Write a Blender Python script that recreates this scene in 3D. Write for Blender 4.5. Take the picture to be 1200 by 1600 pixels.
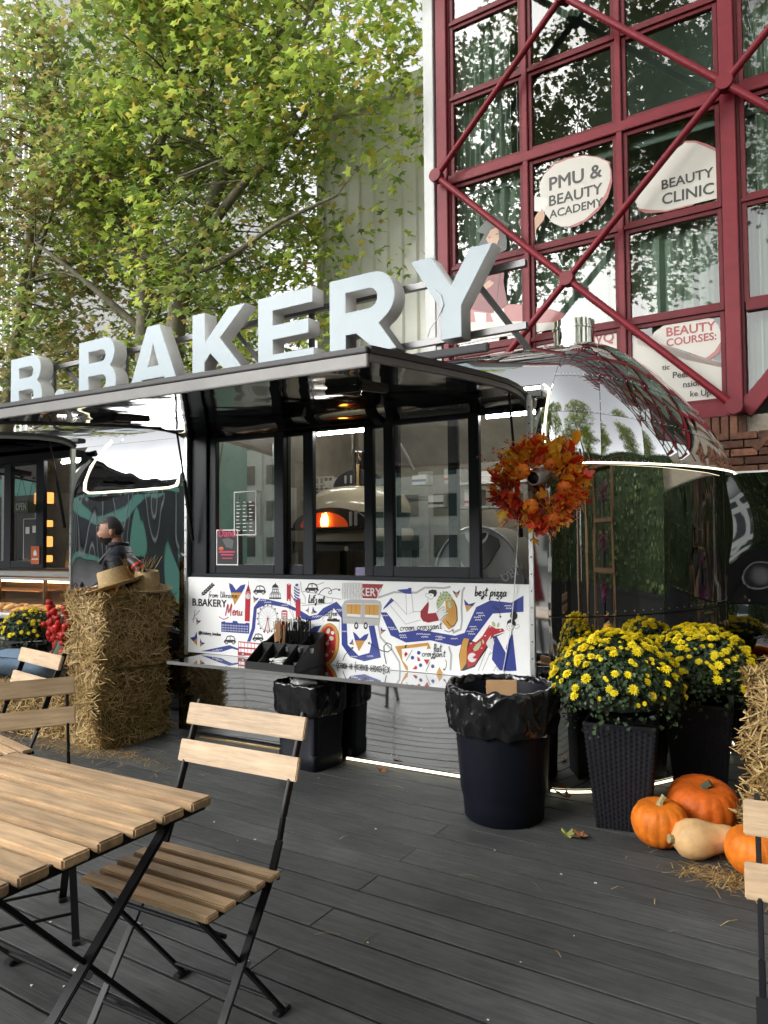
import bpy, bmesh, math, random
from mathutils import Vector as V, Matrix

for _o in list(bpy.data.objects):
    bpy.data.objects.remove(_o)
SC = bpy.context.scene
COL = SC.collection
RND = random.Random(11)
PI = math.pi

# ------------------------------------------------------------------ camera
CAM_F = 1149.0
HEAD, PITCH, ROLL, CAM_H = math.radians(119.15), math.radians(2.23), math.radians(-0.49), 1.45
_fw = V((math.cos(HEAD), math.sin(HEAD), 0)); _rt = V((math.sin(HEAD), -math.cos(HEAD), 0)); _up = V((0, 0, 1))
_f = _fw * math.cos(PITCH) + _up * math.sin(PITCH)
_u = _up * math.cos(PITCH) - _fw * math.sin(PITCH)
_r = _rt * math.cos(ROLL) + _u * math.sin(ROLL)
_u2 = _u * math.cos(ROLL) - _rt * math.sin(ROLL)
cd = bpy.data.cameras.new('camera')
cam = bpy.data.objects.new('camera', cd)
COL.objects.link(cam)
cam.matrix_world = Matrix(((_r.x, _u2.x, -_f.x, 0), (_r.y, _u2.y, -_f.y, 0), (_r.z, _u2.z, -_f.z, CAM_H), (0, 0, 0, 1)))
cd.sensor_fit = 'AUTO'
cd.sensor_width = 36.0
cd.lens = CAM_F / 1600.0 * 36.0
cd.clip_start = 0.05
cd.clip_end = 2000
SC.camera = cam

# ------------------------------------------------------------------ sky and sun (soft, overcast afternoon)
SUN_EL, SUN_ROT = math.radians(27), math.radians(215)
W = bpy.data.worlds.new('World')
SC.world = W
W.use_nodes = True
nt = W.node_tree
bg = nt.nodes['Background']
sky = nt.nodes.new('ShaderNodeTexSky')
sky.sky_type = 'NISHITA'
sky.sun_disc = False
sky.sun_elevation = SUN_EL
sky.sun_rotation = SUN_ROT
sky.air_density = 1.0
sky.dust_density = 3.0
sky.ozone_density = 1.0
hs = nt.nodes.new('ShaderNodeHueSaturation')
hs.inputs['Saturation'].default_value = 0.07
nt.links.new(sky.outputs[0], hs.inputs['Color'])
nt.links.new(hs.outputs[0], bg.inputs['Color'])
bg.inputs['Strength'].default_value = 0.15
sl = bpy.data.lights.new('sun', 'SUN')
sl.energy = 0.62
sl.angle = math.radians(40)
sl.color = (1.0, 0.96, 0.9)
sun = bpy.data.objects.new('sun', sl)
COL.objects.link(sun)
# Nishita: rotation 0 puts the sun on +Y, growing clockwise seen from above
_sd = V((math.sin(SUN_ROT) * math.cos(SUN_EL), math.cos(SUN_ROT) * math.cos(SUN_EL), math.sin(SUN_EL)))
sun.rotation_euler = (-_sd).to_track_quat('-Z', 'Y').to_euler()
SC.view_settings.view_transform = 'Standard'
SC.view_settings.look = 'None'
SC.view_settings.exposure = 1.5
SC.view_settings.gamma = 1.0
SC.view_settings.use_curve_mapping = False
SC.cycles.max_bounces = 8
SC.cycles.transparent_max_bounces = 12
SC.cycles.caustics_reflective = False
SC.cycles.caustics_refractive = False

# ------------------------------------------------------------------ materials
def _n(nt, t, **kw):
    n = nt.nodes.new(t)
    for k, v in kw.items():
        setattr(n, k, v)
    return n

def mat(name, col, rough=.5, metal=0., var=0., vscale=4., stretch=(1, 1, 1), bump=0., bscale=40., bstretch=(1, 1, 1), spec=.5,
        col2=None, island=None, objvar=0., stain=0., emit=0., coat=0., trans=0., rvar=0., detail=4., bdist=.01, bdet=3.):
    m = bpy.data.materials.new(name)
    m.use_nodes = True
    nt = m.node_tree
    b = nt.nodes['Principled BSDF']
    b.inputs['Roughness'].default_value = rough
    b.inputs['Metallic'].default_value = metal
    b.inputs['Specular IOR Level'].default_value = spec
    b.inputs['Coat Weight'].default_value = coat
    c4 = (*col, 1)
    b.inputs['Base Color'].default_value = c4
    L = nt.links.new
    vec = None
    def vector():
        tc = _n(nt, 'ShaderNodeTexCoord'); oi = _n(nt, 'ShaderNodeObjectInfo')
        ad = _n(nt, 'ShaderNodeVectorMath', operation='MULTIPLY_ADD')
        ad.inputs[1].default_value = (1, 1, 1)
        sc = _n(nt, 'ShaderNodeMath', operation='MULTIPLY'); sc.inputs[1].default_value = 37.0
        L(oi.outputs['Random'], sc.inputs[0]); L(tc.outputs['Object'], ad.inputs[0]); L(sc.outputs[0], ad.inputs[2])
        return ad.outputs[0]
    col_out = None
    if island:
        g = _n(nt, 'ShaderNodeNewGeometry'); cr = _n(nt, 'ShaderNodeValToRGB')
        els = cr.color_ramp.elements
        while len(els) < len(island): els.new(.5)
        for i, c in enumerate(island):
            els[i].position = i / max(1, len(island) - 1); els[i].color = (*c, 1)
        L(g.outputs['Random Per Island'], cr.inputs[0]); col_out = cr.outputs[0]
    if var > 0 or col2 is not None:
        vec = vec or vector()
        mp = _n(nt, 'ShaderNodeMapping'); mp.inputs['Scale'].default_value = stretch; L(vec, mp.inputs[0])
        no = _n(nt, 'ShaderNodeTexNoise'); no.inputs['Scale'].default_value = vscale; no.inputs['Detail'].default_value = detail
        no.inputs['Roughness'].default_value = .65
        L(mp.outputs[0], no.inputs['Vector'])
        mr = _n(nt, 'ShaderNodeMapRange'); mr.inputs[1].default_value = .3; mr.inputs[2].default_value = .7
        L(no.outputs[0], mr.inputs[0])
        mx = _n(nt, 'ShaderNodeMix', data_type='RGBA')
        c2 = col2 if col2 is not None else tuple(max(0, c * (1 - var)) for c in col)
        c1 = col if col2 is not None else tuple(min(1, c * (1 + var)) for c in col)
        L(mr.outputs[0], mx.inputs[0])
        mx.inputs[6].default_value = (*c1, 1); mx.inputs[7].default_value = (*c2, 1)
        if col_out is not None:
            m2 = _n(nt, 'ShaderNodeMix', data_type='RGBA', blend_type='MULTIPLY'); m2.inputs[0].default_value = 1
            L(col_out, m2.inputs[6]); L(mx.outputs[2], m2.inputs[7]); col_out = m2.outputs[2]
        else: col_out = mx.outputs[2]
        if rvar:
            mr2 = _n(nt, 'ShaderNodeMapRange'); mr2.inputs[3].default_value = rough - rvar; mr2.inputs[4].default_value = rough + rvar
            L(no.outputs[0], mr2.inputs[0]); L(mr2.outputs[0], b.inputs['Roughness'])
    if stain > 0:      # broad scuffs and dull patches
        vec = vec or vector()
        n2 = _n(nt, 'ShaderNodeTexNoise'); n2.inputs['Scale'].default_value = 2.3; n2.inputs['Detail'].default_value = 5; n2.inputs['Roughness'].default_value = .7
        L(vec, n2.inputs['Vector'])
        r2 = _n(nt, 'ShaderNodeMapRange'); r2.inputs[1].default_value = .35; r2.inputs[2].default_value = .68; r2.inputs[3].default_value = 1 - stain; r2.inputs[4].default_value = 1 + stain
        L(n2.outputs[0], r2.inputs[0])
        s2 = _n(nt, 'ShaderNodeVectorMath', operation='SCALE')
        if col_out is not None: L(col_out, s2.inputs[0])
        else: s2.inputs[0].default_value = col
        L(r2.outputs[0], s2.inputs['Scale']); col_out = s2.outputs[0]
    if objvar > 0:
        oi = _n(nt, 'ShaderNodeObjectInfo'); mr = _n(nt, 'ShaderNodeMapRange')
        mr.inputs[3].default_value = 1 - objvar; mr.inputs[4].default_value = 1 + objvar
        L(oi.outputs['Random'], mr.inputs[0])
        m2 = _n(nt, 'ShaderNodeVectorMath', operation='SCALE')
        if col_out is not None: L(col_out, m2.inputs[0])
        else: m2.inputs[0].default_value = col
        L(mr.outputs[0], m2.inputs['Scale']); col_out = m2.outputs[0]
    if col_out is not None: L(col_out, b.inputs['Base Color'])
    if bump > 0:
        vec = vec or vector()
        mp = _n(nt, 'ShaderNodeMapping'); mp.inputs['Scale'].default_value = bstretch; L(vec, mp.inputs[0])
        no = _n(nt, 'ShaderNodeTexNoise'); no.inputs['Scale'].default_value = bscale; no.inputs['Detail'].default_value = bdet
        L(mp.outputs[0], no.inputs['Vector'])
        bp = _n(nt, 'ShaderNodeBump'); bp.inputs['Strength'].default_value = bump; bp.inputs['Distance'].default_value = bdist
        L(no.outputs[0], bp.inputs['Height']); L(bp.outputs[0], b.inputs['Normal'])
    if emit:
        b.inputs['Emission Color'].default_value = c4; b.inputs['Emission Strength'].default_value = emit
    if trans > 0:
        tr = _n(nt, 'ShaderNodeBsdfTranslucent'); ms = _n(nt, 'ShaderNodeMixShader'); ms.inputs[0].default_value = trans
        if col_out is not None: L(col_out, tr.inputs[0])
        else: tr.inputs[0].default_value = c4
        out = nt.nodes['Material Output']
        L(b.outputs[0], ms.inputs[1]); L(tr.outputs[0], ms.inputs[2]); L(ms.outputs[0], out.inputs[0])
    return m

def glass_mat(name, tint, refl=1.0, rough=0.0, wob=0.0):
    m = bpy.data.materials.new(name); m.use_nodes = True
    nt = m.node_tree; nt.nodes.clear(); L = nt.links.new
    out = _n(nt, 'ShaderNodeOutputMaterial'); mx = _n(nt, 'ShaderNodeMixShader')
    tr = _n(nt, 'ShaderNodeBsdfTransparent'); tr.inputs[0].default_value = (*tint, 1)
    gl = _n(nt, 'ShaderNodeBsdfGlossy'); gl.inputs['Roughness'].default_value = rough; gl.inputs[0].default_value = (1, 1, 1, 1)
    fr = _n(nt, 'ShaderNodeFresnel'); fr.inputs[0].default_value = 1.5
    mu = _n(nt, 'ShaderNodeMath', operation='MULTIPLY'); mu.inputs[1].default_value = refl; mu.use_clamp = True
    L(fr.outputs[0], mu.inputs[0]); L(mu.outputs[0], mx.inputs[0]); L(tr.outputs[0], mx.inputs[1]); L(gl.outputs[0], mx.inputs[2])
    L(mx.outputs[0], out.inputs[0])
    if wob:
        tc = _n(nt, 'ShaderNodeTexCoord'); no = _n(nt, 'ShaderNodeTexNoise'); no.inputs['Scale'].default_value = 1.6
        bp = _n(nt, 'ShaderNodeBump'); bp.inputs['Strength'].default_value = wob; bp.inputs['Distance'].default_value = .02
        L(tc.outputs['Object'], no.inputs['Vector']); L(no.outputs[0], bp.inputs['Height']); L(bp.outputs[0], gl.inputs['Normal']); L(bp.outputs[0], fr.inputs['Normal'])
    return m

M = {}
M['deck'] = mat('deck_board', (.076, .079, .079), .60, stain=.22, var=.24, vscale=7, stretch=(.7, 9, 9), bump=.22, bscale=60, bstretch=(.14, 3, 3), objvar=.14, rvar=.10, spec=.16)
M['deck_under'] = mat('deck_shadow_gap', (.01, .01, .01), .9)
M['mirror'] = mat('polished_steel', (.54, .55, .55), .04, 1., bump=.08, bscale=2.2, bdist=.03, bdet=.6)
M['mirror_streak'] = mat('polished_steel_streaked', (.70, .70, .66), .03, 1., bump=.05, bscale=4, bstretch=(7, 7, .35), bdist=.012, bdet=1.)
M['mirror_side'] = mat('polished_steel_rippled', (.50, .51, .52), .03, 1., bump=.42, bscale=2.6, bstretch=(1.5, 1, .55), bdist=.05, bdet=0.)
M['steel'] = mat('brushed_steel', (.46, .46, .44), .30, .55, bump=.1, bscale=60, bstretch=(1, 1, .1))
M['dark_steel'] = mat('dark_steel', (.13, .125, .117), .05, 1., bump=.22, bscale=3, bstretch=(1.4, .8, 1), bdist=.03, bdet=.5)
M['alu'] = mat('aluminium_trim', (.55, .56, .55), .38, 1., var=.12)
M['rivet'] = mat('rivet_metal', (.38, .38, .37), .35, 1.)
M['frame'] = mat('anthracite_frame', (.009, .012, .016), .42, spec=.3)
M['black'] = mat('black_rubber', (.008, .008, .009), .5)
M['black_metal'] = mat('black_powder_coat', (.006, .006, .008), .42, var=.3, spec=.22)
M['edge_alu'] = mat('dull_aluminium_edge', (.15, .147, .142), .5, .4, var=.15)
M['mum_core'] = mat('mum_shadow_core', (.006, .010, .005), .9)  # near-black filler: shade between the leaves put into its colour
M['grey_metal'] = mat('worn_grey_metal', (.12, .12, .12), .35, .6)
M['board'] = mat('white_vinyl_board', (.84, .85, .85), .32, var=.04, vscale=2)
M['liner'] = mat('interior_liner', (.34, .315, .265), .4, .2, var=.2)
M['interior_dark'] = mat('interior_dark', (.02, .02, .02), .5)
M['led'] = mat('led_tube', (1, .97, .9), .5, emit=16)
M['neon'] = mat('neon_tube', (1, .90, .62), .5, emit=1.1)
M['warm_led'] = mat('warm_led', (1, .62, .25), .5, emit=11)
M['case_glass'] = glass_mat('pastry_case_glass', (.93, .93, .92), 1.3)
M['case_wood'] = mat('warm_case_lining', (.42, .20, .07), .5)
M['sign'] = mat('sign_acrylic', (.30, .365, .40), .28, var=.06, vscale=1.2, spec=.3)
M['sign_side'] = mat('sign_return', (.72, .72, .71), .45, var=.06)
M['glass'] = glass_mat('serving_window_glass', (.84, .86, .85), 6.0)
M['fac_glass'] = glass_mat('facade_glass', (.84, .93, .88), 1.35, 0.0, .04)
M['red_paint'] = mat('red_painted_steel', (.172, .011, .019), .42, var=.14, vscale=6, spec=.25)
M['red_dark'] = mat('red_painted_frame', (.122, .009, .014), .45, var=.12, vscale=6, spec=.22)
M['curtain'] = mat('pale_green_curtain', (.44, .51, .43), .9, var=.16, stretch=(8, 8, .3), vscale=3, trans=.3)
M['room'] = mat('dim_room', (.26, .31, .28), .9)
M['corr'] = mat('corrugated_cladding', (.66, .66, .60), .55, var=.07, vscale=2)
M['white_trim'] = mat('white_trim', (.5, .51, .5), .5, var=.05)
M['brick'] = mat('brown_brick', (.17, .075, .045), .85, var=.45, vscale=18, bump=.5, bscale=60, objvar=.55)
M['mortar'] = mat('mortar', (.30, .26, .21), .9, var=.2, vscale=30)
M['wood'] = mat('acacia_slat', (.47, .315, .18), .5, stain=.16, var=.42, vscale=3.2, stretch=(1.2, 14, 14), objvar=.3, bump=.15, bscale=60, bstretch=(.2, 4, 4), detail=6)
M['wood_light'] = mat('pale_acacia_slat', (.50, .355, .22), .5, stain=.1, var=.26, vscale=5, stretch=(1.2, 14, 14), objvar=.1, bump=.12, bscale=60, bstretch=(.2, 4, 4), detail=6)
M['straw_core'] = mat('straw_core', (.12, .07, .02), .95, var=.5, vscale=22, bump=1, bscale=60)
M['straw'] = mat('straw', (.5, .36, .15), .7, island=[(.14, .08, .022), (.29, .18, .055), (.41, .27, .095), (.56, .42, .20)])
M['pumpkin'] = mat('orange_pumpkin', (.74, .185, .014), .55, stain=.14, var=.3, vscale=9, bump=.3, bscale=45, spec=.3)
M['pumpkin_deep'] = mat('deep_orange_pumpkin', (.62, .12, .010), .55, stain=.16, var=.34, vscale=8, bump=.3, bscale=45, spec=.3)
M['pumpkin_yellow'] = mat('yellow_pumpkin', (.80, .36, .03), .4, var=.2, vscale=4)
M['butternut'] = mat('butternut_skin', (.66, .41, .19), .55, stain=.1, var=.2, vscale=10, bump=.15, bscale=50, spec=.3)
M['stalk'] = mat('pumpkin_stalk', (.33, .27, .13), .8, var=.3, vscale=30)
M['stalk_dark'] = mat('dark_stalk', (.06, .065, .035), .8, var=.3, vscale=30)
M['leaf'] = mat('plane_leaf', (.1, .14, .03), .5, island=[(.11, .17, .055), (.19, .27, .07), (.28, .37, .09), (.37, .46, .11), (.48, .54, .17), (.42, .32, .12)], trans=.5)
M['leaf_bright'] = mat('bright_plane_leaf', (.1, .14, .03), .45, island=[(.13, .20, .05), (.23, .33, .065), (.34, .46, .08), (.45, .57, .10), (.56, .64, .13), (.54, .40, .09)], trans=.55)
M['leaf_brown'] = mat('browning_leaf', (.1, .14, .03), .6, island=[(.11, .15, .045), (.20, .24, .07), (.30, .24, .085), (.40, .29, .11), (.23, .27, .085)], trans=.4)
M['bark'] = mat('plane_bark', (.20, .18, .125), .85, col2=(.075, .065, .045), vscale=4, stretch=(2.2, 2.2, 1), bump=.6, bscale=14)
M['mum_leaf'] = mat('mum_foliage', (.025, .05, .018), .55, island=[(.008, .02, .008), (.02, .045, .016), (.045, .085, .03), (.07, .11, .04)], trans=.15)
M['mum'] = mat('yellow_mum_petal', (.90, .70, .012), .5, var=.25, vscale=25, objvar=.16, trans=.15)
M['mum_c'] = mat('mum_centre', (.62, .40, .01), .6)
M['hedge'] = mat('dark_hedge', (.03, .05, .02), .6, island=[(.04, .065, .025), (.09, .14, .05), (.15, .21, .08), (.22, .26, .12)], trans=.15)
M['hedge_core'] = mat('hedge_core', (.03, .05, .02), .9)
M['wicker'] = mat('black_wicker', (.008, .008, .011), .5, spec=.25, objvar=.1)
M['bin'] = mat('navy_black_plastic', (.004, .005, .010), .5, spec=.22, var=.2, vscale=8, bump=.1, bscale=30)
M['bag'] = mat('black_bin_liner', (.009, .009, .010), .16, bump=.25, bscale=22, bdist=.02, bdet=2.)
M['cardboard'] = mat('cardboard', (.50, .30, .15), .8, var=.1)
M['paper'] = mat('white_paper', (.7, .7, .68), .8)
M['skin'] = mat('skin', (.36, .185, .12), .5, var=.08)
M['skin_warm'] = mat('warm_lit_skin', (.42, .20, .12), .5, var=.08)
M['hair'] = mat('dark_hair', (.012, .010, .009), .6, bump=.4, bscale=150)
M['jacket'] = mat('navy_puffer', (.008, .009, .014), .6, spec=.25, bump=.9, bscale=9, bstretch=(.4, .4, 2.4), bdist=.03)
M['hat'] = mat('woven_straw_hat', (.46, .33, .16), .75, var=.3, vscale=60, stretch=(1, 1, 4), bump=.7, bscale=90, bstretch=(1, 1, 3))
M['denim'] = mat('blue_cushion_cloth', (.115, .17, .24), .9, var=.15, vscale=8, bump=.3, bscale=12)
M['olive'] = mat('olive_cushion_cloth', (.07, .075, .05), .9, var=.15, vscale=8, bump=.3, bscale=12)
M['physalis'] = mat('red_lantern_pod', (.48, .018, .014), .5, var=.35, vscale=18, objvar=.25, trans=.25)
M['stem'] = mat('dry_stem', (.22, .15, .07), .8)
M['maple_red'] = mat('red_maple_leaf', (.66, .045, .012), .5, var=.45, vscale=16, trans=.3)
M['maple_orange'] = mat('orange_maple_leaf', (.90, .31, .015), .5, var=.35, vscale=16, trans=.3)
M['maple_yellow'] = mat('yellow_maple_leaf', (.86, .46, .04), .5, var=.35, vscale=16, trans=.3)
M['maple_dark'] = mat('crimson_leaf', (.16, .012, .012), .5, var=.4, vscale=16, trans=.2)
M['berry'] = mat('berries', (.4, .03, .02), .3, island=[(.30, .02, .015), (.5, .06, .02), (.16, .04, .02)])
M['brush'] = mat('seed_heads', (.3, .2, .1), .8, island=[(.16, .09, .05), (.42, .27, .14), (.30, .06, .03), (.62, .17, .05)])
M['flower_red'] = mat('orange_red_florets', (.8, .1, .02), .5, island=[(.80, .05, .03), (.85, .12, .03), (.85, .25, .03), (.88, .42, .06)])
M['cctv'] = mat('cctv_shell', (.5, .48, .45), .3, var=.05)
M['lens'] = mat('dark_lens', (.004, .004, .005), .08)
M['dry_leaf'] = mat('dry_brown_leaf', (.23, .095, .04), .7, var=.35, vscale=18)
M['green_leaf'] = mat('fallen_green_leaf', (.23, .25, .06), .6, var=.3, vscale=18)
M['oven_cream'] = mat('cream_oven_shell', (.62, .55, .40), .18, coat=.5)
M['flame'] = mat('flame', (1, .42, .05), .5, emit=9)
M['ember'] = mat('glowing_oven_floor', (.45, .05, .006), .6, emit=.16)
M['crate'] = mat('white_crate', (.55, .54, .5), .6)
M['orange_lit'] = mat('painted_box_lamplight', (1, .42, .10), .6, emit=.5)  # orange lamplight on the shelf boxes, put in as emission
M['green_sign'] = mat('green_sign_board', (.055, .09, .04), .5)
M['orange_card'] = mat('orange_card', (.50, .10, .02), .6)
M['pastry'] = mat('glazed_pastry', (.62, .24, .06), .3, island=[(.42, .12, .025), (.66, .26, .06), (.78, .42, .14), (.55, .16, .05)])
M['timber'] = mat('weathered_timber', (.12, .065, .03), .8, var=.4, vscale=4, stretch=(8, 8, .6))
M['planter_black'] = mat('black_planter', (.015, .016, .017), .6)
M['heather'] = mat('purple_heather', (.2, .03, .12), .7, island=[(.16, .02, .10), (.26, .04, .16), (.08, .06, .03)])
M['teal'] = mat('teal_cladding', (.20, .52, .42), .4)
M['dark_glazing'] = mat('dark_glazing', (.03, .04, .045), .3)
M['stone'] = mat('pale_stone', (.72, .71, .68), .7, var=.12)
M['ground'] = mat('grey_paving', (.16, .155, .15), .8, var=.25, vscale=1.5)
M['red_plastic'] = mat('red_parasol_cloth', (.38, .012, .02), .6)
M['litter'] = mat('pale_litter', (.6, .6, .5), .8)
M['poster_dark'] = mat('poster_dark', (.02, .018, .02), .4)
M['poster_pink'] = mat('poster_pink', (.5, .03, .10), .5)
M['blue_tub'] = mat('blue_tub', (.04, .12, .28), .4)
M['purple_box'] = mat('lilac_card', (.24, .22, .36), .6)
M['bronze_trim'] = mat('bronze_trim', (.42, .28, .12), .3, .8)
for _k, _c in dict(blue=(.028, .045, .235), ochre=(.52, .27, .055), red=(.42, .018, .03), ink=(.012, .012, .014), grey=(.30, .30, .30), lightgrey=(.42, .42, .41),
                   white=(.68, .69, .68), green=(.40, .47, .27), darkgreen=(.07, .13, .06), darkred=(.26, .016, .024), darkochre=(.36, .15, .03), cream=(.52, .55, .36)).items():
    M['p_' + _k] = mat('print_' + _k, _c, .35)
for _k, _c in dict(cream=(.50, .475, .42), pink=(.36, .12, .11), palepink=(.42, .29, .25), jacket=(.16, .016, .02), skin=(.42, .25, .15), leg=(.58, .57, .52), hair=(.025, .024, .022), cap=(.03, .04, .03), redtext=(.30, .02, .03)).items():
    M['s_' + _k] = mat('sticker_' + _k, _c, .35)

# ------------------------------------------------------------------ mesh helpers
class MB:
    def __init__(s):
        s.v = []; s.f = []; s.mi = []
    def add(s, vs, fs, mi=0):
        o = len(s.v)
        s.v += [tuple(v) for v in vs]
        s.f += [tuple(i + o for i in f) for f in fs]
        s.mi += [mi] * len(fs)
        return s
    def box(s, x0, x1, y0, y1, z0, z1, mi=0):
        return s.add([(x0, y0, z0), (x1, y0, z0), (x1, y1, z0), (x0, y1, z0), (x0, y0, z1), (x1, y0, z1), (x1, y1, z1), (x0, y1, z1)],
                     [(0, 3, 2, 1), (4, 5, 6, 7), (0, 1, 5, 4), (1, 2, 6, 5), (2, 3, 7, 6), (3, 0, 4, 7)], mi)
    def bar(s, p0, p1, w, h, up=(0, 0, 1), mi=0):
        p0, p1 = V(p0), V(p1); d = (p1 - p0).normalized(); up = V(up)
        if abs(d.dot(up)) > .98: up = V((1, 0, 0))
        a = d.cross(up).normalized() * (w / 2); b = a.cross(d).normalized() * (h / 2)
        vs = [p + q for p in (p0, p1) for q in (-a - b, a - b, a + b, -a + b)]
        return s.add(vs, [(0, 1, 2, 3), (7, 6, 5, 4), (0, 4, 5, 1), (1, 5, 6, 2), (2, 6, 7, 3), (3, 7, 4, 0)], mi)
    def tube(s, pts, r, n=8, caps=True, mi=0):
        pts = [V(p) for p in pts]; k = len(pts)
        rs = r if isinstance(r, (list, tuple)) else [r] * k
        up = None; vs = []
        for i, p in enumerate(pts):
            t = (pts[min(i + 1, k - 1)] - pts[max(i - 1, 0)])
            t = t.normalized() if t.length > 1e-9 else V((0, 0, 1))
            if up is None:
                up = V((0, 0, 1)) if abs(t.z) < .9 else V((1, 0, 0))
            a = t.cross(up)
            a = a.normalized() if a.length > 1e-6 else V((1, 0, 0))
            b = a.cross(t).normalized(); up = b
            for j in range(n):
                an = 2 * PI * j / n
                vs.append(p + (a * math.cos(an) + b * math.sin(an)) * rs[i])
        fs = []
        for i in range(k - 1):
            for j in range(n):
                fs.append((i * n + j, i * n + (j + 1) % n, (i + 1) * n + (j + 1) % n, (i + 1) * n + j))
        if caps:
            fs.append(tuple(range(n - 1, -1, -1))); fs.append(tuple((k - 1) * n + j for j in range(n)))
        return s.add(vs, fs, mi)
    def cyl(s, p0, p1, r0, r1=None, n=16, mi=0):
        return s.tube([p0, p1], [r0, r0 if r1 is None else r1], n, True, mi)
    def lathe(s, prof, n=24, c=(0, 0, 0), mi=0, axis='Z', rad=None):
        vs = []; k = len(prof)
        for (r, z) in prof:
            for j in range(n):
                a = 2 * PI * j / n
                rr = r * (rad(a, z) if rad else 1)
                x, y = rr * math.cos(a), rr * math.sin(a)
                if axis == 'Z': p = (c[0] + x, c[1] + y, c[2] + z)
                else: p = (c[0] + x, c[1] - z, c[2] + y)
                vs.append(p)
        fs = [(i * n + j, i * n + (j + 1) % n, (i + 1) * n + (j + 1) % n, (i + 1) * n + j) for i in range(k - 1) for j in range(n)]
        if axis != 'Z': fs = [f[::-1] for f in fs]; fs = [f[::-1] for f in fs]
        return s.add(vs, fs, mi)
    def grid(s, fn, nu, nv, mi=0, flip=False):
        vs = [fn(i / nu, j / nv) for j in range(nv + 1) for i in range(nu + 1)]
        fs = []
        for j in range(nv):
            for i in range(nu):
                a = j * (nu + 1) + i
                q = (a, a + 1, a + nu + 2, a + nu + 1)
                fs.append(q[::-1] if flip else q)
        return s.add(vs, fs, mi)
    def prism(s, pts, fn0, fn1, mi=0):
        """closed outline pts; fn0 and fn1 map each 2-D point to the two faces"""
        k = len(pts)
        vs = [fn0(*p) for p in pts] + [fn1(*p) for p in pts]
        fs = [tuple(range(k)), tuple(range(2 * k - 1, k - 1, -1))] + [(i, i + k, (i + 1) % k + k, (i + 1) % k) for i in range(k)]
        return s.add(vs, fs, mi)
    def sphere(s, c, r, n=10, m=6, mi=0, sq=(1, 1, 1)):
        prof = [(max(1e-4, math.sin(PI * i / m)), -math.cos(PI * i / m)) for i in range(m + 1)]
        vs = []
        for (rr, z) in prof:
            for j in range(n):
                a = 2 * PI * j / n
                vs.append((c[0] + r * sq[0] * rr * math.cos(a), c[1] + r * sq[1] * rr * math.sin(a), c[2] + r * sq[2] * z))
        fs = [(i * n + j, i * n + (j + 1) % n, (i + 1) * n + (j + 1) % n, (i + 1) * n + j) for i in range(m) for j in range(n)]
        return s.add(vs, fs, mi)
    def mesh(s, name, mats, smooth=True, bevel=0, sharp=38, fix=True):
        me = bpy.data.meshes.new(name)
        me.from_pydata(s.v, [], s.f)
        if not isinstance(mats, (list, tuple)): mats = [mats]
        for m in mats: me.materials.append(M[m] if isinstance(m, str) else m)
        if len(mats) > 1: me.polygons.foreach_set('material_index', s.mi)
        if bevel or fix:
            bm = bmesh.new(); bm.from_mesh(me)
            if fix: bmesh.ops.recalc_face_normals(bm, faces=bm.faces)
            if bevel: bmesh.ops.bevel(bm, geom=[e for e in bm.edges if e.calc_face_angle(0) > .5], offset=bevel, segments=2, affect='EDGES', clamp_overlap=True)
            bm.to_mesh(me); bm.free()
        if smooth:
            me.polygons.foreach_set('use_smooth', [True] * len(me.polygons))
            me.set_sharp_from_angle(angle=math.radians(sharp))
        me.update()
        return me
    def build(s, name, mats, parent=None, world=True, **kw):
        """parent given and world=True: coordinates are world ones, shifted into the parent's frame"""
        if parent is not None and world:
            inv = frame(parent).inverted()
            s.v = [tuple(inv @ V(v)) for v in s.v]
        return link(name, s.mesh(name, mats, **kw), parent)

def frame(o):
    m = Matrix.Translation(o.location) @ o.rotation_euler.to_matrix().to_4x4()
    return frame(o.parent) @ m if o.parent else m

def link(name, me, parent=None, loc=None, rot=None, scale=None):
    o = bpy.data.objects.new(name, me)
    COL.objects.link(o)
    if parent is not None: o.parent = parent
    if loc is not None: o.location = loc
    if rot is not None: o.rotation_euler = rot
    if scale is not None: o.scale = scale
    return o

def tag(o, label=None, cat=None, group=None, kind=None):
    if label: o['label'] = label
    if cat: o['category'] = cat
    if group: o['group'] = group
    if kind: o['kind'] = kind
    return o

def thing(name, label, cat, loc=(0, 0, 0), rz=0., group=None):
    o = bpy.data.objects.new(name, None)
    COL.objects.link(o)
    o.location = loc; o.rotation_euler = (0, 0, rz); o.empty_display_size = .1
    return tag(o, label, cat, group)

def copy_tree(o, parent=None, top=True):
    c = o.copy(); COL.objects.link(c)
    if parent is not None: c.parent = parent
    for ch in [x for x in bpy.data.objects if x.parent == o]: copy_tree(ch, c, False)
    return c

def curve_mesh(name, splines, depth, mats, bevel=0.):
    """filled 2-D outlines (holes by even-odd) extruded both ways by depth/2, returned as a mesh"""
    cu = bpy.data.curves.new(name, 'CURVE'); cu.dimensions = '2D'; cu.fill_mode = 'BOTH'; cu.extrude = depth / 2
    cu.bevel_depth = bevel; cu.bevel_resolution = 1
    for pts in splines:
        sp = cu.splines.new('POLY'); sp.points.add(len(pts) - 1); sp.use_cyclic_u = True
        for i, p in enumerate(pts): sp.points[i].co = (p[0], p[1], 0, 1)
    ob = bpy.data.objects.new(name, cu); COL.objects.link(ob)
    dg = bpy.context.evaluated_depsgraph_get(); dg.update()
    me = bpy.data.meshes.new_from_object(ob.evaluated_get(dg))
    bpy.data.objects.remove(ob); bpy.data.curves.remove(cu)
    me.name = name; me.materials.clear()
    for m in (mats if isinstance(mats, (list, tuple)) else [mats]): me.materials.append(M[m])
    return me

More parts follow.
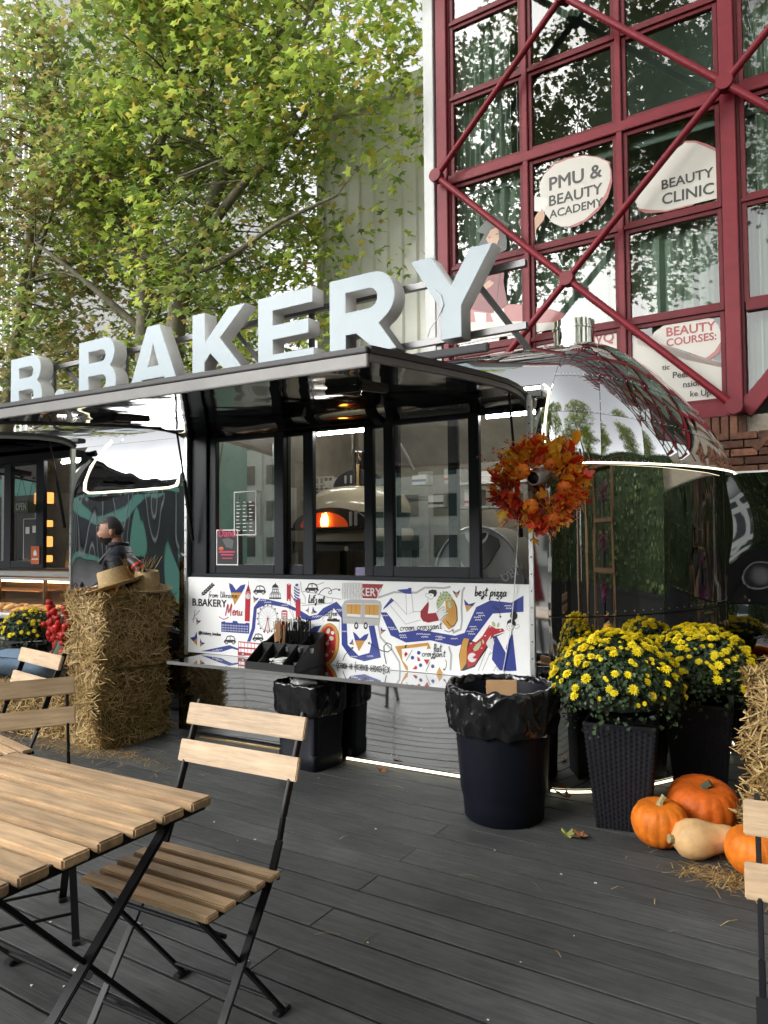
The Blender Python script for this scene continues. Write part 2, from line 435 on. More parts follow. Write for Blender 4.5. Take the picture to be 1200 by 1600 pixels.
def text_mesh(name, txt, m, bold=0., shear=0., extrude=.0006):
    cu = bpy.data.curves.new(name, 'FONT'); cu.body = txt; cu.size = 1; cu.offset = bold; cu.shear = shear; cu.extrude = extrude; cu.resolution_u = 3
    ob = bpy.data.objects.new(name, cu); COL.objects.link(ob)
    dg = bpy.context.evaluated_depsgraph_get(); dg.update()
    me = bpy.data.meshes.new_from_object(ob.evaluated_get(dg))
    bpy.data.objects.remove(ob); bpy.data.curves.remove(cu)
    me.name = name; me.materials.clear(); me.materials.append(M[m])
    xs = [v.co.x for v in me.vertices]; ys = [v.co.y for v in me.vertices]
    return me, (min(xs), max(xs), min(ys), max(ys))

def fit_text(name, txt, m, parent, p0, p1, place, bold=0., cap=None, off=0.):
    """lay the text from p0 to p1 (2-D, base line); place(u, v, off) maps 2-D to parent space; returns the object"""
    me, bb = text_mesh(name, txt, m, 0.)
    if bold:        # heavier strokes: two more copies of the glyphs set a hair to each side
        vs = [tuple(v.co) for v in me.vertices]; fs = [tuple(p.vertices) for p in me.polygons]; n = len(vs); V2, F2 = [], []
        for k, (dx, dz) in enumerate(((0, 0), (bold, .0004), (-bold, -.0004), (0, .0008), (0, -.0008))):
            dy = bold * (1 if k == 3 else -1 if k == 4 else 0)
            V2 += [(a + dx, b + dy, c + dz) for a, b, c in vs]; F2 += [tuple(i + n * k for i in f) for f in fs]
        me = bpy.data.meshes.new(name); me.from_pydata(V2, [], F2); me.materials.append(M[m])
    w = bb[1] - bb[0]; dx, dy = p1[0] - p0[0], p1[1] - p0[1]; ln = math.hypot(dx, dy); sx = ln / w
    sy = sx if cap is None else cap / .72
    cx, sn = dx / ln, dy / ln
    for v in me.vertices:
        a, b, e = (v.co.x - bb[0]) * sx, v.co.y * sy, v.co.z
        v.co = place(p0[0] + a * cx - b * sn, p0[1] + a * sn + b * cx, off - e)
    me.update()
    return link(name, me, parent)
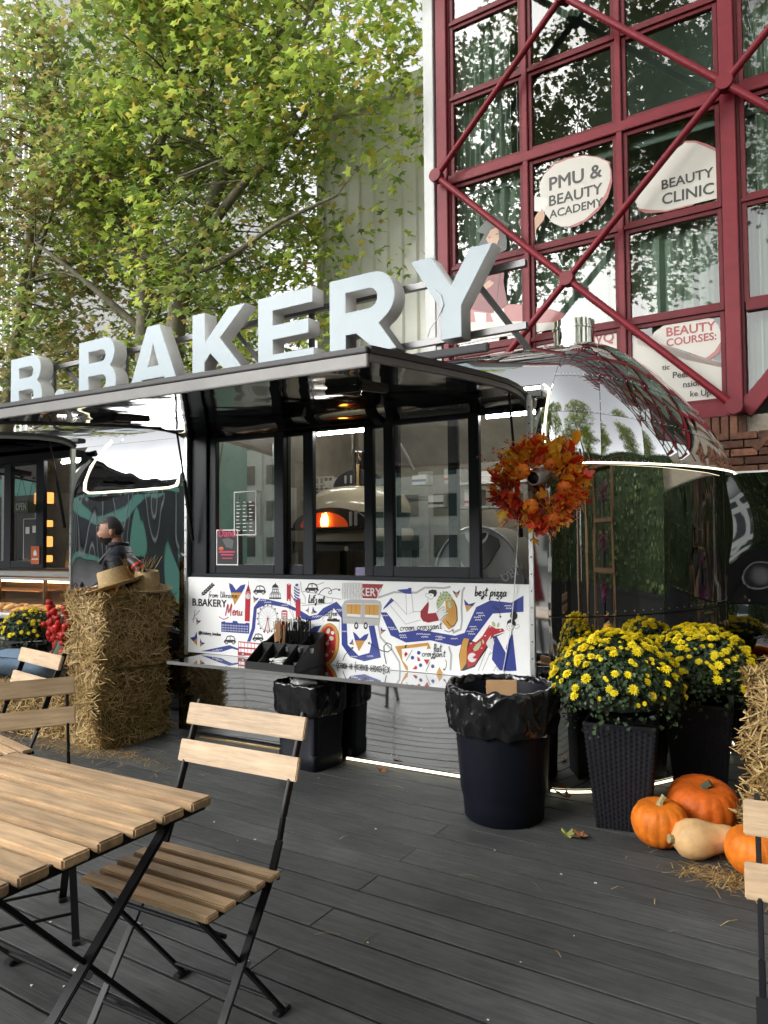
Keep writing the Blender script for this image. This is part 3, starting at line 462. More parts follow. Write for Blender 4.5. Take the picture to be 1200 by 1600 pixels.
# printed art of the menu board (mm from the board centre) and window stickers (m on the facade)
ART_S = {'river_print': [('blue',1,[-751,-180,-708,-83,-688,70,-630,134,-553,129,-396,105,-330,83,-279,62,-201,27,-137,41,-88,86,19,133,60,97,59,23,-2,88,-123,10,-201,-5,-265,3,-294,49,-396,78,-569,96,-661,59,-677,-82,-720,-179]),('blue',1,[56,97,58,-153,124,-230,233,-250,358,-217,312,-13,267,-15,289,-122,272,-192,190,-217,105,-150,96,53]),('blue',1,[358,75,402,77,446,29,495,-49,641,-23,883,-47,946,-26,1024,133,1115,176,1246,167,1322,211,1321,116,1130,98,993,-75,888,-111,712,-85,543,-109,432,-70]),('blue',1,[-1198,-278,-915,-215,-819,-237,-835,-247,-891,-238,-988,-268,-1038,-271]),('blue',1,[-219,-105,-194,-63,-159,-41,-102,-31,-155,-102])],'bird_print': [('blue',2,[-919,240,-886,228,-852,188,-810,223,-764,233,-774,203,-798,171,-900,170,-915,206]),('ochre',2,[-903,170,-796,171,-866,79]),('blue',2,[146,-60,169,-73,201,-104,234,-78,268,-66,254,-102,240,-115,162,-118]),('ochre',2,[162,-118,240,-115,191,-189]),('blue',2,[944,179,976,149,1022,162,1001,137,951,143]),('ochre',2,[951,143,1000,137,963,99]),('blue',2,[869,232,896,216,923,237,913,212,878,210]),('ochre',2,[878,210,914,212,897,181]),('blue',2,[-693,153,-672,135,-641,138,-657,120,-690,128]),('ochre',2,[-690,128,-659,121,-688,101]),('blue',2,[-1238,-30,-1222,-50,-1191,-50,-1207,-64,-1238,-58]),('ochre',2,[-1238,-58,-1207,-64,-1236,-84]),('blue',2,[-1235,-135,-1230,-180,-1271,-208,-1303,-184,-1258,-172]),('ochre',2,[-1230,-180,-1232,-238,-1271,-208]),('blue',2,[-1198,-183,-1185,-209,-1151,-214,-1172,-228,-1202,-209]),('ochre',2,[-1202,-209,-1172,-228,-1202,-245]),('blue',2,[-207,92,-208,67,-229,61,-236,66,-218,73]),('ochre',2,[-208,67,-208,47,-229,61]),('blue',2,[-173,95,-162,69,-137,55,-158,48,-179,65]),('ochre',2,[-179,65,-158,48,-190,41]),('blue',2,[360,-18,373,-37,400,-37,383,-49,358,-41]),('ochre',2,[358,-41,383,-49,360,-68]),('blue',2,[141,-107,148,-125,132,-147,115,-139,132,-131]),('ochre',2,[148,-125,155,-149,132,-147])],'clock_tower_print': [('red',2,[-764,175,-715,178,-727,-34,-772,-34]),('darkred',2,[-737,237,-727,207,-717,180,-764,177,-750,206]),('white',3,[-718,148,-719,141,-722,135,-727,130,-733,127,-740,126,-748,127,-754,130,-759,134,-762,140,-763,146,-762,153,-759,159,-754,163,-747,167,-740,168,-733,167,-727,164,-722,160,-719,154]),('red',4,[-723,147,-724,142,-726,138,-730,134,-735,132,-740,131,-746,132,-751,134,-755,137,-757,142,-758,146,-757,151,-754,156,-751,160,-746,162,-740,163,-735,162,-730,160,-726,157,-724,152]),('white',5,[-726,147,-727,143,-729,139,-732,136,-736,134,-740,133,-745,134,-749,136,-752,139,-754,142,-755,147,-754,151,-752,155,-749,158,-745,160,-740,160,-736,160,-732,158,-729,155,-727,151])],'car_print#1': [('ink',2,[-692,183,-680,195,-587,197,-577,183,-580,175,-691,173]),('ink',3,[-651,175,-653,169,-657,164,-663,161,-669,161,-675,163,-679,168,-681,174,-679,180,-675,184,-669,187,-663,187,-657,185,-653,180]),('white',4,[-658,174,-659,170,-662,167,-666,166,-670,167,-674,170,-675,174,-673,178,-670,181,-666,182,-662,181,-659,178]),('ink',5,[-662,174,-663,172,-666,170,-669,171,-670,174,-669,177,-666,178,-663,177]),('ink',3,[-587,176,-588,170,-592,166,-598,163,-604,163,-610,165,-614,170,-616,175,-614,181,-610,186,-604,189,-598,189,-592,187,-588,182]),('white',4,[-593,176,-594,172,-597,169,-601,168,-605,169,-609,172,-610,176,-609,180,-605,183,-601,184,-597,183,-594,180]),('ink',5,[-597,176,-599,173,-601,172,-604,173,-605,176,-604,178,-601,180,-598,179])],'car_print#2': [('ink',2,[-968,-190,-957,-178,-863,-173,-852,-186,-855,-194,-968,-200]),('ink',3,[-927,-197,-929,-203,-933,-208,-939,-211,-946,-211,-952,-209,-956,-205,-957,-199,-956,-193,-952,-188,-946,-185,-939,-185,-933,-187,-929,-192]),('white',4,[-934,-198,-935,-202,-938,-205,-942,-206,-947,-205,-950,-202,-951,-199,-950,-195,-947,-192,-942,-190,-938,-191,-935,-194]),('ink',5,[-938,-198,-940,-200,-942,-202,-945,-201,-946,-198,-945,-196,-942,-194,-940,-195]),('ink',3,[-862,-193,-863,-199,-867,-204,-873,-207,-880,-207,-886,-205,-890,-201,-891,-195,-890,-189,-886,-184,-880,-181,-873,-181,-867,-183,-863,-188]),('white',4,[-868,-194,-869,-198,-872,-201,-877,-202,-881,-201,-884,-198,-885,-195,-884,-191,-881,-188,-877,-186,-872,-187,-869,-190]),('ink',5,[-873,-194,-874,-197,-877,-198,-879,-197,-880,-194,-879,-192,-877,-191,-874,-191])],'car_print#3': [('ink',2,[-700,-155,-690,-145,-610,-141,-600,-152,-603,-159,-700,-164]),('ink',3,[-665,-162,-667,-167,-670,-171,-675,-174,-681,-174,-686,-172,-690,-168,-691,-163,-690,-158,-686,-154,-681,-151,-675,-151,-670,-153,-666,-157]),('white',4,[-671,-162,-672,-166,-674,-168,-678,-169,-682,-169,-684,-166,-685,-163,-684,-159,-682,-157,-678,-156,-674,-156,-672,-159]),('ink',5,[-675,-162,-676,-165,-678,-166,-680,-165,-681,-163,-680,-160,-678,-159,-676,-160]),('ink',3,[-609,-158,-610,-164,-614,-168,-619,-170,-625,-171,-630,-169,-633,-165,-634,-160,-633,-155,-630,-151,-625,-148,-619,-148,-614,-150,-610,-154]),('white',4,[-614,-159,-615,-162,-618,-165,-622,-166,-625,-165,-628,-163,-629,-160,-628,-156,-625,-154,-622,-152,-618,-153,-615,-155]),('ink',5,[-618,-159,-619,-161,-622,-162,-624,-162,-625,-159,-624,-157,-622,-156,-619,-157])],'car_print#4': [('ink',2,[-238,209,-226,221,-135,223,-125,209,-128,201,-237,199]),('ink',3,[-198,200,-199,194,-203,189,-209,187,-216,186,-222,189,-225,194,-227,200,-225,206,-221,210,-216,213,-209,213,-203,211,-199,206]),('white',4,[-204,200,-205,196,-208,193,-212,192,-217,193,-220,196,-221,200,-220,204,-217,207,-212,208,-208,207,-205,204]),('ink',5,[-209,200,-210,197,-212,196,-215,197,-216,200,-215,203,-212,204,-210,203]),('ink',3,[-135,202,-136,196,-140,191,-146,188,-152,188,-158,191,-162,195,-163,201,-162,207,-158,212,-152,215,-146,215,-140,212,-136,208]),('white',4,[-141,202,-142,198,-145,195,-149,194,-153,194,-156,197,-157,201,-156,205,-153,208,-149,210,-145,209,-142,206]),('ink',5,[-145,202,-146,199,-149,198,-152,199,-153,201,-152,204,-149,205,-146,204])],'pavilion_print': [('ink',2,[-526,213,-516,230,-498,241,-494,253,-489,241,-474,231,-464,215]),('ink',2,[-524,207,-465,208,-465,202,-524,201]),('ink',2,[-532,184,-459,185,-459,179,-532,178]),('ink',2,[-541,173,-449,175,-449,169,-541,167]),('ink',2,[-549,144,-444,146,-444,136,-549,134])],'bridge_print': [('red',2,[-394,239,-386,245,-379,233,-375,254,-369,233,-361,245,-357,239,-361,124,-394,123]),('red',2,[-319,137,-277,141,-280,-3,-317,-5]),('ink',3,[-330,-5,-276,-3,-276,-23,-330,-23]),('white',3,[-293,5,-293,2,-294,-2,-296,-4,-299,-6,-301,-7,-304,-7,-306,-5,-308,-2,-310,1,-310,4,-310,8,-308,11,-306,14,-304,16,-301,17,-299,16,-296,15,-294,12,-293,9]),('white',3,[-370,129,-370,126,-371,124,-373,121,-375,120,-377,120,-380,120,-382,121,-383,123,-384,126,-385,129,-384,132,-383,134,-382,137,-380,138,-377,139,-375,138,-373,137,-371,135,-370,132])],'round_tower_print': [('white',2,[-280,194,-282,177,-286,162,-292,150,-299,142,-308,139,-316,141,-324,149,-330,161,-334,176,-335,193,-334,209,-330,225,-324,237,-316,245,-307,248,-299,245,-291,238,-285,226,-281,211]),('blue',3,[-294,238,-295,235,-297,232,-300,230,-303,229,-307,228,-312,228,-315,230,-318,232,-320,234,-321,237,-320,240,-318,243,-315,245,-311,246,-307,247,-303,247,-300,245,-297,243,-295,241])],'ferris_wheel_print': [('ink',3,[-463,-2,-464,-6,-467,-8,-471,-8,-474,-6,-475,-3,-474,1,-471,3,-467,3,-464,1]),('ink',3,[-470,-40,-471,-43,-474,-46,-478,-46,-481,-44,-482,-40,-481,-37,-478,-34,-474,-34,-471,-36]),('ink',3,[-490,-72,-491,-76,-494,-78,-498,-78,-501,-76,-502,-73,-501,-69,-498,-67,-494,-67,-491,-69]),('ink',3,[-520,-95,-521,-98,-524,-101,-528,-101,-531,-99,-532,-95,-531,-92,-528,-89,-524,-89,-521,-91]),('ink',3,[-555,-104,-557,-108,-560,-110,-563,-110,-566,-108,-568,-105,-566,-101,-563,-99,-560,-98,-557,-100]),('ink',3,[-591,-98,-592,-102,-595,-104,-599,-105,-602,-103,-603,-99,-602,-95,-599,-93,-595,-93,-592,-95]),('ink',3,[-621,-79,-622,-82,-626,-85,-629,-85,-632,-83,-634,-79,-632,-76,-629,-73,-626,-73,-622,-75]),('ink',3,[-642,-48,-643,-51,-646,-54,-650,-54,-653,-52,-654,-48,-653,-45,-650,-42,-646,-42,-643,-44]),('ink',3,[-649,-10,-650,-14,-653,-16,-657,-17,-660,-15,-661,-11,-660,-7,-657,-5,-653,-5,-650,-7]),('ink',3,[-641,28,-643,24,-646,22,-650,21,-653,23,-654,27,-653,31,-650,33,-646,33,-643,31]),('ink',3,[-621,60,-622,57,-625,54,-629,54,-632,56,-633,60,-632,63,-629,66,-625,66,-622,64]),('ink',3,[-590,83,-592,79,-595,77,-599,77,-602,79,-603,82,-602,86,-599,88,-595,88,-592,86]),('ink',3,[-555,91,-556,88,-559,85,-563,85,-566,87,-567,91,-566,95,-563,97,-559,97,-556,95]),('ink',3,[-519,85,-521,82,-524,79,-527,79,-530,81,-532,85,-530,88,-527,91,-524,91,-521,89]),('ink',3,[-490,65,-491,62,-494,59,-498,59,-501,61,-502,65,-501,68,-498,71,-494,71,-491,69]),('ink',3,[-470,34,-471,31,-474,29,-478,28,-481,31,-482,34,-481,38,-478,40,-474,40,-471,38]),('red',3,[-554,-6,-555,-11,-559,-14,-564,-14,-567,-12,-569,-7,-567,-2,-564,1,-559,1,-555,-2])],'phone_box_print': [('red',2,[-441,49,-429,59,-400,60,-389,53,-392,-80,-441,-79]),('white',3,[-433,29,-398,30,-400,-61,-434,-60]),('white',3,[-435,45,-395,47,-395,38,-435,36])],'bus_print': [('red',2,[-835,-256,-673,-261,-693,-277,-835,-286]),('red',2,[-831,-221,-642,-221,-650,-231,-831,-233]),('ink',4,[-773,-271,-775,-277,-779,-282,-785,-285,-792,-285,-798,-283,-802,-278,-804,-273,-802,-267,-798,-262,-792,-259,-785,-258,-779,-261,-775,-265]),('white',5,[-780,-271,-781,-275,-784,-278,-788,-280,-793,-279,-796,-276,-797,-272,-796,-268,-793,-265,-788,-264,-784,-264,-781,-267]),('ink',6,[-785,-271,-786,-274,-788,-275,-791,-274,-792,-272,-791,-269,-788,-268,-786,-269])],'palace_print': [('blue',2,[-993,-48,-956,-43,-952,-51,-887,-50,-881,-36,-841,-37,-834,-51,-767,-51,-759,-44,-727,-46,-731,-122,-993,-121]),('white',3,[-986,-66,-980,-66,-980,-76,-986,-76]),('white',3,[-971,-66,-965,-66,-965,-76,-971,-76]),('white',3,[-956,-66,-950,-66,-950,-76,-956,-76]),('white',3,[-940,-66,-935,-66,-935,-76,-940,-76]),('white',3,[-925,-66,-920,-66,-920,-76,-925,-76]),('white',3,[-910,-66,-904,-66,-904,-76,-910,-76]),('white',3,[-895,-66,-889,-66,-889,-76,-895,-76]),('white',3,[-880,-66,-874,-66,-874,-76,-880,-76]),('white',3,[-865,-66,-859,-66,-859,-76,-865,-76]),('white',3,[-850,-66,-844,-66,-844,-76,-850,-76]),('white',3,[-835,-66,-830,-66,-830,-76,-835,-76]),('white',3,[-820,-66,-815,-66,-815,-76,-820,-76]),('white',3,[-806,-66,-800,-66,-800,-76,-806,-76]),('white',3,[-791,-66,-785,-66,-785,-76,-791,-76]),('white',3,[-776,-66,-770,-66,-770,-76,-776,-76]),('white',3,[-761,-66,-756,-66,-756,-76,-761,-76]),('white',3,[-747,-66,-741,-66,-741,-76,-747,-76]),('white',3,[-986,-85,-980,-85,-980,-95,-986,-95]),('white',3,[-971,-85,-965,-85,-965,-95,-971,-95]),('white',3,[-956,-85,-950,-85,-950,-95,-956,-95]),('white',3,[-940,-85,-935,-85,-935,-95,-940,-95]),('white',3,[-925,-85,-920,-85,-920,-94,-925,-95]),('white',3,[-910,-85,-904,-85,-904,-94,-910,-95]),('white',3,[-895,-85,-889,-85,-889,-94,-895,-95]),('white',3,[-880,-85,-874,-85,-874,-94,-880,-95]),('white',3,[-865,-85,-859,-85,-859,-94,-865,-95]),('white',3,[-850,-85,-845,-85,-845,-94,-850,-95]),('white',3,[-835,-85,-830,-85,-830,-94,-835,-95]),('white',3,[-820,-85,-815,-85,-815,-94,-820,-95]),('white',3,[-806,-85,-800,-85,-800,-94,-806,-95]),('white',3,[-791,-85,-785,-85,-785,-94,-791,-95]),('white',3,[-776,-85,-770,-85,-771,-94,-776,-95]),('white',3,[-761,-85,-756,-85,-756,-94,-761,-95]),('white',3,[-747,-85,-741,-85,-741,-94,-747,-95]),('white',3,[-986,-104,-980,-103,-980,-113,-986,-114]),('white',3,[-971,-104,-965,-103,-965,-113,-971,-114]),('white',3,[-956,-104,-950,-103,-950,-113,-956,-114]),('white',3,[-940,-104,-935,-103,-935,-113,-940,-114]),('white',3,[-925,-103,-920,-103,-920,-113,-925,-113]),('white',3,[-910,-103,-904,-103,-904,-113,-910,-113]),('white',3,[-895,-103,-889,-103,-889,-113,-895,-113]),('white',3,[-880,-103,-874,-103,-874,-113,-880,-113]),('white',3,[-865,-103,-859,-103,-859,-113,-865,-113]),('white',3,[-850,-103,-845,-103,-845,-113,-850,-113]),('white',3,[-835,-103,-830,-103,-830,-113,-835,-113]),('white',3,[-820,-103,-815,-103,-815,-113,-820,-113]),('white',3,[-806,-103,-800,-103,-800,-113,-806,-113]),('white',3,[-791,-103,-785,-103,-785,-113,-791,-113]),('white',3,[-776,-103,-771,-103,-771,-113,-776,-113]),('white',3,[-761,-103,-756,-103,-756,-113,-761,-113]),('white',3,[-747,-103,-741,-103,-741,-113,-747,-113])],'wheat_print': [('ink',2,[-1173,169,-1170,165,-1170,159,-1174,153,-1179,148,-1184,147,-1187,150,-1187,156,-1184,163,-1178,168]),('ink',2,[-1148,153,-1149,149,-1154,145,-1163,142,-1171,141,-1176,143,-1175,147,-1169,151,-1160,154,-1152,155]),('ink',2,[-1154,183,-1151,179,-1151,173,-1155,167,-1160,162,-1166,161,-1169,164,-1168,170,-1165,177,-1160,182]),('ink',2,[-1129,167,-1130,163,-1136,158,-1145,155,-1153,155,-1157,157,-1156,161,-1150,165,-1141,168,-1133,169]),('ink',2,[-1136,196,-1133,193,-1133,187,-1136,180,-1142,176,-1147,175,-1150,178,-1150,184,-1146,191,-1141,195]),('ink',2,[-1110,181,-1111,177,-1117,172,-1126,169,-1134,169,-1138,171,-1137,175,-1132,179,-1123,182,-1115,183]),('ink',2,[-1117,210,-1114,207,-1114,201,-1118,194,-1123,190,-1128,189,-1131,192,-1131,198,-1128,205,-1122,209]),('ink',2,[-1092,194,-1093,190,-1099,186,-1107,183,-1115,183,-1120,185,-1119,189,-1113,193,-1104,196,-1096,197]),('ink',2,[-1099,224,-1096,221,-1096,215,-1099,208,-1105,203,-1110,202,-1113,206,-1113,212,-1109,218,-1104,223]),('ink',2,[-1074,208,-1074,204,-1080,200,-1089,197,-1097,196,-1101,199,-1100,203,-1095,207,-1086,210,-1078,210]),('ink',2,[-1080,238,-1077,234,-1077,228,-1081,222,-1086,217,-1091,216,-1094,219,-1094,225,-1091,232,-1085,237]),('ink',2,[-1055,222,-1056,218,-1062,214,-1071,211,-1079,210,-1083,212,-1082,216,-1076,221,-1068,224,-1060,224])],'round_pizza_print': [('ochre',2,[31,-157,27,-181,19,-205,10,-227,-2,-246,-15,-263,-29,-277,-44,-287,-59,-293,-75,-295,-89,-292,-103,-286,-115,-275,-125,-260,-133,-242,-139,-222,-142,-199,-142,-175,-140,-150,-135,-125,-127,-102,-117,-79,-106,-60,-92,-43,-78,-29,-63,-19,-47,-14,-32,-12,-18,-15,-4,-23,8,-34,17,-48,25,-66,31,-86,34,-109,34,-133]),('darkochre',1,[38,-160,33,-185,25,-208,15,-230,4,-250,-10,-267,-24,-281,-39,-291,-55,-297,-71,-299,-86,-297,-100,-290,-112,-279,-122,-264,-131,-246,-136,-225,-140,-203,-140,-178,-138,-153,-132,-128,-125,-104,-115,-82,-103,-62,-89,-45,-75,-31,-59,-22,-43,-16,-28,-15,-13,-18,1,-25,13,-36,23,-51,31,-69,37,-89,40,-112,40,-136]),('red',3,[10,-159,6,-181,-1,-201,-8,-221,-18,-238,-29,-253,-40,-265,-52,-274,-65,-279,-77,-281,-89,-279,-99,-273,-109,-263,-117,-251,-123,-235,-127,-217,-129,-197,-129,-176,-127,-154,-123,-132,-117,-111,-108,-92,-99,-75,-88,-60,-76,-48,-64,-39,-52,-34,-40,-33,-28,-35,-17,-41,-8,-51,0,-64,6,-79,10,-97,12,-117,12,-138]),('cream',4,[-34,-70,-39,-79,-46,-84,-54,-85,-60,-81,-62,-74,-60,-65,-55,-56,-48,-50,-41,-49,-35,-53,-33,-61]),('white',4,[0,-80,-4,-85,-10,-89,-18,-89,-23,-86,-27,-81,-26,-74,-22,-68,-16,-65,-8,-65,-3,-68,1,-73]),('cream',4,[-5,-118,-10,-125,-19,-129,-29,-129,-37,-125,-42,-119,-42,-111,-37,-104,-28,-100,-18,-100,-10,-104,-5,-111]),('cream',4,[-45,-154,-49,-159,-56,-163,-63,-163,-69,-160,-72,-155,-71,-148,-67,-143,-61,-139,-54,-139,-48,-142,-45,-147]),('cream',4,[-49,-231,-53,-237,-60,-241,-67,-241,-73,-238,-76,-233,-75,-226,-71,-220,-65,-217,-58,-216,-52,-219,-48,-225]),('cream',4,[-79,-250,-84,-258,-90,-263,-96,-265,-101,-261,-102,-254,-101,-246,-96,-238,-90,-232,-84,-231,-79,-234,-78,-241]),('darkochre',4,[-27,-200,-30,-207,-35,-212,-40,-214,-43,-211,-44,-205,-42,-197,-38,-189,-33,-184,-29,-183,-25,-185,-25,-192]),('white',4,[-95,-85,-96,-88,-99,-90,-101,-90,-103,-89,-104,-86,-104,-83,-102,-81,-100,-79,-97,-79,-95,-80,-94,-82]),('white',4,[-43,-131,-45,-133,-47,-135,-49,-135,-51,-134,-53,-132,-52,-129,-51,-127,-49,-126,-46,-126,-44,-127,-43,-129]),('white',4,[-9,-204,-10,-206,-13,-208,-16,-208,-18,-207,-19,-204,-19,-202,-17,-199,-15,-197,-12,-197,-9,-198,-8,-201]),('ink',4,[-76,-162,-77,-163,-78,-164,-80,-164,-82,-163,-82,-162,-82,-160,-81,-159,-80,-158,-78,-157,-76,-158,-76,-160]),('ink',4,[-86,-174,-87,-175,-89,-176,-91,-176,-92,-176,-93,-174,-93,-172,-92,-171,-90,-170,-88,-170,-87,-170,-86,-172]),('ink',4,[-67,-175,-68,-177,-70,-178,-71,-178,-73,-177,-74,-176,-73,-174,-72,-172,-71,-171,-69,-171,-67,-172,-67,-174]),('ink',4,[-21,-158,-22,-160,-23,-161,-25,-161,-27,-160,-27,-159,-27,-157,-26,-155,-24,-154,-23,-154,-21,-155,-20,-156]),('ink',4,[-31,-167,-32,-169,-34,-170,-35,-170,-37,-169,-38,-168,-37,-166,-36,-164,-35,-163,-33,-163,-31,-164,-31,-166]),('ink',4,[-71,-98,-72,-100,-74,-101,-77,-101,-78,-100,-79,-99,-79,-97,-78,-95,-76,-94,-74,-94,-72,-94,-71,-96]),('cream',4,[-89,-204,-94,-212,-99,-216,-106,-217,-110,-214,-112,-208,-111,-200,-107,-193,-101,-189,-95,-188,-90,-191,-88,-197])],'coffee_cup_print': [('ink',2,[-57,14,-9,15,-7,21,22,21,23,14,44,14,43,-1,-57,-2])],'woman_print': [('ink',2,[-262,-14,-244,-14,-222,-18,-208,-35,-214,-47,-237,-54,-251,-78,-255,-60,-240,-36,-255,-28]),('ink',3,[-219,-59,-220,-61,-223,-62,-225,-61,-226,-59,-225,-57,-223,-56,-220,-57]),('ink',3,[-205,-58,-206,-60,-208,-61,-210,-60,-211,-58,-210,-56,-208,-55,-206,-56])],'truck_print': [('darkred',1,[221,257,382,257,328,163,222,162]),('lightgrey',2,[60,103,84,141,131,151,320,156,359,146,369,114,348,-11,306,-13,222,-9,69,-10]),('white',3,[94,126,352,133,350,127,94,120]),('ochre',3,[100,119,210,120,206,55,103,57]),('white',3,[103,55,206,54,206,38,103,40]),('ochre',3,[241,121,346,123,344,55,242,57]),('white',3,[242,55,344,54,344,39,242,40]),('ink',4,[190,-20,189,-28,186,-35,182,-40,176,-43,171,-44,165,-41,161,-36,158,-29,157,-21,158,-13,161,-6,166,0,171,3,177,3,182,0,186,-5,189,-12]),('white',5,[182,-20,181,-25,179,-30,175,-32,172,-32,169,-30,166,-26,166,-21,167,-15,169,-11,172,-8,176,-8,179,-10,181,-15]),('ink',4,[262,-16,261,-24,258,-31,254,-37,248,-40,243,-40,237,-38,233,-33,230,-26,230,-18,231,-10,233,-2,238,3,243,6,249,6,254,4,258,-1,261,-8]),('white',5,[254,-16,253,-22,251,-26,247,-29,244,-29,241,-27,239,-23,238,-17,239,-12,241,-8,244,-5,248,-5,251,-7,253,-11])],'reader_print': [('blue',2,[479,222,510,227,562,232,562,238,585,238,585,200,541,201]),('blue',2,[438,171,460,155,377,92,384,109]),('darkred',2,[704,158,647,92,648,55,666,31,701,24,777,41,756,89,699,81,707,132]),('ink',3,[707,225,733,233,760,229,764,210,754,189,740,186,742,202,721,209,704,204]),('ink',3,[725,196,724,194,721,193,719,194,718,196,719,198,721,199,724,198]),('white',5,[760,91,782,112,811,131,815,122,799,104,832,118,834,110,808,94,842,94,839,85,813,72,784,40,775,44])],'hot_dog_print': [('ochre',3,[820,167,872,177,895,138,901,97,899,50,879,12,841,-12,793,37,825,73]),('green',4,[759,133,762,165,786,203,827,225,855,205,873,174,814,162,785,124,767,107]),('green',5,[861,142,862,132,860,124,856,119,850,118,845,121,840,128,836,137,836,146,837,154,842,160,847,161,853,158,858,151]),('darkgreen',6,[794,211,793,208,789,207,785,208,784,211,785,214,789,215,793,214]),('darkgreen',6,[815,219,813,216,809,214,806,216,804,218,806,221,809,223,813,222]),('darkgreen',6,[838,218,836,215,832,213,829,215,827,217,829,221,833,222,836,221]),('darkgreen',6,[791,187,789,184,786,183,782,184,780,187,782,190,786,192,789,190]),('darkgreen',6,[811,199,810,196,806,194,802,195,801,198,803,201,806,203,810,202]),('darkgreen',6,[832,199,830,196,826,195,823,196,821,199,823,202,827,203,830,202]),('darkgreen',6,[855,200,853,197,849,195,846,197,844,200,846,203,850,204,853,203]),('darkgreen',6,[782,166,780,163,777,162,773,163,771,166,773,169,777,170,780,169]),('darkgreen',6,[802,175,801,172,797,170,793,171,792,174,794,177,797,179,801,178]),('darkgreen',6,[826,181,824,178,820,176,817,177,815,180,817,183,821,185,824,184]),('darkgreen',6,[849,181,847,178,843,177,840,178,838,181,840,184,844,185,847,184]),('darkgreen',6,[773,145,771,142,768,140,764,141,762,144,764,147,768,149,771,148])],'flat_croissant_print': [('ochre',2,[463,-138,700,-100,717,-136,688,-141,695,-120,509,-152,515,-222,554,-262,554,-289,538,-280]),('ink',3,[536,-126,551,-122,543,-144,531,-146]),('red',3,[540,-166,555,-179,535,-202,530,-183]),('red',3,[621,-193,636,-200,644,-218,624,-222]),('red',3,[666,-207,709,-204,689,-240]),('red',3,[587,-273,612,-248,623,-262,614,-274]),('blue',3,[644,-167,642,-173,639,-177,634,-180,629,-180,624,-178,621,-174,620,-169,621,-164,624,-159,629,-156,635,-156,639,-158,643,-162]),('blue',3,[600,-201,599,-206,595,-211,591,-214,585,-214,580,-212,577,-208,576,-203,577,-197,580,-193,585,-190,591,-190,596,-192,599,-196]),('blue',3,[657,-244,655,-249,652,-254,647,-256,642,-257,637,-255,634,-251,633,-246,634,-240,637,-236,642,-233,647,-233,652,-235,655,-239]),('blue',3,[741,-244,739,-250,736,-254,731,-257,726,-257,721,-255,718,-251,717,-246,718,-241,722,-236,726,-234,732,-233,736,-235,739,-239]),('ochre',3,[774,-246,797,-283,775,-292,753,-287])],'pizza_slice_print': [('ink',2,[1206,-10,1149,-30,1077,-131,1010,-228,937,-257,916,-258,907,-163,928,-84,941,-57,1018,-79]),('ochre',3,[941,-59,976,-61,962,-108,955,-211,926,-250,916,-256,911,-163,930,-84]),('red',3,[979,-81,1018,-79,1057,-46,1107,29,1150,10,1193,12,1203,-3,1139,-28,1072,-121,1010,-212,963,-237,958,-160]),('green',4,[1001,-121,1018,-94,1051,-69,1053,-92,1034,-124,1009,-135]),('green',4,[1145,39,1147,31,1146,24,1142,19,1136,19,1130,23,1125,31,1123,39,1124,46,1128,51,1134,51,1140,47]),('green',4,[1172,29,1168,22,1163,17,1158,16,1155,19,1154,25,1156,33,1159,41,1164,46,1169,47,1172,44,1173,37]),('green',4,[1072,-72,1073,-79,1071,-84,1069,-87,1065,-86,1062,-81,1059,-75,1059,-68,1060,-62,1063,-59,1066,-60,1070,-65]),('white',4,[1023,-170,1021,-180,1016,-189,1008,-196,999,-200,989,-201,979,-198,972,-192,967,-184,965,-175,967,-165,972,-156,980,-149,990,-145,1000,-144,1009,-147,1017,-153,1021,-161]),('red',5,[997,-170,1025,-150,1033,-175,1005,-179]),('white',4,[982,-86,992,-84,992,-89,983,-92]),('white',4,[1047,-44,1057,-41,1057,-47,1048,-50]),('white',4,[1075,-35,1084,-32,1085,-38,1076,-41]),('white',4,[1051,-110,1060,-108,1061,-113,1052,-116]),('white',4,[1172,3,1181,6,1181,0,1173,-3]),('white',4,[1107,20,1117,23,1117,17,1108,14]),('ink',4,[1118,-4,1117,-6,1115,-7,1112,-6,1111,-4,1112,-2,1115,-1,1117,-2]),('ink',4,[1131,-13,1130,-16,1128,-17,1126,-16,1125,-14,1126,-12,1128,-11,1130,-11]),('ink',4,[1145,-3,1144,-5,1142,-6,1139,-5,1138,-3,1139,-1,1142,0,1144,-1]),('ink',4,[990,-116,989,-118,987,-120,984,-119,983,-117,984,-114,987,-113,989,-114]),('ink',4,[993,-129,992,-131,989,-132,987,-131,986,-129,987,-127,989,-126,992,-127])],'eater_print': [('blue',2,[1138,-41,1149,-30,1212,-137,1217,-122,1208,-107,1212,-92,1244,-20,1253,-20,1273,-230,1226,-236,1168,-236,1120,-174]),('white',5,[1084,-80,1098,-56,1114,-32,1118,-42,1112,-55,1128,-42,1130,-57,1138,-71,1124,-123,1094,-99]),('ink',3,[1285,92,1283,82,1278,74,1270,68,1261,66,1252,68,1245,73,1240,81,1239,90,1240,100,1246,108,1253,114,1262,116,1271,115,1278,109,1283,102]),('ink',3,[1217,31,1221,57,1239,70,1262,72,1274,47,1271,31,1254,36,1240,49,1228,44]),('ink',4,[1234,29,1233,27,1230,26,1228,27,1226,28,1228,30,1230,31,1233,30]),('ink',4,[1252,31,1251,29,1249,28,1246,28,1245,30,1246,32,1249,33,1251,32]),('darkred',4,[1240,15,1239,13,1235,13,1232,13,1230,14,1232,16,1235,17,1239,16])]}
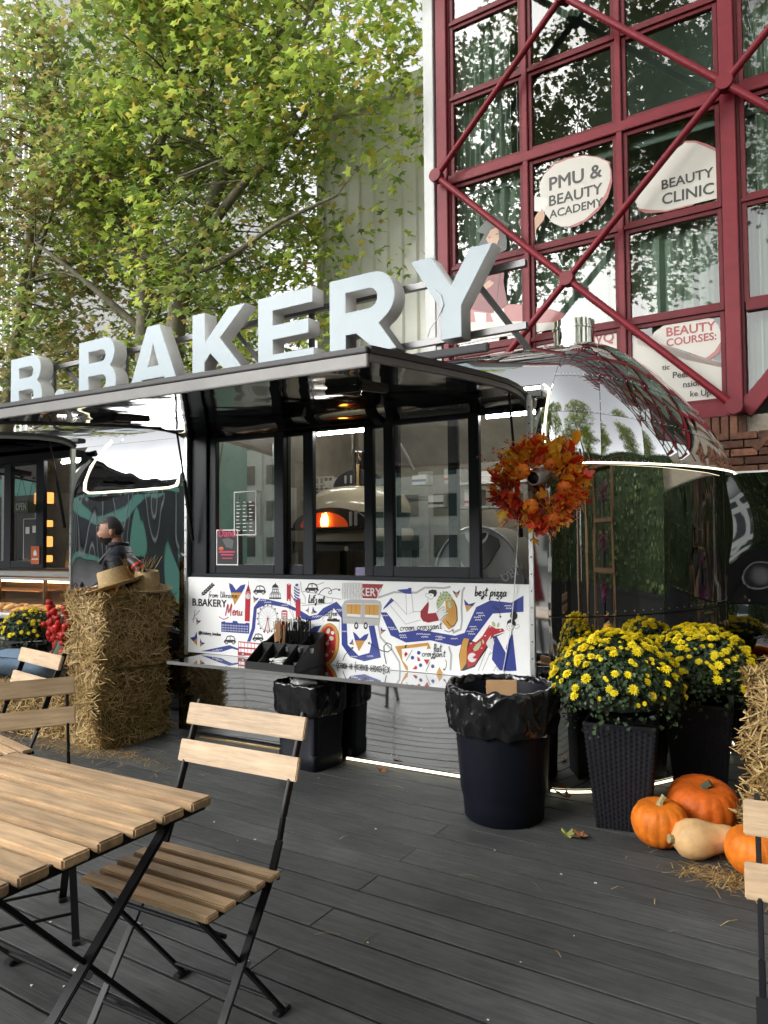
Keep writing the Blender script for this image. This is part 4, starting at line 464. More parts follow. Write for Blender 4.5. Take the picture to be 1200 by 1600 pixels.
ART_L = {'wave_print#1': [('white',2,4.0,[1026,93,1030,99,1036,100,1040,94,1044,100,1051,100,1054,95,1058,100,1065,101,1069,95])],'wave_print#2': [('white',2,4.0,[1037,79,1041,84,1047,85,1051,79,1055,85,1061,85,1065,80,1069,86,1076,86,1079,80])],'wave_print#3': [('white',2,4.0,[1009,67,1013,73,1019,73,1023,68,1027,73,1034,74,1038,68,1041,74,1048,74,1052,69])],'wave_print#4': [('white',2,4.0,[1017,52,1021,58,1027,58,1031,53,1035,58,1042,59,1046,53,1050,59,1056,59,1060,54])],'wave_print#5': [('white',2,4.0,[980,9,984,15,991,15,995,10,999,16,1005,16,1009,10,1013,16,1020,17,1023,11])],'wave_print#6': [('white',2,4.0,[988,-6,992,0,999,0,1003,-5,1007,1,1013,1,1017,-5,1021,1,1028,2,1032,-4])],'wave_print#7': [('white',2,4.0,[960,-20,964,-15,971,-14,975,-20,979,-14,985,-13,989,-19,993,-13,1000,-13,1004,-18])],'wave_print#8': [('white',2,4.0,[971,-35,975,-29,982,-29,986,-35,990,-29,996,-28,1000,-34,1004,-28,1011,-28,1015,-33])],'wave_print#9': [('white',2,4.0,[1205,144,1209,149,1216,150,1219,144,1223,150,1229,150,1233,145,1237,150,1243,151,1247,145])],'wave_print#10': [('white',2,4.0,[1213,129,1217,135,1223,135,1227,129,1231,135,1237,135,1241,130,1245,136,1251,136,1254,130])],'wave_print#11': [('white',2,4.0,[855,-70,859,-64,866,-64,869,-70,874,-64,880,-63,884,-69,888,-63,895,-62,899,-68])],'wave_print#12': [('white',2,4.0,[495,-69,499,-63,506,-63,511,-69,515,-62,522,-62,527,-68,531,-61,538,-61,543,-67])],'wave_print#13': [('white',2,4.0,[501,-83,505,-76,512,-76,517,-82,521,-76,528,-75,533,-81,537,-75,544,-74,549,-80])],'wave_print#14': [('white',2,4.0,[617,-55,621,-49,628,-48,632,-54,637,-48,644,-47,648,-53,652,-47,659,-46,664,-52])],'wave_print#15': [('white',2,4.0,[668,-55,672,-48,679,-48,683,-54,687,-48,695,-47,699,-53,703,-47,710,-46,714,-52])],'wave_print#16': [('white',2,4.0,[653,-71,657,-65,664,-65,668,-71,672,-64,680,-64,684,-70,688,-64,695,-63,699,-69])],'wave_print#17': [('white',2,4.0,[750,-63,755,-57,762,-57,766,-62,770,-56,777,-56,781,-62,785,-55,792,-55,796,-61])],'wave_print#18': [('white',2,4.0,[771,-70,775,-64,782,-64,786,-69,790,-63,797,-63,801,-68,805,-62,812,-62,816,-67])],'wave_print#19': [('white',2,4.0,[750,-82,754,-76,761,-75,765,-81,770,-75,777,-74,781,-80,785,-74,792,-74,796,-79])],'wave_print#20': [('white',2,4.0,[364,50,369,56,376,57,381,51,385,57,393,57,397,51,402,58,409,58,413,52])],'wave_print#21': [('white',2,4.0,[411,-25,415,-18,423,-18,427,-24,432,-18,439,-17,443,-23,448,-17,455,-17,460,-22])],'wave_print#22': [('white',2,4.0,[430,-35,434,-29,442,-28,446,-34,450,-28,458,-27,462,-33,466,-27,474,-26,478,-32])],'wave_print#23': [('white',2,4.0,[220,-227,224,-220,232,-220,237,-226,241,-219,249,-219,254,-224,258,-218,266,-217,271,-223])],'wave_print#24': [('white',2,4.0,[249,-219,254,-213,262,-212,266,-218,271,-212,278,-211,283,-217,287,-210,295,-210,300,-216])],'wave_print#25': [('white',2,4.0,[-179,18,-174,25,-166,25,-161,19,-156,26,-148,26,-143,20,-138,26,-129,27,-125,21])],'wave_print#26': [('white',2,4.0,[-151,25,-146,32,-138,32,-133,26,-128,33,-120,33,-115,27,-110,33,-101,34,-97,28])],'wave_print#27': [('white',2,4.0,[-440,88,-435,94,-426,95,-421,88,-416,95,-407,95,-402,89,-397,96,-388,96,-383,90])],'wave_print#28': [('white',2,4.0,[19,75,24,82,32,82,37,76,41,83,49,83,54,77,59,83,67,83,72,77])],'wave_print#29': [('white',2,4.0,[32,67,37,74,45,74,50,68,55,74,63,75,68,69,72,75,80,75,85,69])],'wave_print#30': [('white',2,4.0,[62,-68,67,-61,75,-61,79,-67,84,-60,92,-60,97,-66,102,-59,110,-59,114,-65])],'wave_print#31': [('white',2,4.0,[128,-230,132,-224,140,-223,145,-229,150,-223,157,-222,162,-228,167,-222,175,-221,179,-227])],'wave_print#32': [('white',2,4.0,[220,-227,224,-220,232,-220,237,-226,241,-219,249,-219,254,-224,258,-218,266,-217,271,-223])],'wave_print#33': [('white',2,4.0,[-1080,-270,-1074,-263,-1064,-262,-1058,-268,-1052,-261,-1042,-260,-1036,-267,-1031,-260,-1021,-259,-1015,-266])],'wave_print#34': [('white',2,4.0,[-1046,-261,-1040,-254,-1031,-253,-1025,-260,-1019,-253,-1009,-252,-1003,-259,-998,-251,-988,-251,-982,-257])],'wave_print#35': [('white',2,4.0,[-638,117,-632,124,-623,124,-618,118,-612,125,-603,125,-598,118,-592,125,-583,125,-578,119])],'wave_print#36': [('white',2,4.0,[-591,103,-586,110,-577,111,-572,104,-566,111,-557,111,-552,105,-546,112,-537,112,-532,105])],'clock_tower_print': [('ink',2,3.0,[-736,234,-735,256]),('ink',6,3.0,[-740,147,-737,159]),('ink',6,3.0,[-740,147,-731,145]),('darkred',3,3.0,[-766,107,-722,110]),('darkred',3,3.0,[-766,80,-722,82]),('darkred',3,3.0,[-766,52,-722,55]),('darkred',3,3.0,[-766,24,-722,27]),('darkred',3,3.0,[-766,-3,-722,0])],'car_print#1': [('ink',2,8.0,[-672,195,-658,220,-626,225,-599,217,-586,196]),('ink',2,5.0,[-633,223,-632,196])],'car_print#2': [('ink',2,7.7,[-949,-178,-934,-153,-902,-147,-874,-153,-861,-174]),('ink',2,4.8,[-909,-149,-908,-176])],'car_print#3': [('ink',2,6.9,[-683,-145,-671,-123,-643,-118,-620,-123,-608,-142]),('ink',2,4.3,[-650,-120,-648,-143])],'car_print#4': [('ink',2,8.5,[-218,221,-205,246,-173,251,-146,244,-134,222]),('ink',2,5.3,[-180,249,-179,222])],'pavilion_print': [('ink',2,5.0,[-519,203,-519,184]),('ink',2,5.0,[-504,203,-504,184]),('ink',2,5.0,[-485,204,-485,184]),('ink',2,5.0,[-470,204,-470,185]),('ink',2,4.0,[-541,168,-541,143]),('ink',2,4.0,[-526,169,-526,144]),('ink',2,4.0,[-511,169,-511,144]),('ink',2,4.0,[-496,170,-496,144]),('ink',2,4.0,[-481,170,-481,145]),('ink',2,4.0,[-466,171,-466,145]),('ink',2,4.0,[-451,171,-451,146])],'bridge_print': [('darkred',3,3.0,[-315,113,-280,114]),('darkred',3,3.0,[-315,90,-281,91]),('darkred',3,3.0,[-316,66,-281,67]),('darkred',3,3.0,[-316,42,-281,44]),('darkred',3,3.0,[-392,218,-360,219]),('darkred',3,3.0,[-393,194,-360,195]),('darkred',3,3.0,[-393,170,-360,171]),('darkred',3,3.0,[-393,146,-360,147]),('grey',1,3.0,[-392,203,-330,1]),('grey',1,3.0,[-357,183,-317,90]),('grey',1,3.0,[-400,116,-330,-5]),('red',3,6.0,[-387,203,-357,165,-319,119])],'round_tower_print': [('blue',3,9.0,[-331,225,-316,213,-297,204,-284,203]),('blue',3,9.0,[-331,205,-316,192,-297,183,-284,183]),('blue',3,9.0,[-331,185,-316,172,-297,163,-285,163]),('blue',3,9.0,[-331,165,-317,152,-297,143,-285,143]),('blue',3,9.0,[-331,145,-317,132,-297,123,-285,123])],'ferris_wheel_print': [('grey',2,3.0,[-477,-3,-478,-19,-482,-34,-488,-48,-497,-62,-507,-73,-519,-83,-532,-90,-547,-95,-561,-97,-576,-96,-591,-93,-604,-87,-616,-79,-627,-68,-636,-55,-642,-41,-646,-26,-647,-10,-646,5,-642,21,-635,36,-627,49,-616,61,-604,70,-590,77,-576,82,-561,84,-546,83,-532,79,-519,73,-506,65,-496,54,-488,42,-482,28,-478,13,-477,-3]),('grey',2,3.0,[-483,-3,-484,-18,-487,-32,-493,-45,-501,-58,-511,-69,-522,-77,-534,-84,-548,-89,-561,-91,-575,-90,-589,-87,-601,-81,-613,-74,-622,-64,-630,-52,-636,-39,-640,-25,-641,-10,-640,5,-636,19,-630,33,-622,45,-612,56,-601,65,-588,71,-575,76,-561,78,-547,77,-534,73,-521,68,-510,60,-501,50,-493,38,-487,25,-484,11,-483,-3]),('grey',2,1.5,[-561,-7,-477,-3]),('grey',2,1.5,[-561,-7,-483,-38]),('grey',2,1.5,[-561,-7,-502,-68]),('grey',2,1.5,[-561,-7,-529,-88]),('grey',2,1.5,[-561,-7,-561,-97]),('grey',2,1.5,[-561,-7,-594,-92]),('grey',2,1.5,[-561,-7,-622,-74]),('grey',2,1.5,[-561,-7,-641,-45]),('grey',2,1.5,[-561,-7,-647,-10]),('grey',2,1.5,[-561,-7,-640,25]),('grey',2,1.5,[-561,-7,-622,55]),('grey',2,1.5,[-561,-7,-594,76]),('grey',2,1.5,[-561,-7,-561,84]),('grey',2,1.5,[-561,-7,-528,78]),('grey',2,1.5,[-561,-7,-501,60]),('grey',2,1.5,[-561,-7,-483,31]),('red',3,9.0,[-592,-108,-563,-7,-543,-102])],'phone_box_print': [('red',4,3.0,[-424,29,-425,-61]),('red',4,3.0,[-415,30,-416,-60]),('red',4,3.0,[-407,30,-407,-60]),('red',4,3.0,[-433,14,-398,15]),('red',4,3.0,[-433,-1,-398,1]),('red',4,3.0,[-433,-16,-398,-14]),('red',4,3.0,[-434,-31,-398,-29]),('red',4,3.0,[-434,-46,-398,-44])],'bus_print': [('red',2,8.0,[-831,-281,-828,-185,-621,-189,-635,-225]),('red',2,4.0,[-807,-188,-807,-224]),('red',2,4.0,[-775,-189,-775,-224]),('red',2,4.0,[-743,-189,-743,-224]),('red',2,4.0,[-712,-190,-712,-224]),('red',2,4.0,[-681,-191,-681,-224]),('red',2,4.0,[-650,-191,-650,-224]),('red',2,4.0,[-807,-231,-807,-259]),('red',2,4.0,[-775,-229,-775,-257]),('red',2,4.0,[-743,-227,-744,-255]),('red',2,4.0,[-712,-225,-712,-253]),('red',2,4.0,[-685,-223,-685,-251])],'wheat_print': [('ink',2,4.0,[-1188,138,-1063,231])],'scribble_print': [('ink',2,4.0,[-1250,31,-1271,-54,-1267,-67]),('ink',2,4.0,[-1202,29,-1258,-18,-1271,-38]),('ink',2,3.0,[-1284,-48,-1241,-27])],'swoosh_print': [('red',2,6.0,[-1015,-10,-997,-21,-972,-29,-943,-23,-921,-10])],'coffee_cup_print': [('ink',2,2.0,[42,-1,35,-97]),('ink',2,2.0,[-78,32,-95,14,-88,0,-75,-7])],'woman_print': [('ink',2,2.0,[-208,-41,-198,-58,-208,-81,-230,-88,-244,-83]),('ink',2,2.0,[-331,-29,-338,-65,-302,-78,-266,-61])],'truck_print': [('lightgrey',1,6.0,[70,260,69,150]),('lightgrey',1,6.0,[82,260,81,150]),('lightgrey',1,6.0,[94,260,93,151]),('lightgrey',1,6.0,[106,261,105,151]),('lightgrey',1,6.0,[118,261,117,152]),('lightgrey',1,6.0,[130,261,129,152]),('lightgrey',1,6.0,[142,261,141,152]),('lightgrey',1,6.0,[154,262,153,153]),('lightgrey',1,6.0,[166,262,165,153]),('lightgrey',1,6.0,[178,262,177,153]),('lightgrey',1,6.0,[190,262,189,154]),('lightgrey',1,6.0,[202,263,201,154]),('lightgrey',1,6.0,[214,263,213,155]),('red',2,6.0,[224,256,225,162]),('red',2,6.0,[264,257,260,163]),('red',2,6.0,[305,258,296,164]),('red',2,6.0,[344,258,331,165]),('red',2,6.0,[221,235,366,237]),('red',2,6.0,[221,210,353,212]),('red',2,6.0,[221,182,338,183]),('ink',4,2.0,[137,118,137,56]),('ink',4,2.0,[173,120,171,57]),('ink',4,2.0,[276,120,276,56]),('ink',4,2.0,[310,122,309,57]),('grey',4,4.0,[228,129,225,-8]),('grey',4,4.0,[69,30,351,33]),('grey',4,4.0,[77,121,94,127,359,133])],'reader_print': [('ink',2,2.0,[545,199,550,69,600,88,647,92]),('ink',2,2.0,[586,200,597,87]),('ink',2,2.0,[457,156,550,68]),('ink',2,2.0,[431,122,542,7,648,39]),('ink',2,2.0,[701,203,685,206,683,192,703,180,700,161]),('ink',2,2.0,[703,180,721,169,739,181,742,197]),('ink',6,2.5,[760,91,782,112,811,131,815,122,799,104,832,118,834,110,808,94,842,94,839,85,813,72,784,40])],'hot_dog_print': [('ink',4,5.0,[861,176,881,164,897,123,899,50,879,15,856,9,827,41]),('darkochre',4,3.0,[838,160,851,111,842,63]),('darkochre',4,3.0,[849,158,862,111,853,59]),('darkochre',4,3.0,[860,155,872,111,865,56]),('darkochre',4,3.0,[872,153,882,112,876,52]),('darkochre',4,3.0,[883,151,892,112,888,48])],'arrow_print#1': [('ink',3,5.0,[-128,173,-105,201,-73,222,-38,223,-19,206,-21,186,-42,183,-46,194,-21,209,16,219,49,211]),('ink',3,4.5,[33,207,49,211]),('ink',3,4.5,[38,221,49,211])],'arrow_print#2': [('ink',3,4.0,[1153,188,1174,179,1185,154,1179,131,1157,122,1133,134,1130,144,1152,137,1173,108,1179,75]),('ink',3,3.6,[1170,84,1179,75]),('ink',3,3.6,[1183,86,1179,75])],'arrow_print#3': [('ink',3,4.0,[812,-18,841,-27,875,-11]),('ink',3,3.6,[867,-22,875,-11]),('ink',3,3.6,[862,-11,875,-11])],'arrow_print#4': [('ink',3,4.0,[816,-198,824,-216,820,-245,803,-264]),('ink',3,3.6,[805,-252,803,-264]),('ink',3,3.6,[816,-259,803,-264])],'arrow_print#5': [('ink',3,6.0,[398,-255,384,-198,381,-144,404,-118,435,-130,441,-156,412,-177,362,-172,263,-126]),('ink',3,5.4,[279,-125,263,-126]),('ink',3,5.4,[270,-138,263,-126])],'arrow_print#6': [('ink',3,5.0,[66,-257,84,-219,115,-188,149,-164]),('ink',3,4.5,[143,-177,149,-164]),('ink',3,4.5,[134,-166,149,-164])],'flat_croissant_print': [('ink',3,3.0,[588,-152,542,-225]),('ink',3,3.0,[710,-221,680,-282])],'eater_print': [('ink',6,2.0,[1084,-80,1098,-56,1114,-32,1118,-42,1112,-55,1128,-42,1138,-71]),('ink',3,2.0,[1217,31,1219,9,1235,0,1256,11,1267,29]),('ink',3,2.0,[1271,36,1288,42,1297,30,1282,17,1267,16]),('ink',3,2.5,[1245,-2,1246,-20]),('ink',1,2.0,[1094,-99,1032,-249]),('ink',1,2.0,[1113,-126,1059,-247]),('ink',1,2.0,[1147,-212,1130,-244]),('ink',1,2.0,[1147,-212,1159,-242]),('ink',1,2.0,[1129,-128,1104,-150])],'road_print#0': [('lightgrey',1,13.0,[340,169,460,208,620,209,680,243,740,244,810,243,856,252])],'road_print#1': [('lightgrey',1,13.0,[950,252,935,223,928,129,930,46,921,-6,867,-30])],'road_print#2': [('lightgrey',1,6.0,[-278,262,-268,197,-236,151,-236,110,-272,115])],'road_print#3': [('lightgrey',1,6.0,[-257,195,-143,183,-53,160,57,149])],'road_print#4': [('lightgrey',1,6.0,[-265,97,-144,110,-18,123,-11,152])],'road_print#5': [('lightgrey',1,6.0,[-157,235,-80,260])],'road_print#6': [('lightgrey',1,13.0,[341,-8,356,-85,444,-167,493,-234,498,-293])],'road_print#7': [('lightgrey',1,13.0,[840,-115,856,-166,849,-261])]}
ART_T = [('B.BAKERY','sans',[-1276,62],[-943,60],0.105,'ink'),('from Ukraine','script',[-1118,128],[-842,130],0.05,'ink'),('Menu','script',[-952,4],[-790,5],0.085,'red'),('@b.bakery_london','sans',[-1215,-150],[-998,-153],0.034,'ink'),("Let's eat",'script',[-211,120],[-77,121],0.06,'ink'),('coffee','script',[-81,34],[23,39],0.045,'ink'),('croon croissant','script',[501,-36],[796,-8],0.05,'ink'),('best pizza','script',[1016,202],[1220,203],0.06,'ink'),('flat','script',[735,-156],[793,-151],0.055,'ink'),('croissant','script',[654,-188],[816,-180],0.045,'ink'),('from a brave country','script',[13,-291],[424,-286],0.035,'ink'),('B.BAKERY','sans',[62,177],[365,179],0.075,'white')]
FAC_S = [('sticker','pink',1,[(-1.791,5.095),(-1.766,5.212),(-1.649,5.313),(-1.49,5.326),(-1.325,5.299),(-1.187,5.24),(-1.082,5.161),(-1.061,5.063),(-1.055,4.955),(-1.1,4.807),(-1.197,4.699),(-1.317,4.627),(-1.427,4.595),(-1.571,4.625),(-1.671,4.694),(-1.75,4.814),(-1.798,5.007)]),('sticker','cream',2,[(-1.802,5.143),(-1.754,5.22),(-1.638,5.293),(-1.479,5.307),(-1.326,5.291),(-1.197,5.236),(-1.093,5.156),(-1.071,5.066),(-1.072,4.981),(-1.115,4.865),(-1.197,4.736),(-1.338,4.643),(-1.493,4.614),(-1.571,4.627),(-1.671,4.696),(-1.75,4.814),(-1.798,5.007)]),('sticker','pink',1,[(-0.817,4.605),(-0.739,4.554),(-0.564,4.521),(-0.318,4.521),(-0.098,4.981),(-0.178,5.05),(-0.286,5.121),(-0.378,5.146)]),('sticker','cream',2,[(-0.84,4.695),(-0.692,4.883),(-0.562,5.041),(-0.379,5.128),(-0.286,5.101),(-0.196,5.031),(-0.101,4.952),(-0.102,4.532),(-0.563,4.534),(-0.718,4.582),(-0.807,4.618)]),('sticker','pink',1,[(-0.678,3.453),(-0.601,3.503),(-0.526,3.512),(-0.125,3.408),(-0.102,3.328),(-0.104,3.241),(-0.141,3.159),(-0.212,3.117),(-0.344,3.179)]),('sticker','cream',2,[(-0.735,3.388),(-0.689,3.45),(-0.601,3.497),(-0.244,3.512),(-0.173,3.483),(-0.13,3.409),(-0.112,3.341),(-0.117,3.265),(-0.17,3.186),(-0.243,3.133),(-0.447,3.24),(-0.681,3.345)]),('sticker','palepink',1,[(-0.757,3.392),(-0.68,3.356),(-0.416,3.207),(-0.094,3.067),(-0.093,3.021),(-0.418,3.146),(-0.682,3.276),(-0.858,3.362),(-0.856,3.42)]),('sticker','cream',1,[(-1.037,3.497),(-0.869,3.366),(-0.682,3.282),(-0.417,3.155),(-0.093,3.023),(-0.097,2.696),(-0.325,2.687),(-0.728,2.671),(-1.055,2.653)]),('sticker','cream',1,[(-1.872,3.498),(-1.033,3.507),(-1.028,3.291),(-1.039,3.22),(-1.877,3.209)]),('sticker','pink',1,[(-1.869,3.85),(-1.813,3.845),(-1.699,3.802),(-1.565,3.739),(-1.6,3.658),(-1.872,3.686)]),('sticker','cream',1,[(-1.872,3.686),(-1.6,3.658),(-1.357,3.675),(-1.273,3.601),(-1.873,3.59)]),('sticker','pink',1,[(-2.821,3.852),(-2.78,3.905),(-2.634,4.021),(-2.479,4.015),(-2.18,3.945),(-2.006,3.909),(-2.003,3.731),(-2.663,3.834)]),('sticker','cream',1,[(-2.821,3.852),(-2.663,3.834),(-2.003,3.731),(-2.011,3.608),(-2.771,3.603),(-2.824,3.604)]),('sticker','cream',1,[(-2.827,3.412),(-1.972,3.475),(-1.967,3.401),(-2.01,3.295),(-2.829,3.257)]),('sticker','jacket',3,[(-2.422,4.401),(-2.241,4.376),(-2.204,4.368),(-2.225,4.197),(-2.181,3.942),(-2.299,3.883),(-2.323,3.939),(-2.345,3.874),(-2.615,3.97),(-2.503,4.149),(-2.443,4.312)]),('sticker','skin',4,[(-2.541,4.162),(-2.515,4.186),(-2.457,4.198),(-2.412,4.236),(-2.368,4.247),(-2.374,4.228),(-2.337,4.214),(-2.34,4.195),(-2.375,4.17),(-2.477,4.138)]),('sticker','leg',3,[(-2.577,3.933),(-2.43,3.895),(-2.441,3.618),(-2.549,3.618),(-2.537,3.721)]),('sticker','leg',3,[(-2.38,3.88),(-2.317,3.915),(-2.224,3.904),(-2.202,3.734),(-2.147,3.622),(-2.284,3.61)]),('sticker','hair',3,[(-2.514,4.663),(-2.455,4.737),(-2.401,4.818),(-2.29,4.808),(-2.204,4.747),(-2.176,4.624),(-2.183,4.534),(-2.245,4.513),(-2.307,4.539),(-2.42,4.565)]),('sticker','skin',4,[(-2.42,4.705),(-2.366,4.788),(-2.303,4.8),(-2.272,4.763),(-2.265,4.669),(-2.293,4.611),(-2.337,4.604),(-2.387,4.639)]),('sticker','cap',5,[(-2.534,4.813),(-2.415,4.904),(-2.338,4.964),(-2.14,4.794),(-2.18,4.735),(-2.29,4.802),(-2.366,4.804),(-2.402,4.742)]),('sticker','leg',3,[(-2.045,4.793),(-1.965,4.899),(-1.965,4.733)]),('sticker','jacket',4,[(-2.03,4.818),(-1.996,4.842),(-1.965,4.825),(-1.973,4.781),(-2.016,4.74),(-2.04,4.758)]),('sticker','leg',3,[(-1.865,5.025),(-1.71,4.959),(-1.707,4.915),(-1.761,4.829),(-1.865,4.867)]),('sticker','skin',4,[(-1.865,4.534),(-1.845,4.67),(-1.762,4.745),(-1.75,4.792),(-1.77,4.853),(-1.786,4.869),(-1.796,4.838),(-1.819,4.849),(-1.867,4.788),(-1.862,4.686)]),('sticker','jacket',6,[(-2.349,4.64),(-2.305,4.634),(-2.324,4.619)]),('sticker','hair',6,[(-2.399,4.712),(-2.367,4.714),(-2.367,4.702)]),('sticker','hair',6,[(-2.316,4.727),(-2.276,4.735),(-2.274,4.719)]),('sticker','cap',5,[(-2.254,4.376),(-2.249,4.375),(-2.311,3.937),(-2.316,3.938)])]
FAC_T = [['PMU &',[-1.694,5.037],[-1.157,5.035],'hair'],['BEAUTY',[-1.7,4.874],[-1.157,4.863],'hair'],['ACADEMY',[-1.699,4.746],[-1.152,4.738],'hair'],['BEAUTY',[-0.591,4.743],[-0.144,4.742],'hair'],['CLINIC',[-0.591,4.596],[-0.142,4.586],'hair'],['BEAUTY',[-0.58,3.388],[-0.158,3.381],'redtext'],['COURSES:',[-0.582,3.295],[-0.153,3.293],'redtext'],['VQ',[-1.261,3.382],[-1.075,3.37],'redtext'],['V',[-1.809,3.411],[-1.731,3.412],'redtext'],['tic',[-0.628,3.029],[-0.563,3.026],'hair'],['Peel',[-0.533,2.939],[-0.407,2.934],'hair'],['nsion',[-0.444,2.842],[-0.285,2.841],'hair'],['ke Up',[-0.385,2.749],[-0.211,2.742],'hair']]
# ------------------------------------------------------------------ ground, deck
g = MB().box(-400, 400, -400, 400, -.6, -.27).build('ground', 'ground')
tag(g, 'grey paved ground around and under the deck', 'ground', kind='structure')

DA = math.radians(-2.92)
deck = MB().box(-13, 5, -4.5, 10.5, -.25, -.10).build('deck', 'deck_under')
deck.rotation_euler = (0, 0, DA)
tag(deck, 'dark grey composite deck boards running along the trailer', 'deck', kind='structure')
BL = 4.8
def plank_mesh(L, w=.1535, lip=.0026, cut=.011):   # grooved deck board: thin lips over side grooves for hidden clips, shaped to darken the gaps
    prof = [(0, -.0012), (.0012, 0), (w - .0012, 0), (w, -.0012), (w, -lip), (w - cut, -lip - .0005), (w - cut, -.026), (cut, -.026), (cut, -lip - .0005), (0, -lip)]
    return MB().prism(prof, lambda a, b: (0, a, b), lambda a, b: (L, a, b)).mesh('plank', 'deck', smooth=False)
_pm = plank_mesh(BL - .005)
for k in range(-4, 46):
    v0 = 1.912 + .165 * (k - 4)
    off = -1.75 if k % 2 == 0 else (-4.15 + RND.uniform(-.1, .1) if k != 7 else -2.14)
    for j in range(-3, 3):
        u0 = off + j * BL
        if u0 > 4 or u0 + BL < -13: continue
        if v0 > 4.6 and k % 1 == 0 and u0 > 1.5: continue
        o = link('plank', _pm, deck, (u0, v0 + .004, RND.uniform(-.0012, .0012)))

# ------------------------------------------------------------------ red framed building (facade axis turned 4.5 degrees)
FA = math.radians(-4.49)
fac = thing('glazed_building', 'tall glazed building with a dark red steel frame and diagonal braces', 'building', (-.423, 7.162, 0), FA)
def fbox(name, x0, x1, y0, y1, z0, z1, m, parent=None, bevel=.006):
    return MB().box(x0, x1, y0, y1, z0, z1).build(name, m, parent or fac, world=False, bevel=bevel)
ZT = 13.0
POSTS = [-2.915, 0.0, 2.92, 5.85]
MULL = [-1.94, -.97, .97, 1.94, 3.89, 4.87]
BEAMS = [5.45, 8.3, 11.2]
for x in POSTS:
    fbox('post', x - (.065 if x > -2 else .07), x + .06, -.02, .16, 2.53 if x < 6 else 2.53, ZT, 'red_paint')
    fbox('post_web', x - .072, x + .085, .02, .13, 2.54, ZT, 'red_dark')
for z in BEAMS:
    for a, b in zip(POSTS[:-1], POSTS[1:]):
        fbox('beam', a + .062, b - .067, -.005, .15, z - .05, z + .05, 'red_paint')
for a, b in zip(POSTS[:-1], POSTS[1:]):
    if a < 0: fbox('beam', a + .062, b - .067, -.005, .15, 2.53, 2.665, 'red_paint')
    else: fbox('beam', a + .8, b - .067, -.005, .15, 3.35, 3.48, 'red_paint')
for x in MULL:
    fbox('mullion', x - .028, x + .028, .0, .12, 2.66 if x < 0 else 3.48, ZT, 'red_paint')
ROWS = [(2.665, 3.49), (3.53, 4.43), (4.465, 5.395), (5.505, 6.345), (6.385, 7.205), (7.245, 8.245), (8.355, 9.3), (9.34, 10.3), (10.34, 11.14)]
XS = sorted(POSTS + MULL)
def pane_mat(i, r): return 'fac_glass'
for r, (z0, z1) in enumerate(ROWS):
    for i, (a, b) in enumerate(zip(XS[:-1], XS[1:])):
        a2 = a + (.088 if a in POSTS else .031); b2 = b - (.075 if b in POSTS else .031)
        if r == 0 and a >= 0:
            continue
        fw = .04
        m = MB()
        sd = .03
        m.box(a2, a2 + fw, sd, .10, z0, z1).box(b2 - fw, b2, sd, .10, z0, z1)
        m.box(a2 + fw, b2 - fw, sd + .002, .098, z0, z0 + fw).box(a2 + fw, b2 - fw, sd + .002, .098, z1 - fw, z1)
        s = m.build('sash', 'red_dark', fac, world=False, bevel=.004)
        t = RND.uniform(-.0035, .0035); t2 = RND.uniform(-.0035, .0035)
        p = MB().add([(a2 + fw, .058 + t, z0 + fw), (b2 - fw, .058 - t, z0 + fw), (b2 - fw, .058 - t + t2, z1 - fw), (a2 + fw, .058 + t + t2, z1 - fw)], [(0, 1, 2, 3)])
        p.build('pane', 'fac_glass', s, world=False, fix=False)
# transoms between the rows
for z in (3.51, 4.448, 6.365, 7.225, 9.32, 10.32):
    for a, b in zip(XS[:-1], XS[1:]):
        if z < 3.6 and a >= 0: continue
        fbox('transom', a + (.087 if a in POSTS else .029), b - (.074 if b in POSTS else .029), .01, .11, z - .019, z + .019, 'red_dark', bevel=.003)
# lower right: triangular pane over the slanted member
MB().bar((.06, .07, 2.56), (.80, .07, 3.44), .15, .13, up=(0, 1, 0)).build('slanted_member', 'red_paint', fac, world=False, bevel=.006)
MB().add([(.1, .058, 2.72), (.72, .058, 3.45), (.1, .058, 3.45)], [(0, 1, 2)]).build('pane', 'fac_glass', fac, world=False, fix=False)
fbox('transom', .1, .85, .01, .11, 3.45, 3.53, 'red_dark')
# braces standing proud of the frame
BY = -.14
def brace(p, q):
    p, q = V((p[0], BY, p[1])), V((q[0], BY, q[1])); d = (q - p).normalized()
    MB().cyl(p + d * .03, q - d * .03, .034, n=16).build('brace', 'red_paint', fac, world=False)
nodes = [(-2.92, 5.46), (-1.46, 4.01), (0, 5.46), (.01, 2.587), (-1.46, 6.88), (2.92, 5.46), (1.46, 6.9), (1.46, 4.02)]
for a, b in ((0, 1), (1, 2), (1, 3), (0, 4), (4, 2), (2, 6), (2, 7), (6, 5), (7, 5)): brace(nodes[a], nodes[b])
brace(nodes[1], (-2.92, 2.56)); brace(nodes[4], (-2.92, 8.3)); brace(nodes[4], (0, 8.3)); brace(nodes[6], (0, 8.3))
for x, z in nodes:
    n = MB().cyl((x, BY - .05, z), (x, BY + .05, z), .072, n=28)
    n.cyl((x, BY + .04, z), (x, .0, z), .03, n=12)
    n.build('brace_node', 'red_paint', fac, world=False, bevel=.004)
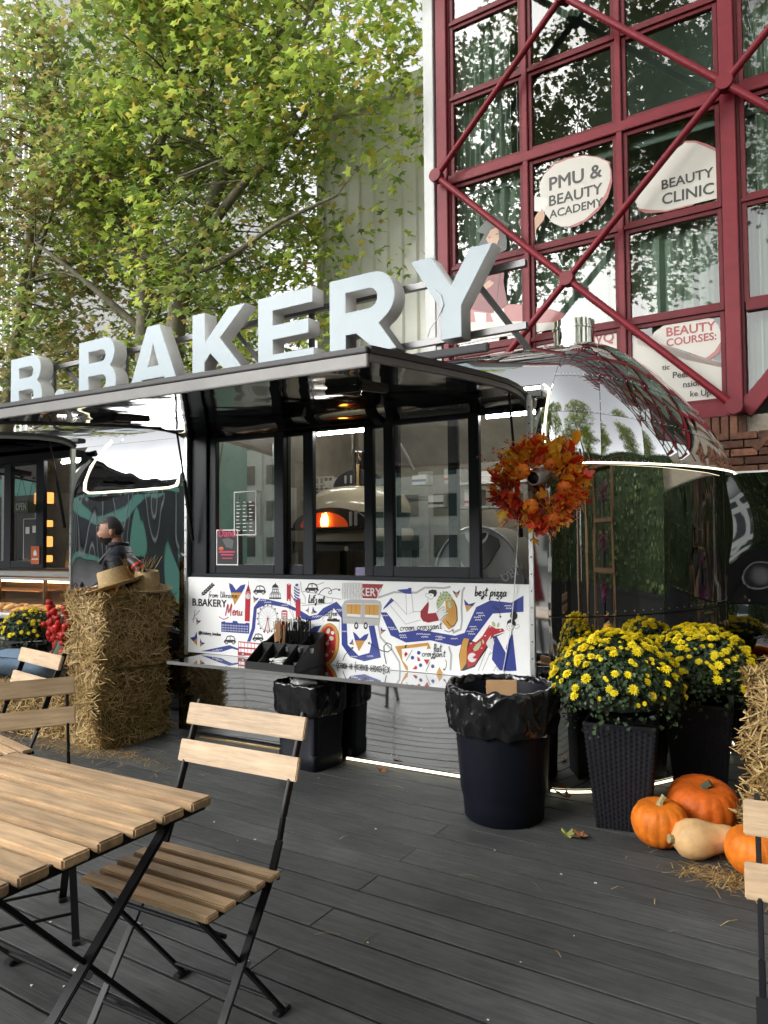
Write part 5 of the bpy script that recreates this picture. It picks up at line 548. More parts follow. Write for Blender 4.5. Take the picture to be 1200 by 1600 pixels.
# rooms behind the glass: dim back wall, floors, and pale curtains
fbox('room_wall', -2.95, 6, 2.2, 2.3, 0, ZT, 'room')
for z in (2.4, 5.40, 8.25, 11.15): fbox('floor_slab', -2.95, 6, .18, 2.2, z - .12, z + .1, 'room')
fbox('side_wall', -3.0, -2.95, .17, 2.2, 0, ZT, 'room')
def curtain(x0, x1, z0, z1, y=.22):
    n = int((x1 - x0) / .05)
    MB().grid(lambda u, v: (x0 + (x1 - x0) * u, y + .035 * math.sin(u * (x1 - x0) * 42) + .012 * math.sin(u * 91), z0 + (z1 - z0) * v), n * 4, 1).build('curtain', 'curtain', fac, world=False)
for x0, x1, z0, z1 in ((-2.84, -2.2, 5.52, 8.2), (-2.84, -1.97, 2.7, 5.37), (-1.92, -1.0, 3.5, 4.9), (-.94, -.08, 3.5, 4.95), (-1.0, -.3, 2.68, 3.4), (-1.92, -1.3, 6.9, 8.2), (.1, .95, 2.7, 5.37), (1.0, 1.9, 3.5, 5.3), (2.0, 2.9, 5.6, 8.1), (.1, .5, 5.6, 8.1)): curtain(x0, x1, z0, z1)
# brick wall below the frame, every brick its own piece near the camera
fbox('brick_backing', -3.1, 6, .045, .40, -.2, 2.53, 'mortar', bevel=0)
_bm = [MB().box(0, .212, -.055, 0, 0, .063).mesh('brick', 'brick', bevel=.004) for _ in range(2)]
_hm = MB().box(0, .062, -.055, 0, 0, .205).mesh('brick', 'brick', bevel=.004)
for row in range(9):
    z = 2.315 - row * .0745
    for i in range(-6, 8):
        x = i * .224 + (.112 if row % 2 else 0) - .05
        if x < -1.2 or x > 1.6: continue
        link('brick', _bm[(i + row) % 2], fac, (x, .045 + RND.uniform(-.004, .004), z), (0, RND.uniform(-.006, .006), 0))
for i in range(-16, 1):
    link('brick', _hm, fac, (i * .0725 + .02, .043, 2.322), (0, RND.uniform(-.02, .02), 0))
for i in range(12):
    t = i / 12; x = .10 + t * .78; z = 2.40 + t * .93
    link('brick', _hm, fac, (x + .02, .041 + RND.uniform(-.003, .003), z - .16 + .0), (0, math.radians(42 + RND.uniform(-4, 4)), 0))
for row in range(8):
    z = 2.39 + row * .0745
    for i in range(0, 7):
        x = .55 + row * .075 + i * .224 + (.1 if row % 2 else 0)
        if x > 2.1: continue
        link('brick', _bm[i % 2], fac, (x, .045 + RND.uniform(-.004, .004), z))
fbox('brick_backing', .35, 6, .048, .40, 2.53, 3.2, 'mortar', bevel=0)
fbox('white_edge_strip', -3.145, -3.015, -.03, .5, -.2, ZT, 'white_trim')
fbox('shadow_gap', -3.013, -2.986, .06, .4, -.2, ZT, 'black', bevel=0)
fbox('end_wall', -3.14, -3.02, .5, 3.2, -.2, ZT, 'corr', bevel=0)

# stickers on the panes
def fac_place(u, v, off): return V((u, .05 - off, v))
_sk = {}
for nm, col, lay, pts in FAC_S:
    if min(p[1] for p in pts) > 2.9 and max(p[1] for p in pts) < 3.60 and min(p[0] for p in pts) > -.95: pts = [(a, b - .05) for a, b in pts]
    _sk.setdefault((col, lay), []).append(pts)
for (col, lay), polys in _sk.items():
    for pts in polys:
        mb = MB(); y = .050 - .0015 * lay
        mb.prism(pts, lambda a, b: (a, y, b), lambda a, b: (a, y + .001, b))
        mb.build('window_sticker', 's_' + col, fac, world=False, smooth=False)
for t, p0, p1, col in FAC_T:
    if col == 'redtext' and len(t) > 2: p0, p1 = (p0[0], p0[1] - .05), (p1[0], p1[1] - .05)
    fit_text('sticker_lettering', t, 's_' + col, fac, p0, p1, lambda u, v, off: V((u, .045 - off, v)), bold=.022)

# ------------------------------------------------------------------ corrugated shed behind the trees
sh = thing('corrugated_shed', 'pale grey corrugated metal shed behind the plane trees', 'building', (-5.0, 9.0, 0))
pit = .23
def corr(x0, x1, y, z0, z1):
    xs = []; n = int((x1 - x0) / pit)
    for i in range(n):
        a = x0 + i * pit
        xs += [(a, 0), (a + .07, 0), (a + .09, -.045), (a + .17, -.045), (a + .19, 0)]
    xs.append((x1, 0))
    mb = MB()
    vs = [(x, y + d, z0) for x, d in xs] + [(x, y + d, z1) for x, d in xs]; k = len(xs)
    mb.add(vs, [(i, i + 1, i + 1 + k, i + k) for i in range(k - 1)])
    return mb
corr(-6.0, -3.9, 9.0, -.2, 7.75).build('cladding', 'corr', sh, smooth=False)
MB().box(-6.05, -3.9, 9.06, 14, -.2, 7.7).build('shed_body', 'corr', sh)
MB().box(-6.08, -3.9, 8.9, 9.1, 7.7, 7.95).build('eaves_trim', 'corr', sh, bevel=.01)
MB().box(-6.09, -6.0, 8.93, 9.1, -.2, 7.7).build('corner_trim', 'corr', sh, bevel=.01)

# pale tower far behind on the left
tw = thing('office_tower', 'pale office tower with white vertical fins far beyond the trees', 'building', (-62, 40, 0), math.radians(-20))
MB().box(-14, 14, 0, 20, -.2, 46).build('tower_glazing', 'stone', tw, world=False)
for i in range(19):
    MB().box(-14 + i * 1.53, -13.5 + i * 1.53, -.6, 0, -.2, 46).build('fin', 'white_trim', tw, world=False)
for z in range(4, 46, 4): MB().box(-14, 14, -.2, -.01, z, z + 1.3).build('spandrel', 'dark_glazing', tw, world=False)
# ------------------------------------------------------------------ roof sign
SA = math.radians(-3.5)
sg = thing('roof_sign', 'big white block letters B.BAKERY standing on the trailer roof', 'sign', (-2.0, 5.0, 0), SA)
def arc(cx, cy, rx, ry, a0, a1, n=10):
    return [(cx + rx * math.cos(math.radians(a0 + (a1 - a0) * i / n)), cy + ry * math.sin(math.radians(a0 + (a1 - a0) * i / n))) for i in range(n + 1)]
LH = .645
def L_B(w):
    h = LH; s = .158; r1 = .16; r2 = .175; my = .335
    o = [(0, 0)] + arc(w - r2, r2, r2, r2, -90, 62, 12) + arc(w - r1 - .03, h - r1, r1, r1, -55, 90, 12) + [(0, h)]
    t1 = [(s, h - .115)] + arc(w - .235, h - .115 - .065, .065, .065, 90, -90, 8) + [(s, h - .245)]
    t2 = [(s, .265)] + arc(w - .235, .19, .075, .075, 90, -90, 8) + [(s, .115)]
    return [o, t1, t2]
def L_R(w):
    h = LH; s = .158; r = .205
    o = [(0, 0), (s, 0), (s, .175), (.265, .175), (w - .165, 0), (w + .01, 0), (w - .155, .225)] + arc(w - r, h - r, r, r, -48, 90, 14) + [(0, h)]
    t = [(s, h - .12)] + arc(w - .245, h - .12 - .085, .085, .085, 90, -90, 8) + [(s, h - .29)]
    return [o, t]
def L_A(w):
    h = LH; a = .165
    return [[(0, 0), (a, 0), (a + .045, .12), (w - a - .045, .12), (w - a, 0), (w, 0), (w / 2 + .085, h), (w / 2 - .085, h)], [(w / 2, .475), (w / 2 - .088, .235), (w / 2 + .088, .235)]]
def L_K(w):
    h = LH; s = .158
    return [[(0, 0), (s, 0), (s, .175), (.235, .255), (w - .19, 0), (w + .01, 0), (.355, .38), (w - .02, h), (w - .215, h), (s, .355), (s, h), (0, h)]]
def L_E(w):
    h = LH; s = .165; t = .125
    return [[(0, 0), (w, 0), (w, t), (s, t), (s, .262), (w - .055, .262), (w - .055, .383), (s, .383), (s, h - t), (w - .01, h - t), (w - .01, h), (0, h)]]
def L_Y(w):
    h = LH; s = .083; c = w / 2
    return [[(c - s, 0), (c + s, 0), (c + s, .235), (w, h), (w - .175, h), (c, .385), (.175, h), (0, h), (c - s, .235)]]
def L_D(w): return [arc(w / 2, .095, .095, .095, 0, 345, 23)]
for fn, u0, u1 in ((L_B, -6.01, -5.39), (L_D, -5.17, -4.96), (L_B, -4.715, -4.095), (L_A, -3.90, -3.155), (L_K, -2.965, -2.275), (L_E, -2.13, -1.51), (L_R, -1.335, -.70), (L_Y, -.545, .135)):
    me = curve_mesh('letter', fn(u1 - u0), .15, ['sign', 'sign_side'], bevel=.004)
    me.polygons.foreach_set('material_index', [0 if p.normal.z > .7 else 1 for p in me.polygons])
    o = link('letter', me, sg, (u0, .075, 2.962), (PI / 2, 0, 0))
MB().tube([(-.345, -.012, 3.36), (-.285, -.010, 3.30), (-.265, -.010, 3.22), (-.31, -.010, 3.13), (-.38, -.010, 3.06), (-.42, .02, 3.01)], .004, 6).build('power_cable', 'paper', sg, world=False)
for z in (3.03, 3.50): MB().bar((-6.2, .24, z), (.30, .24, z), .05, .05).build('support_rail', 'grey_metal', sg, world=False)
for u in (-5.6, -4.3, -3.0, -1.75, -.45): MB().bar((u, .28, 2.62), (u, .28, 3.56), .04, .04).build('support_upright', 'grey_metal', sg, world=False)
for u in (-5.0, -3.6, -2.3, -.95, .25): MB().bar((u - .45, .30, 3.55), (u + .02, .62, 2.80), .04, .04).build('support_strut', 'grey_metal', sg, world=False)
# ------------------------------------------------------------------ polished food trailer
TR = thing('food_trailer', 'polished steel food trailer with a white printed board, open hatch and domed nose', 'food trailer', (-2.7, 5.5, 0))
T2 = thing('food_trailer', 'second polished steel trailer standing farther left, with pastry case and OPEN sign in its hatch', 'food trailer', (-8.0, 6.02, 0))
YF, YC, ZS, HT, HB = 4.18, 5.5, 1.885, .97, 1.32     # front wall, centre line, spring line, roof rise, half width
XN, XE, NA, NP = -1.25, -4.14, .83, 1.62                # nose starts, other end, nose length and plan exponent
NT = 2.1
ND = .90                                              # the dome reaches a little farther than the wall under it
Y2 = .52                                               # the second trailer stands this much farther back
def wz(z):
    t = max(0., min(1., (z - ZS) / HT)); return (1 - t ** NT) ** (1 / NT)
def sect(a):   # a: 0 = spring line at the front, 1 = ridge, 2 = spring line behind
    an = a * PI / 2; c, s = math.cos(an), math.sin(an)
    cy = math.copysign(abs(c) ** (2 / NT), c); return (YC - HB * cy, ZS + HT * abs(s) ** (2 / NT))
def wob(x, z, k=.004): return k * (math.sin(x * 3.1 + z * 2.3) + math.sin(x * 1.7 - z * 4.1 + 1.3)) * .5
def panel(name, x0, x1, a0, a1, m='mirror', nu=8, nv=8, tr=None, dy=0.):
    """piece of the roof shell between two lengths and two section parameters, slightly cushioned"""
    off = RND.uniform(0, .002)
    def f(u, v):
        y, z = sect(a0 + (a1 - a0) * v); k = 1 - .0035 * (16 * u * (1 - u) * v * (1 - v)) * -1
        yy = YC + (y - YC) * (k + off); zz = ZS + (z - ZS) * (k + off)
        return (x0 + .002 + (x1 - x0 - .004) * u, yy + dy, zz)
    return MB().grid(f, nu, nv).build(name, m, tr or TR, sharp=60)
def wall(name, x0, x1, z0, z1, m='mirror', y=YF, nx=24, nz=16, k=.004, tr=None):
    off = RND.uniform(-.001, .001)
    return MB().grid(lambda u, v: (x0 + .0015 + (x1 - x0 - .003) * u, y + off + wob(x0 + (x1 - x0) * u, z0 + (z1 - z0) * v, k), z0 + (z1 - z0) * v), nx, nz).build(name, m, tr or TR, sharp=60)
OR0, OR1 = -4.05, -1.36          # right hatch
OL0, OL1 = -9.0, -6.07           # left hatch
A_TOP = .335                     # section parameter of the hatch heads
# skirts
for x0, x1 in ((-2.27, -1.26), (-3.5, -2.27), (XE, -3.5)):
    wall('skirt_panel', x0, x1, .03, .615, k=.010)
for x0, x1 in ((-5.5, -4.3), (-6.9, -5.5), (-8.3, -6.9), (-9.7, -8.3), (-11, -9.7)):
    wall('skirt_panel', x0, x1, .03, .615, k=.010, y=YF + Y2, tr=T2)
# uprights beside the hatches
wall('side_panel', OL1 + .02, -4.4, .615, ZS, 'mirror_side', YF + Y2, 60, 40, .016, T2); panel('side_panel', OL1 + .02, -4.4, 0, .34, 'mirror_side', 20, 16, T2, Y2)
wall('side_panel', XE, OR0 - .02, .615, ZS); panel('side_panel', XE, OR0 - .02, 0, .34)
wall('side_panel', OR1 + .03, XN, .615, ZS); panel('side_panel', OR1 + .03, XN, 0, .34)
wall('side_panel', -11, OL0 - .02, .615, ZS, y=YF + Y2, tr=T2); panel('side_panel', -11, OL0 - .02, 0, .34, tr=T2, dy=Y2)
# roof sheets and rear wall
for x0, x1 in ((-2.65, XN), (XE, -2.65), (-5.6, -4.4), (-6.9, -5.6), (-8.3, -6.9), (-9.7, -8.3), (-11, -9.7)):
    t_, d_ = (TR, 0.) if x1 > -4.3 else (T2, Y2)
    panel('roof_panel', x0, x1, .34, .72, tr=t_, dy=d_); panel('roof_panel', x0, x1, .72, 1.28, tr=t_, dy=d_); panel('roof_panel', x0, x1, 1.28, 2.0, tr=t_, dy=d_)
    MB().box(x0, x1, YC + HB - .01 + d_, YC + HB + d_, .03, ZS).build('rear_panel', 'mirror', t_)
_sec = [(YC - HB, .03)] + [sect(i / 16) for i in range(33)] + [(YC + HB, .03)]
for x_, t_, d_ in ((XE, TR, 0.), (-4.4, T2, Y2), (-11, T2, Y2)):
    MB().prism(_sec, lambda a, b: (x_ + .002, a + d_, b), lambda a, b: (x_ + .012, a + d_, b)).build('end_panel', 'mirror', t_)
# nose: lower sheets and dome gores
def plan(p, na=None):   # p 0..2: front to back round the nose
    an = p * PI / 2; c, s = math.cos(an), math.sin(an)
    return ((na or NA) * abs(s) ** (2 / NP), -HB * math.copysign(abs(c) ** (2 / NP), c))
def nose(name, p0, p1, z0, z1, m, sgn=1, xb=XN, nu=16, nv=8, puff=.004):
    def f(u, v):
        x, y = plan(p0 + (p1 - p0) * u); k = 1 + puff * 16 * u * (1 - u) * v * (1 - v)
        return (xb + sgn * x * k, YC + y * k, z0 + .001 + (z1 - z0 - .002) * v)
    return MB().grid(f, nu, nv).build(name, m, TR, sharp=70)
def nz(p):   # section exponent: round at the roof joint, straighter towards the tip
    return NT + (1.4 - NT) * math.sin(min(p, 2 - p) * PI / 2) ** 2
def gore(name, p0, p1, t0, t1, m='mirror', sgn=1, xb=XN, nu=10, nv=8, puff=.006):
    if t0 > .3: puff = .003
    def f(u, v):
        u = .006 + .988 * u; v = .004 + .992 * v
        x, y = plan(p0 + (p1 - p0) * u, ND)
        an = (t0 + (t1 - t0) * v) * PI / 2
        n_ = nz(p0 + (p1 - p0) * u); c, s = math.cos(an) ** (2 / n_), math.sin(an) ** (2 / n_)
        k = 1 + puff * 16 * u * (1 - u) * v * (1 - v)
        return (xb + sgn * x * c * k, YC + y * c * k, ZS + HT * s * k)
    return MB().grid(f, nu, nv).build(name, m, TR, sharp=70)
PB = [0, .26, .42, .56, .70, .85, 1.0, 1.2, 1.45, 1.7, 2.0]
for sgn, xb in ((1, XN),):
    for a, b in ((0, .5), (.5, .78), (.78, 1.0), (1.0, 1.4), (1.4, 2.0)):
        nose('nose_panel', a, b, 1.005, ZS - .004, 'mirror_streak', sgn, xb); nose('nose_panel', a, b, .03, 1.0, 'mirror_streak', sgn, xb)
    for i in range(len(PB) - 1):
        for t0, t1 in ((0, .2), (.2, .38), (.38, .58), (.58, .8), (.8, 1.0)):
            gore('dome_gore', PB[i], PB[i + 1], t0, t1, 'mirror', sgn, xb)
MB().grid(lambda u, v: (XN + plan(2 * u, ND)[0] * .988 * math.cos(v * PI / 2) ** (2 / nz(2 * u)), YC + plan(2 * u)[1] * .988 * math.cos(v * PI / 2) ** (2 / nz(2 * u)), ZS + HT * .988 * math.sin(v * PI / 2) ** (2 / nz(2 * u))), 40, 16).build('dome_backing', 'black', TR)
MB().grid(lambda u, v: (XN + plan(2 * u)[0] * .992, YC + plan(2 * u)[1] * .992, .03 + 1.855 * v), 40, 2).build('nose_backing', 'black', TR)
# rivets along the seams
rv = MB()
def rivet(x, y, z, r=.0032): rv.sphere((x, y, z), r, 6, 3)
for t in (0.005, .2, .38, .58):
    an = t * PI / 2
    for i in range(70):
        n_ = nz(i / 70 * 1.6); c, s = math.cos(an) ** (2 / n_), math.sin(an) ** (2 / n_)
        x, y = plan(i / 70 * 1.6, ND); rivet(XN + x * c * 1.001, YC + y * c * 1.001, ZS + HT * s + .012)
for i in range(30):
    x, y = plan(.1 + i / 30 * 1.1); rivet(XN + x * 1.002, YC + y * 1.002, 1.03)
for p in PB[1:7]:
    for j in range(20):
        an = (.02 + j / 21) * PI / 2; n_ = nz(p); c, s = math.cos(an) ** (2 / n_), math.sin(an) ** (2 / n_); x, y = plan(p, ND)
        rivet(XN + x * c * 1.001, YC + y * c * 1.001, ZS + HT * s * 1.001, .003)
for z in [.08 + .12 * i for i in range(5)]:
    rivet(-2.25, YF - .004, z); rivet(-2.29, YF - .004, z)
tag(rv.build('rivets', 'rivet', TR), kind='stuff')
# hatch edge trims (aluminium angle with rivets)
for x, z1, t_, d_ in ((OR1 + .015, 2.3, TR, 0.), (OR0 - .012, 2.3, TR, 0.), (OL1 + .012, 2.36, T2, Y2), (OL0, 2.3, T2, Y2)):
    MB().box(x - .014, x + .014, YF - .014 + d_, YF + .035 + d_, .60, z1).build('edge_trim', 'alu', t_, bevel=.003)
    r2 = MB()
    for i in range(17): r2.sphere((x, YF - .015 + d_, .66 + i * .098), .005, 6, 3)
    tag(r2.build('trim_rivets', 'black', t_), kind='stuff')
# neon outlines: nose line, hatch corner and the rounded frame on the side wall
def neon(pts, r=.0065, tr=None): return MB().tube(pts, r, 6).build('neon_strip', 'neon', tr or TR)
neon([(XN + plan(.16 + i / 24 * .92, ND)[0] * 1.006, YC + plan(.16 + i / 24 * .92, ND)[1] * 1.006, ZS + .004) for i in range(25)])
MB().grid(lambda u, v: (XN + plan(2 * u, NA + (ND - NA) * v)[0], YC + plan(2 * u)[1], ZS - .001), 40, 1).build('dome_soffit', 'mirror', TR)
def sy(z):   # front surface depth at a height
    return YC - HB * wz(z)
neon([(OR1 + .10, sy(z) - .012, z) for z in [1.87 + .06 * i for i in range(9)]] + [(OR1 + .06, sy(2.37) - .012, 2.385)])
pth = [(-5.74, 2.44), (-5.77, 2.37), (-5.84, 2.18), (-5.875, 2.02), (-5.87, 1.95), (-5.81, 1.922), (-5.68, 1.920), (-5.17, 1.924), (-4.78, 1.930), (-4.69, 1.945), (-4.655, 2.01), (-4.61, 2.18), (-4.565, 2.37), (-4.55, 2.44)]
neon([(x, sy(z) - .012 + Y2, z) for x, z in pth], .009, T2)
g1 = MB().tube([(-2.62 + i * .17, YF - .016, .018) for i in range(8)], .008, 6).build('neon_strip', 'neon', TR)
neon([(XN + plan(.0 + i / 24 * .95)[0] * 1.012, YC + plan(i / 24 * .95)[1] * 1.012, .02) for i in range(25)])
MB().bar((-2.62, YF - .02, .006), (-3.9, YF - .02, .006), .02, .012).build('base_trim', 'bronze_trim', TR)
# chimney collar on the nose
ch = MB().lathe([(.150, 0), (.158, .02), (.158, .05), (.150, .055), (.150, .165), (.157, .17), (.157, .185), (.150, .19), (.150, .235), (.138, .238), (.138, .05)], 40, (-1.41, 5.49, 2.842))
ch.build('flue_collar', 'mirror_streak', TR)
MB().lathe([(.17, -.06), (.17, .02), (.0, .02)], 40, (-1.41, 5.49, 2.842)).build('flue_base', 'black', TR)
MB().bar((-2.75, 5.05, 2.86), (-1.9, 4.98, 2.845), .05, .06).build('roof_rail', 'black_metal', TR, bevel=.006)

# ---- mirrored annex wall beyond the nose
an = thing('mirrored_annex', 'flat mirrored steel wall beside the trailer nose with dark corner post', 'wall', (.6, 5.62, 0))
MB().grid(lambda u, v: (-.44 + 2.6 * u, 5.60 + wob(u * 3, v * 2, .012), 1.0 + .895 * v), 40, 20).build('upper_mirror', 'mirror_side', an)
MB().grid(lambda u, v: (-.44 + 2.6 * u, 5.602 + wob(u * 3 + 2, v * 2, .02), .03 + .965 * v), 40, 20).build('lower_mirror', 'mirror_side', an)
MB().box(-.44, 2.16, 5.63, 6.6, .0, 1.89).build('annex_body', 'black', an)
MB().box(-.50, -.452, 5.42, 5.64, .0, 1.885).build('corner_post', 'black_metal', an, bevel=.005)
MB().box(-.452, -.425, 5.56, 5.62, .0, 1.885).build('edge_trim', 'alu', an, bevel=.003)
MB().box(-.45, 2.15, 5.585, 5.605, 1.892, 1.905).build('top_trim', 'alu', an)
r3 = MB()
for i in range(15): r3.sphere((-.44, 5.556, .1 + i * .125), .006, 6, 3)
for i in range(10): r3.sphere((-.28 + i * .2, 5.585, 1.02), .006, 6, 3)
tag(r3.build('rivets', 'rivet', an), kind='stuff')

# ---- windows of a hatch
TR_ = TR
def hatch(x0, x1, sashes, yf=4.235, zb=1.215, zt=2.29, tr=None):
    TR = tr or TR_; YF = yf - .055
    MB().box(x0, x1, YF + .02, yf + .12, 1.187, zb - .002).build('window_sill', 'frame', TR, bevel=.004)
    MB().box(x0, x1, yf - .02, yf + .10, zt - .045, zt + .03).build('window_head', 'frame', TR, bevel=.004)
    for (a, b, dy, bars, w) in sashes:
        y0 = yf + dy; m = MB()
        m.box(a, a + w, y0, y0 + .045, zb, zt - .047).box(b - w, b, y0, y0 + .045, zb, zt - .047)
        m.box(a + w, b - w, y0 + .001, y0 + .044, zb, zb + .068).box(a + w, b - w, y0 + .001, y0 + .044, zt - .08, zt - .047)
        for q in bars: m.box(q - .035, q + .035, y0 + .046, y0 + .08, zb + .06, zt - .07)
        s = m.build('window_sash', 'frame', TR, bevel=.004)
        MB().add([(a + w, y0 + .022, zb + .068), (b - w, y0 + .022, zb + .068), (b - w, y0 + .022, zt - .08), (a + w, y0 + .022, zt - .08)], [(0, 1, 2, 3)]).build('pane', 'glass', s, fix=False)
hatch(OR0, OR1, [(-3.905, -3.185, 0, [], .085), (-3.27, -2.965, .05, [], .085), (-2.545, -2.28, .05, [], .07), (-2.365, -1.69, 0, [-1.885], .07)])
MB().box(OR0, -3.89, YF + .03, YF + .09, 1.19, 2.29).build('jamb', 'frame', TR, bevel=.004)
hatch(OL0, OL1, [(-7.75, -7.10, .05, [], .09), (-7.19, -6.55, 0, [], .12)], 4.235 + Y2, 1.205, 2.33, T2)
MB().box(OL0, -7.85, YF + .04 + Y2, YF + .1 + Y2, 1.19, 2.3).build('jamb', 'frame', T2)
# interior shell, counters, lights
MB().grid(lambda u, v: (XE + .015 + (XN - XE - .015) * u, YC + (sect(.42 + v * 1.58)[0] - YC) * .965, ZS + (sect(.42 + v * 1.58)[1] - ZS) * .95), 2, 24).build('ceiling_liner', 'liner', TR)
MB().box(XE + .02, XN, 6.7, 6.72, .5, 2.2).build('rear_liner', 'liner', TR)
MB().grid(lambda u, v: (-10.98 + 6.56 * u, YC + Y2 + (sect(.42 + v * 1.58)[0] - YC) * .965, ZS + (sect(.42 + v * 1.58)[1] - ZS) * .95), 2, 24).build('ceiling_liner', 'liner', T2)
MB().box(-10.9, -4.42, 7.2, 7.22, .5, 2.2).build('rear_liner', 'liner', T2)
MB().box(-10.9, -4.42, 4.8, 7.2, .5, .53).build('trailer_floor', 'interior_dark', T2)
MB().box(XE + .02, XN, 4.3, 6.7, .5, .53).build('trailer_floor', 'interior_dark', TR)
MB().box(XN - .03, XN - .01, 4.5, 6.5, .5, 2.38).build('end_liner', 'liner', TR)
MB().box(XE + .02, XE + .03, 4.3, 6.7, .5, 2.6).build('end_liner', 'liner', TR)
MB().box(-4.1, -1.3, 4.36, 4.7, 1.10, 1.165).build('inner_counter', 'interior_dark', TR, bevel=.004)
MB().box(OR0 - .02, OR1 + .02, YF + .02, YF + .10, .6, 1.185).build('hatch_apron', 'interior_dark', TR)
MB().tube([(-3.0, 4.40, 2.225), (-2.55, 4.40, 2.225)], .013, 8).build('led_tube', 'led', TR)
MB().tube([(-1.70, 4.40, 2.235), (-1.38, 4.40, 2.235)], .013, 8).build('led_tube', 'led', TR)
MB().tube([(-6.46, 4.90, 2.27), (-6.14, 4.90, 2.27)], .015, 8).build('led_tube', 'led', T2)
MB().tube([(-4.0, 5.5, 2.62), (-1.4, 5.5, 2.62)], .012, 8).build('unseen_fill_tube', 'led', TR)  # unseen tube above the hatch head, added to brighten the interior
MB().tube([(-9.0, 6.0, 2.66), (-6.2, 6.0, 2.66)], .012, 8).build('unseen_fill_tube', 'led', T2)  # likewise an added, unseen fill for the second trailer
# serving shelf, mirror polished
MB().box(-3.87, -1.70, 3.80, YF - .006, .600, .618).build('serving_shelf', 'mirror', TR, bevel=.003)
MB().box(-3.87, -1.70, 3.788, 3.801, .598, .6195).build('shelf_edge', 'edge_alu', TR, bevel=.003)
# ---- awnings
PROF0 = [(2.345, 2.163), (2.685, 2.203), (3.07, 2.247), (3.556, 2.298), (3.846, 2.322), (4.006, 2.324), (4.11, 2.318), (4.20, 2.295), (4.255, 2.255)]
def awning(x0, x1, dy=0., dz=0., TR=None):
    PROF = [(y + dy, z + dz) for y, z in PROF0]; k = len(PROF)
    low = MB().grid(lambda u, v: (x0 + (x1 - x0) * u, PROF[min(k - 1, int(round(v * (k - 1))))][0], PROF[min(k - 1, int(round(v * (k - 1))))][1] + .006 * math.sin(u * 9 + v * 5) * math.sin(v * PI)), 40, k - 1)
    aw = low.build('awning', 'dark_steel', TR, sharp=80)
    top = MB()
    top.grid(lambda u, v: (x0 + (x1 - x0) * u, PROF[int(round(v * (k - 1)))][0], PROF[int(round(v * (k - 1)))][1] + .032), 1, k - 1)
    top.build('awning_skin', 'black_metal', aw)
    for x in (x0, x1):
        e = MB()
        for i in range(k - 1):
            (ya, za), (yb, zb) = PROF[i], PROF[i + 1]
            e.add([(x - .012, ya, za - .008), (x + .012, ya, za - .008), (x + .012, yb, zb - .008), (x - .012, yb, zb - .008), (x - .012, ya, za + .020), (x + .012, ya, za + .020), (x + .012, yb, zb + .020), (x - .012, yb, zb + .020)], [(0, 1, 2, 3), (4, 7, 6, 5), (0, 4, 5, 1), (2, 6, 7, 3), (1, 5, 6, 2), (0, 3, 7, 4)])
        e.build('awning_side_edge', 'edge_alu', aw)
    for x in (x0, x1):
        e = MB()
        for i in range(k - 1):
            (ya, za), (yb, zb) = PROF[i], PROF[i + 1]
            e.bar((x, ya, za + .035), (x, yb, zb + .035), .04, .028)
        e.build('awning_gasket', 'black', aw)
    MB().box(x0 - .012, x1 + .012, 2.325 + dy, 2.345 + dy, 2.130 + dz, 2.180 + dz).build('awning_front_edge', 'edge_alu', aw, bevel=.003)
    MB().box(x0 - .012, x1 + .012, 2.318 + dy, 2.36 + dy, 2.182 + dz, 2.205 + dz).build('awning_front_edge', 'black', aw, bevel=.003)
    MB().bar((x0 - .06, 4.26 + dy, 2.345 + dz), (x1 + .10, 4.26 + dy, 2.345 + dz), .09, .045).build('hinge_rail', 'black', aw, bevel=.008)
    hw = lambda y: 2.163 + (y - 2.345) * .118 + dz - .012
    for x in (x0 + .45, x1 - .55):      # folding handles under the flap
        for sx in (-.085, .085):
            MB().bar((x + sx, 3.05 + dy, hw(3.05)), (x + sx, 3.33 + dy, hw(3.33)), .04, .03).build('handle', 'black', aw, bevel=.006)
        MB().bar((x - .10, 3.05 + dy, hw(3.05) - .006), (x + .10, 3.05 + dy, hw(3.05) - .006), .035, .03).build('handle', 'black', aw, bevel=.006)
    for x in (x0 + .11, x1 - .03):      # gas struts
        s = MB().cyl((x, 4.0 + dy, 2.32 + dz), (x, 4.08 + dy, 1.95 + dz), .008, n=8).cyl((x, 4.08 + dy, 1.95 + dz), (x, YF - .01 + dy, 1.50 + dz), .014, n=10)
        s.build('gas_strut', 'black_metal', aw)
    return aw
awning(-4.10, -1.375, 0., -.035, TR_)
awning(-9.05, -6.11, Y2, .10, T2)
# ------------------------------------------------------------------ printed menu board on the right hatch
bd = MB().box(OR0 + .005, OR1 - .002, 4.178, YF + .018, .619, 1.186).build('menu_board', 'board', TR, bevel=.002)
bd['label'] = 'white board printed with a river, landmarks and street food'
BX, BZ, BYF = -2.72, .91, 4.178
def b3(p, lay): return V((BX + p[0] * .001, BYF - .0006 - .0004 * lay, BZ + p[1] * .001)) - TR.location
def ribbon(mb, pts, w, lay, mi=0):
    pts = [V((p[0], p[1])) for p in pts]; n = len(pts)
    L, Rr = [], []
    for i, p in enumerate(pts):
        t = pts[min(i + 1, n - 1)] - pts[max(i - 1, 0)]
        t = t.normalized() if t.length > 1e-6 else V((1, 0))
        nn = V((-t.y, t.x)) * (w * 500)
        L.append(p + nn); Rr.append(p - nn)
    vs = [b3(p, lay) for p in L] + [b3(p, lay) for p in Rr]
    mb.add(vs, [(i, i + 1, n + i + 1, n + i) for i in range(n - 1)], mi)
_names = []
for nm in list(ART_S) + list(ART_L):
    if nm not in _names: _names.append(nm)
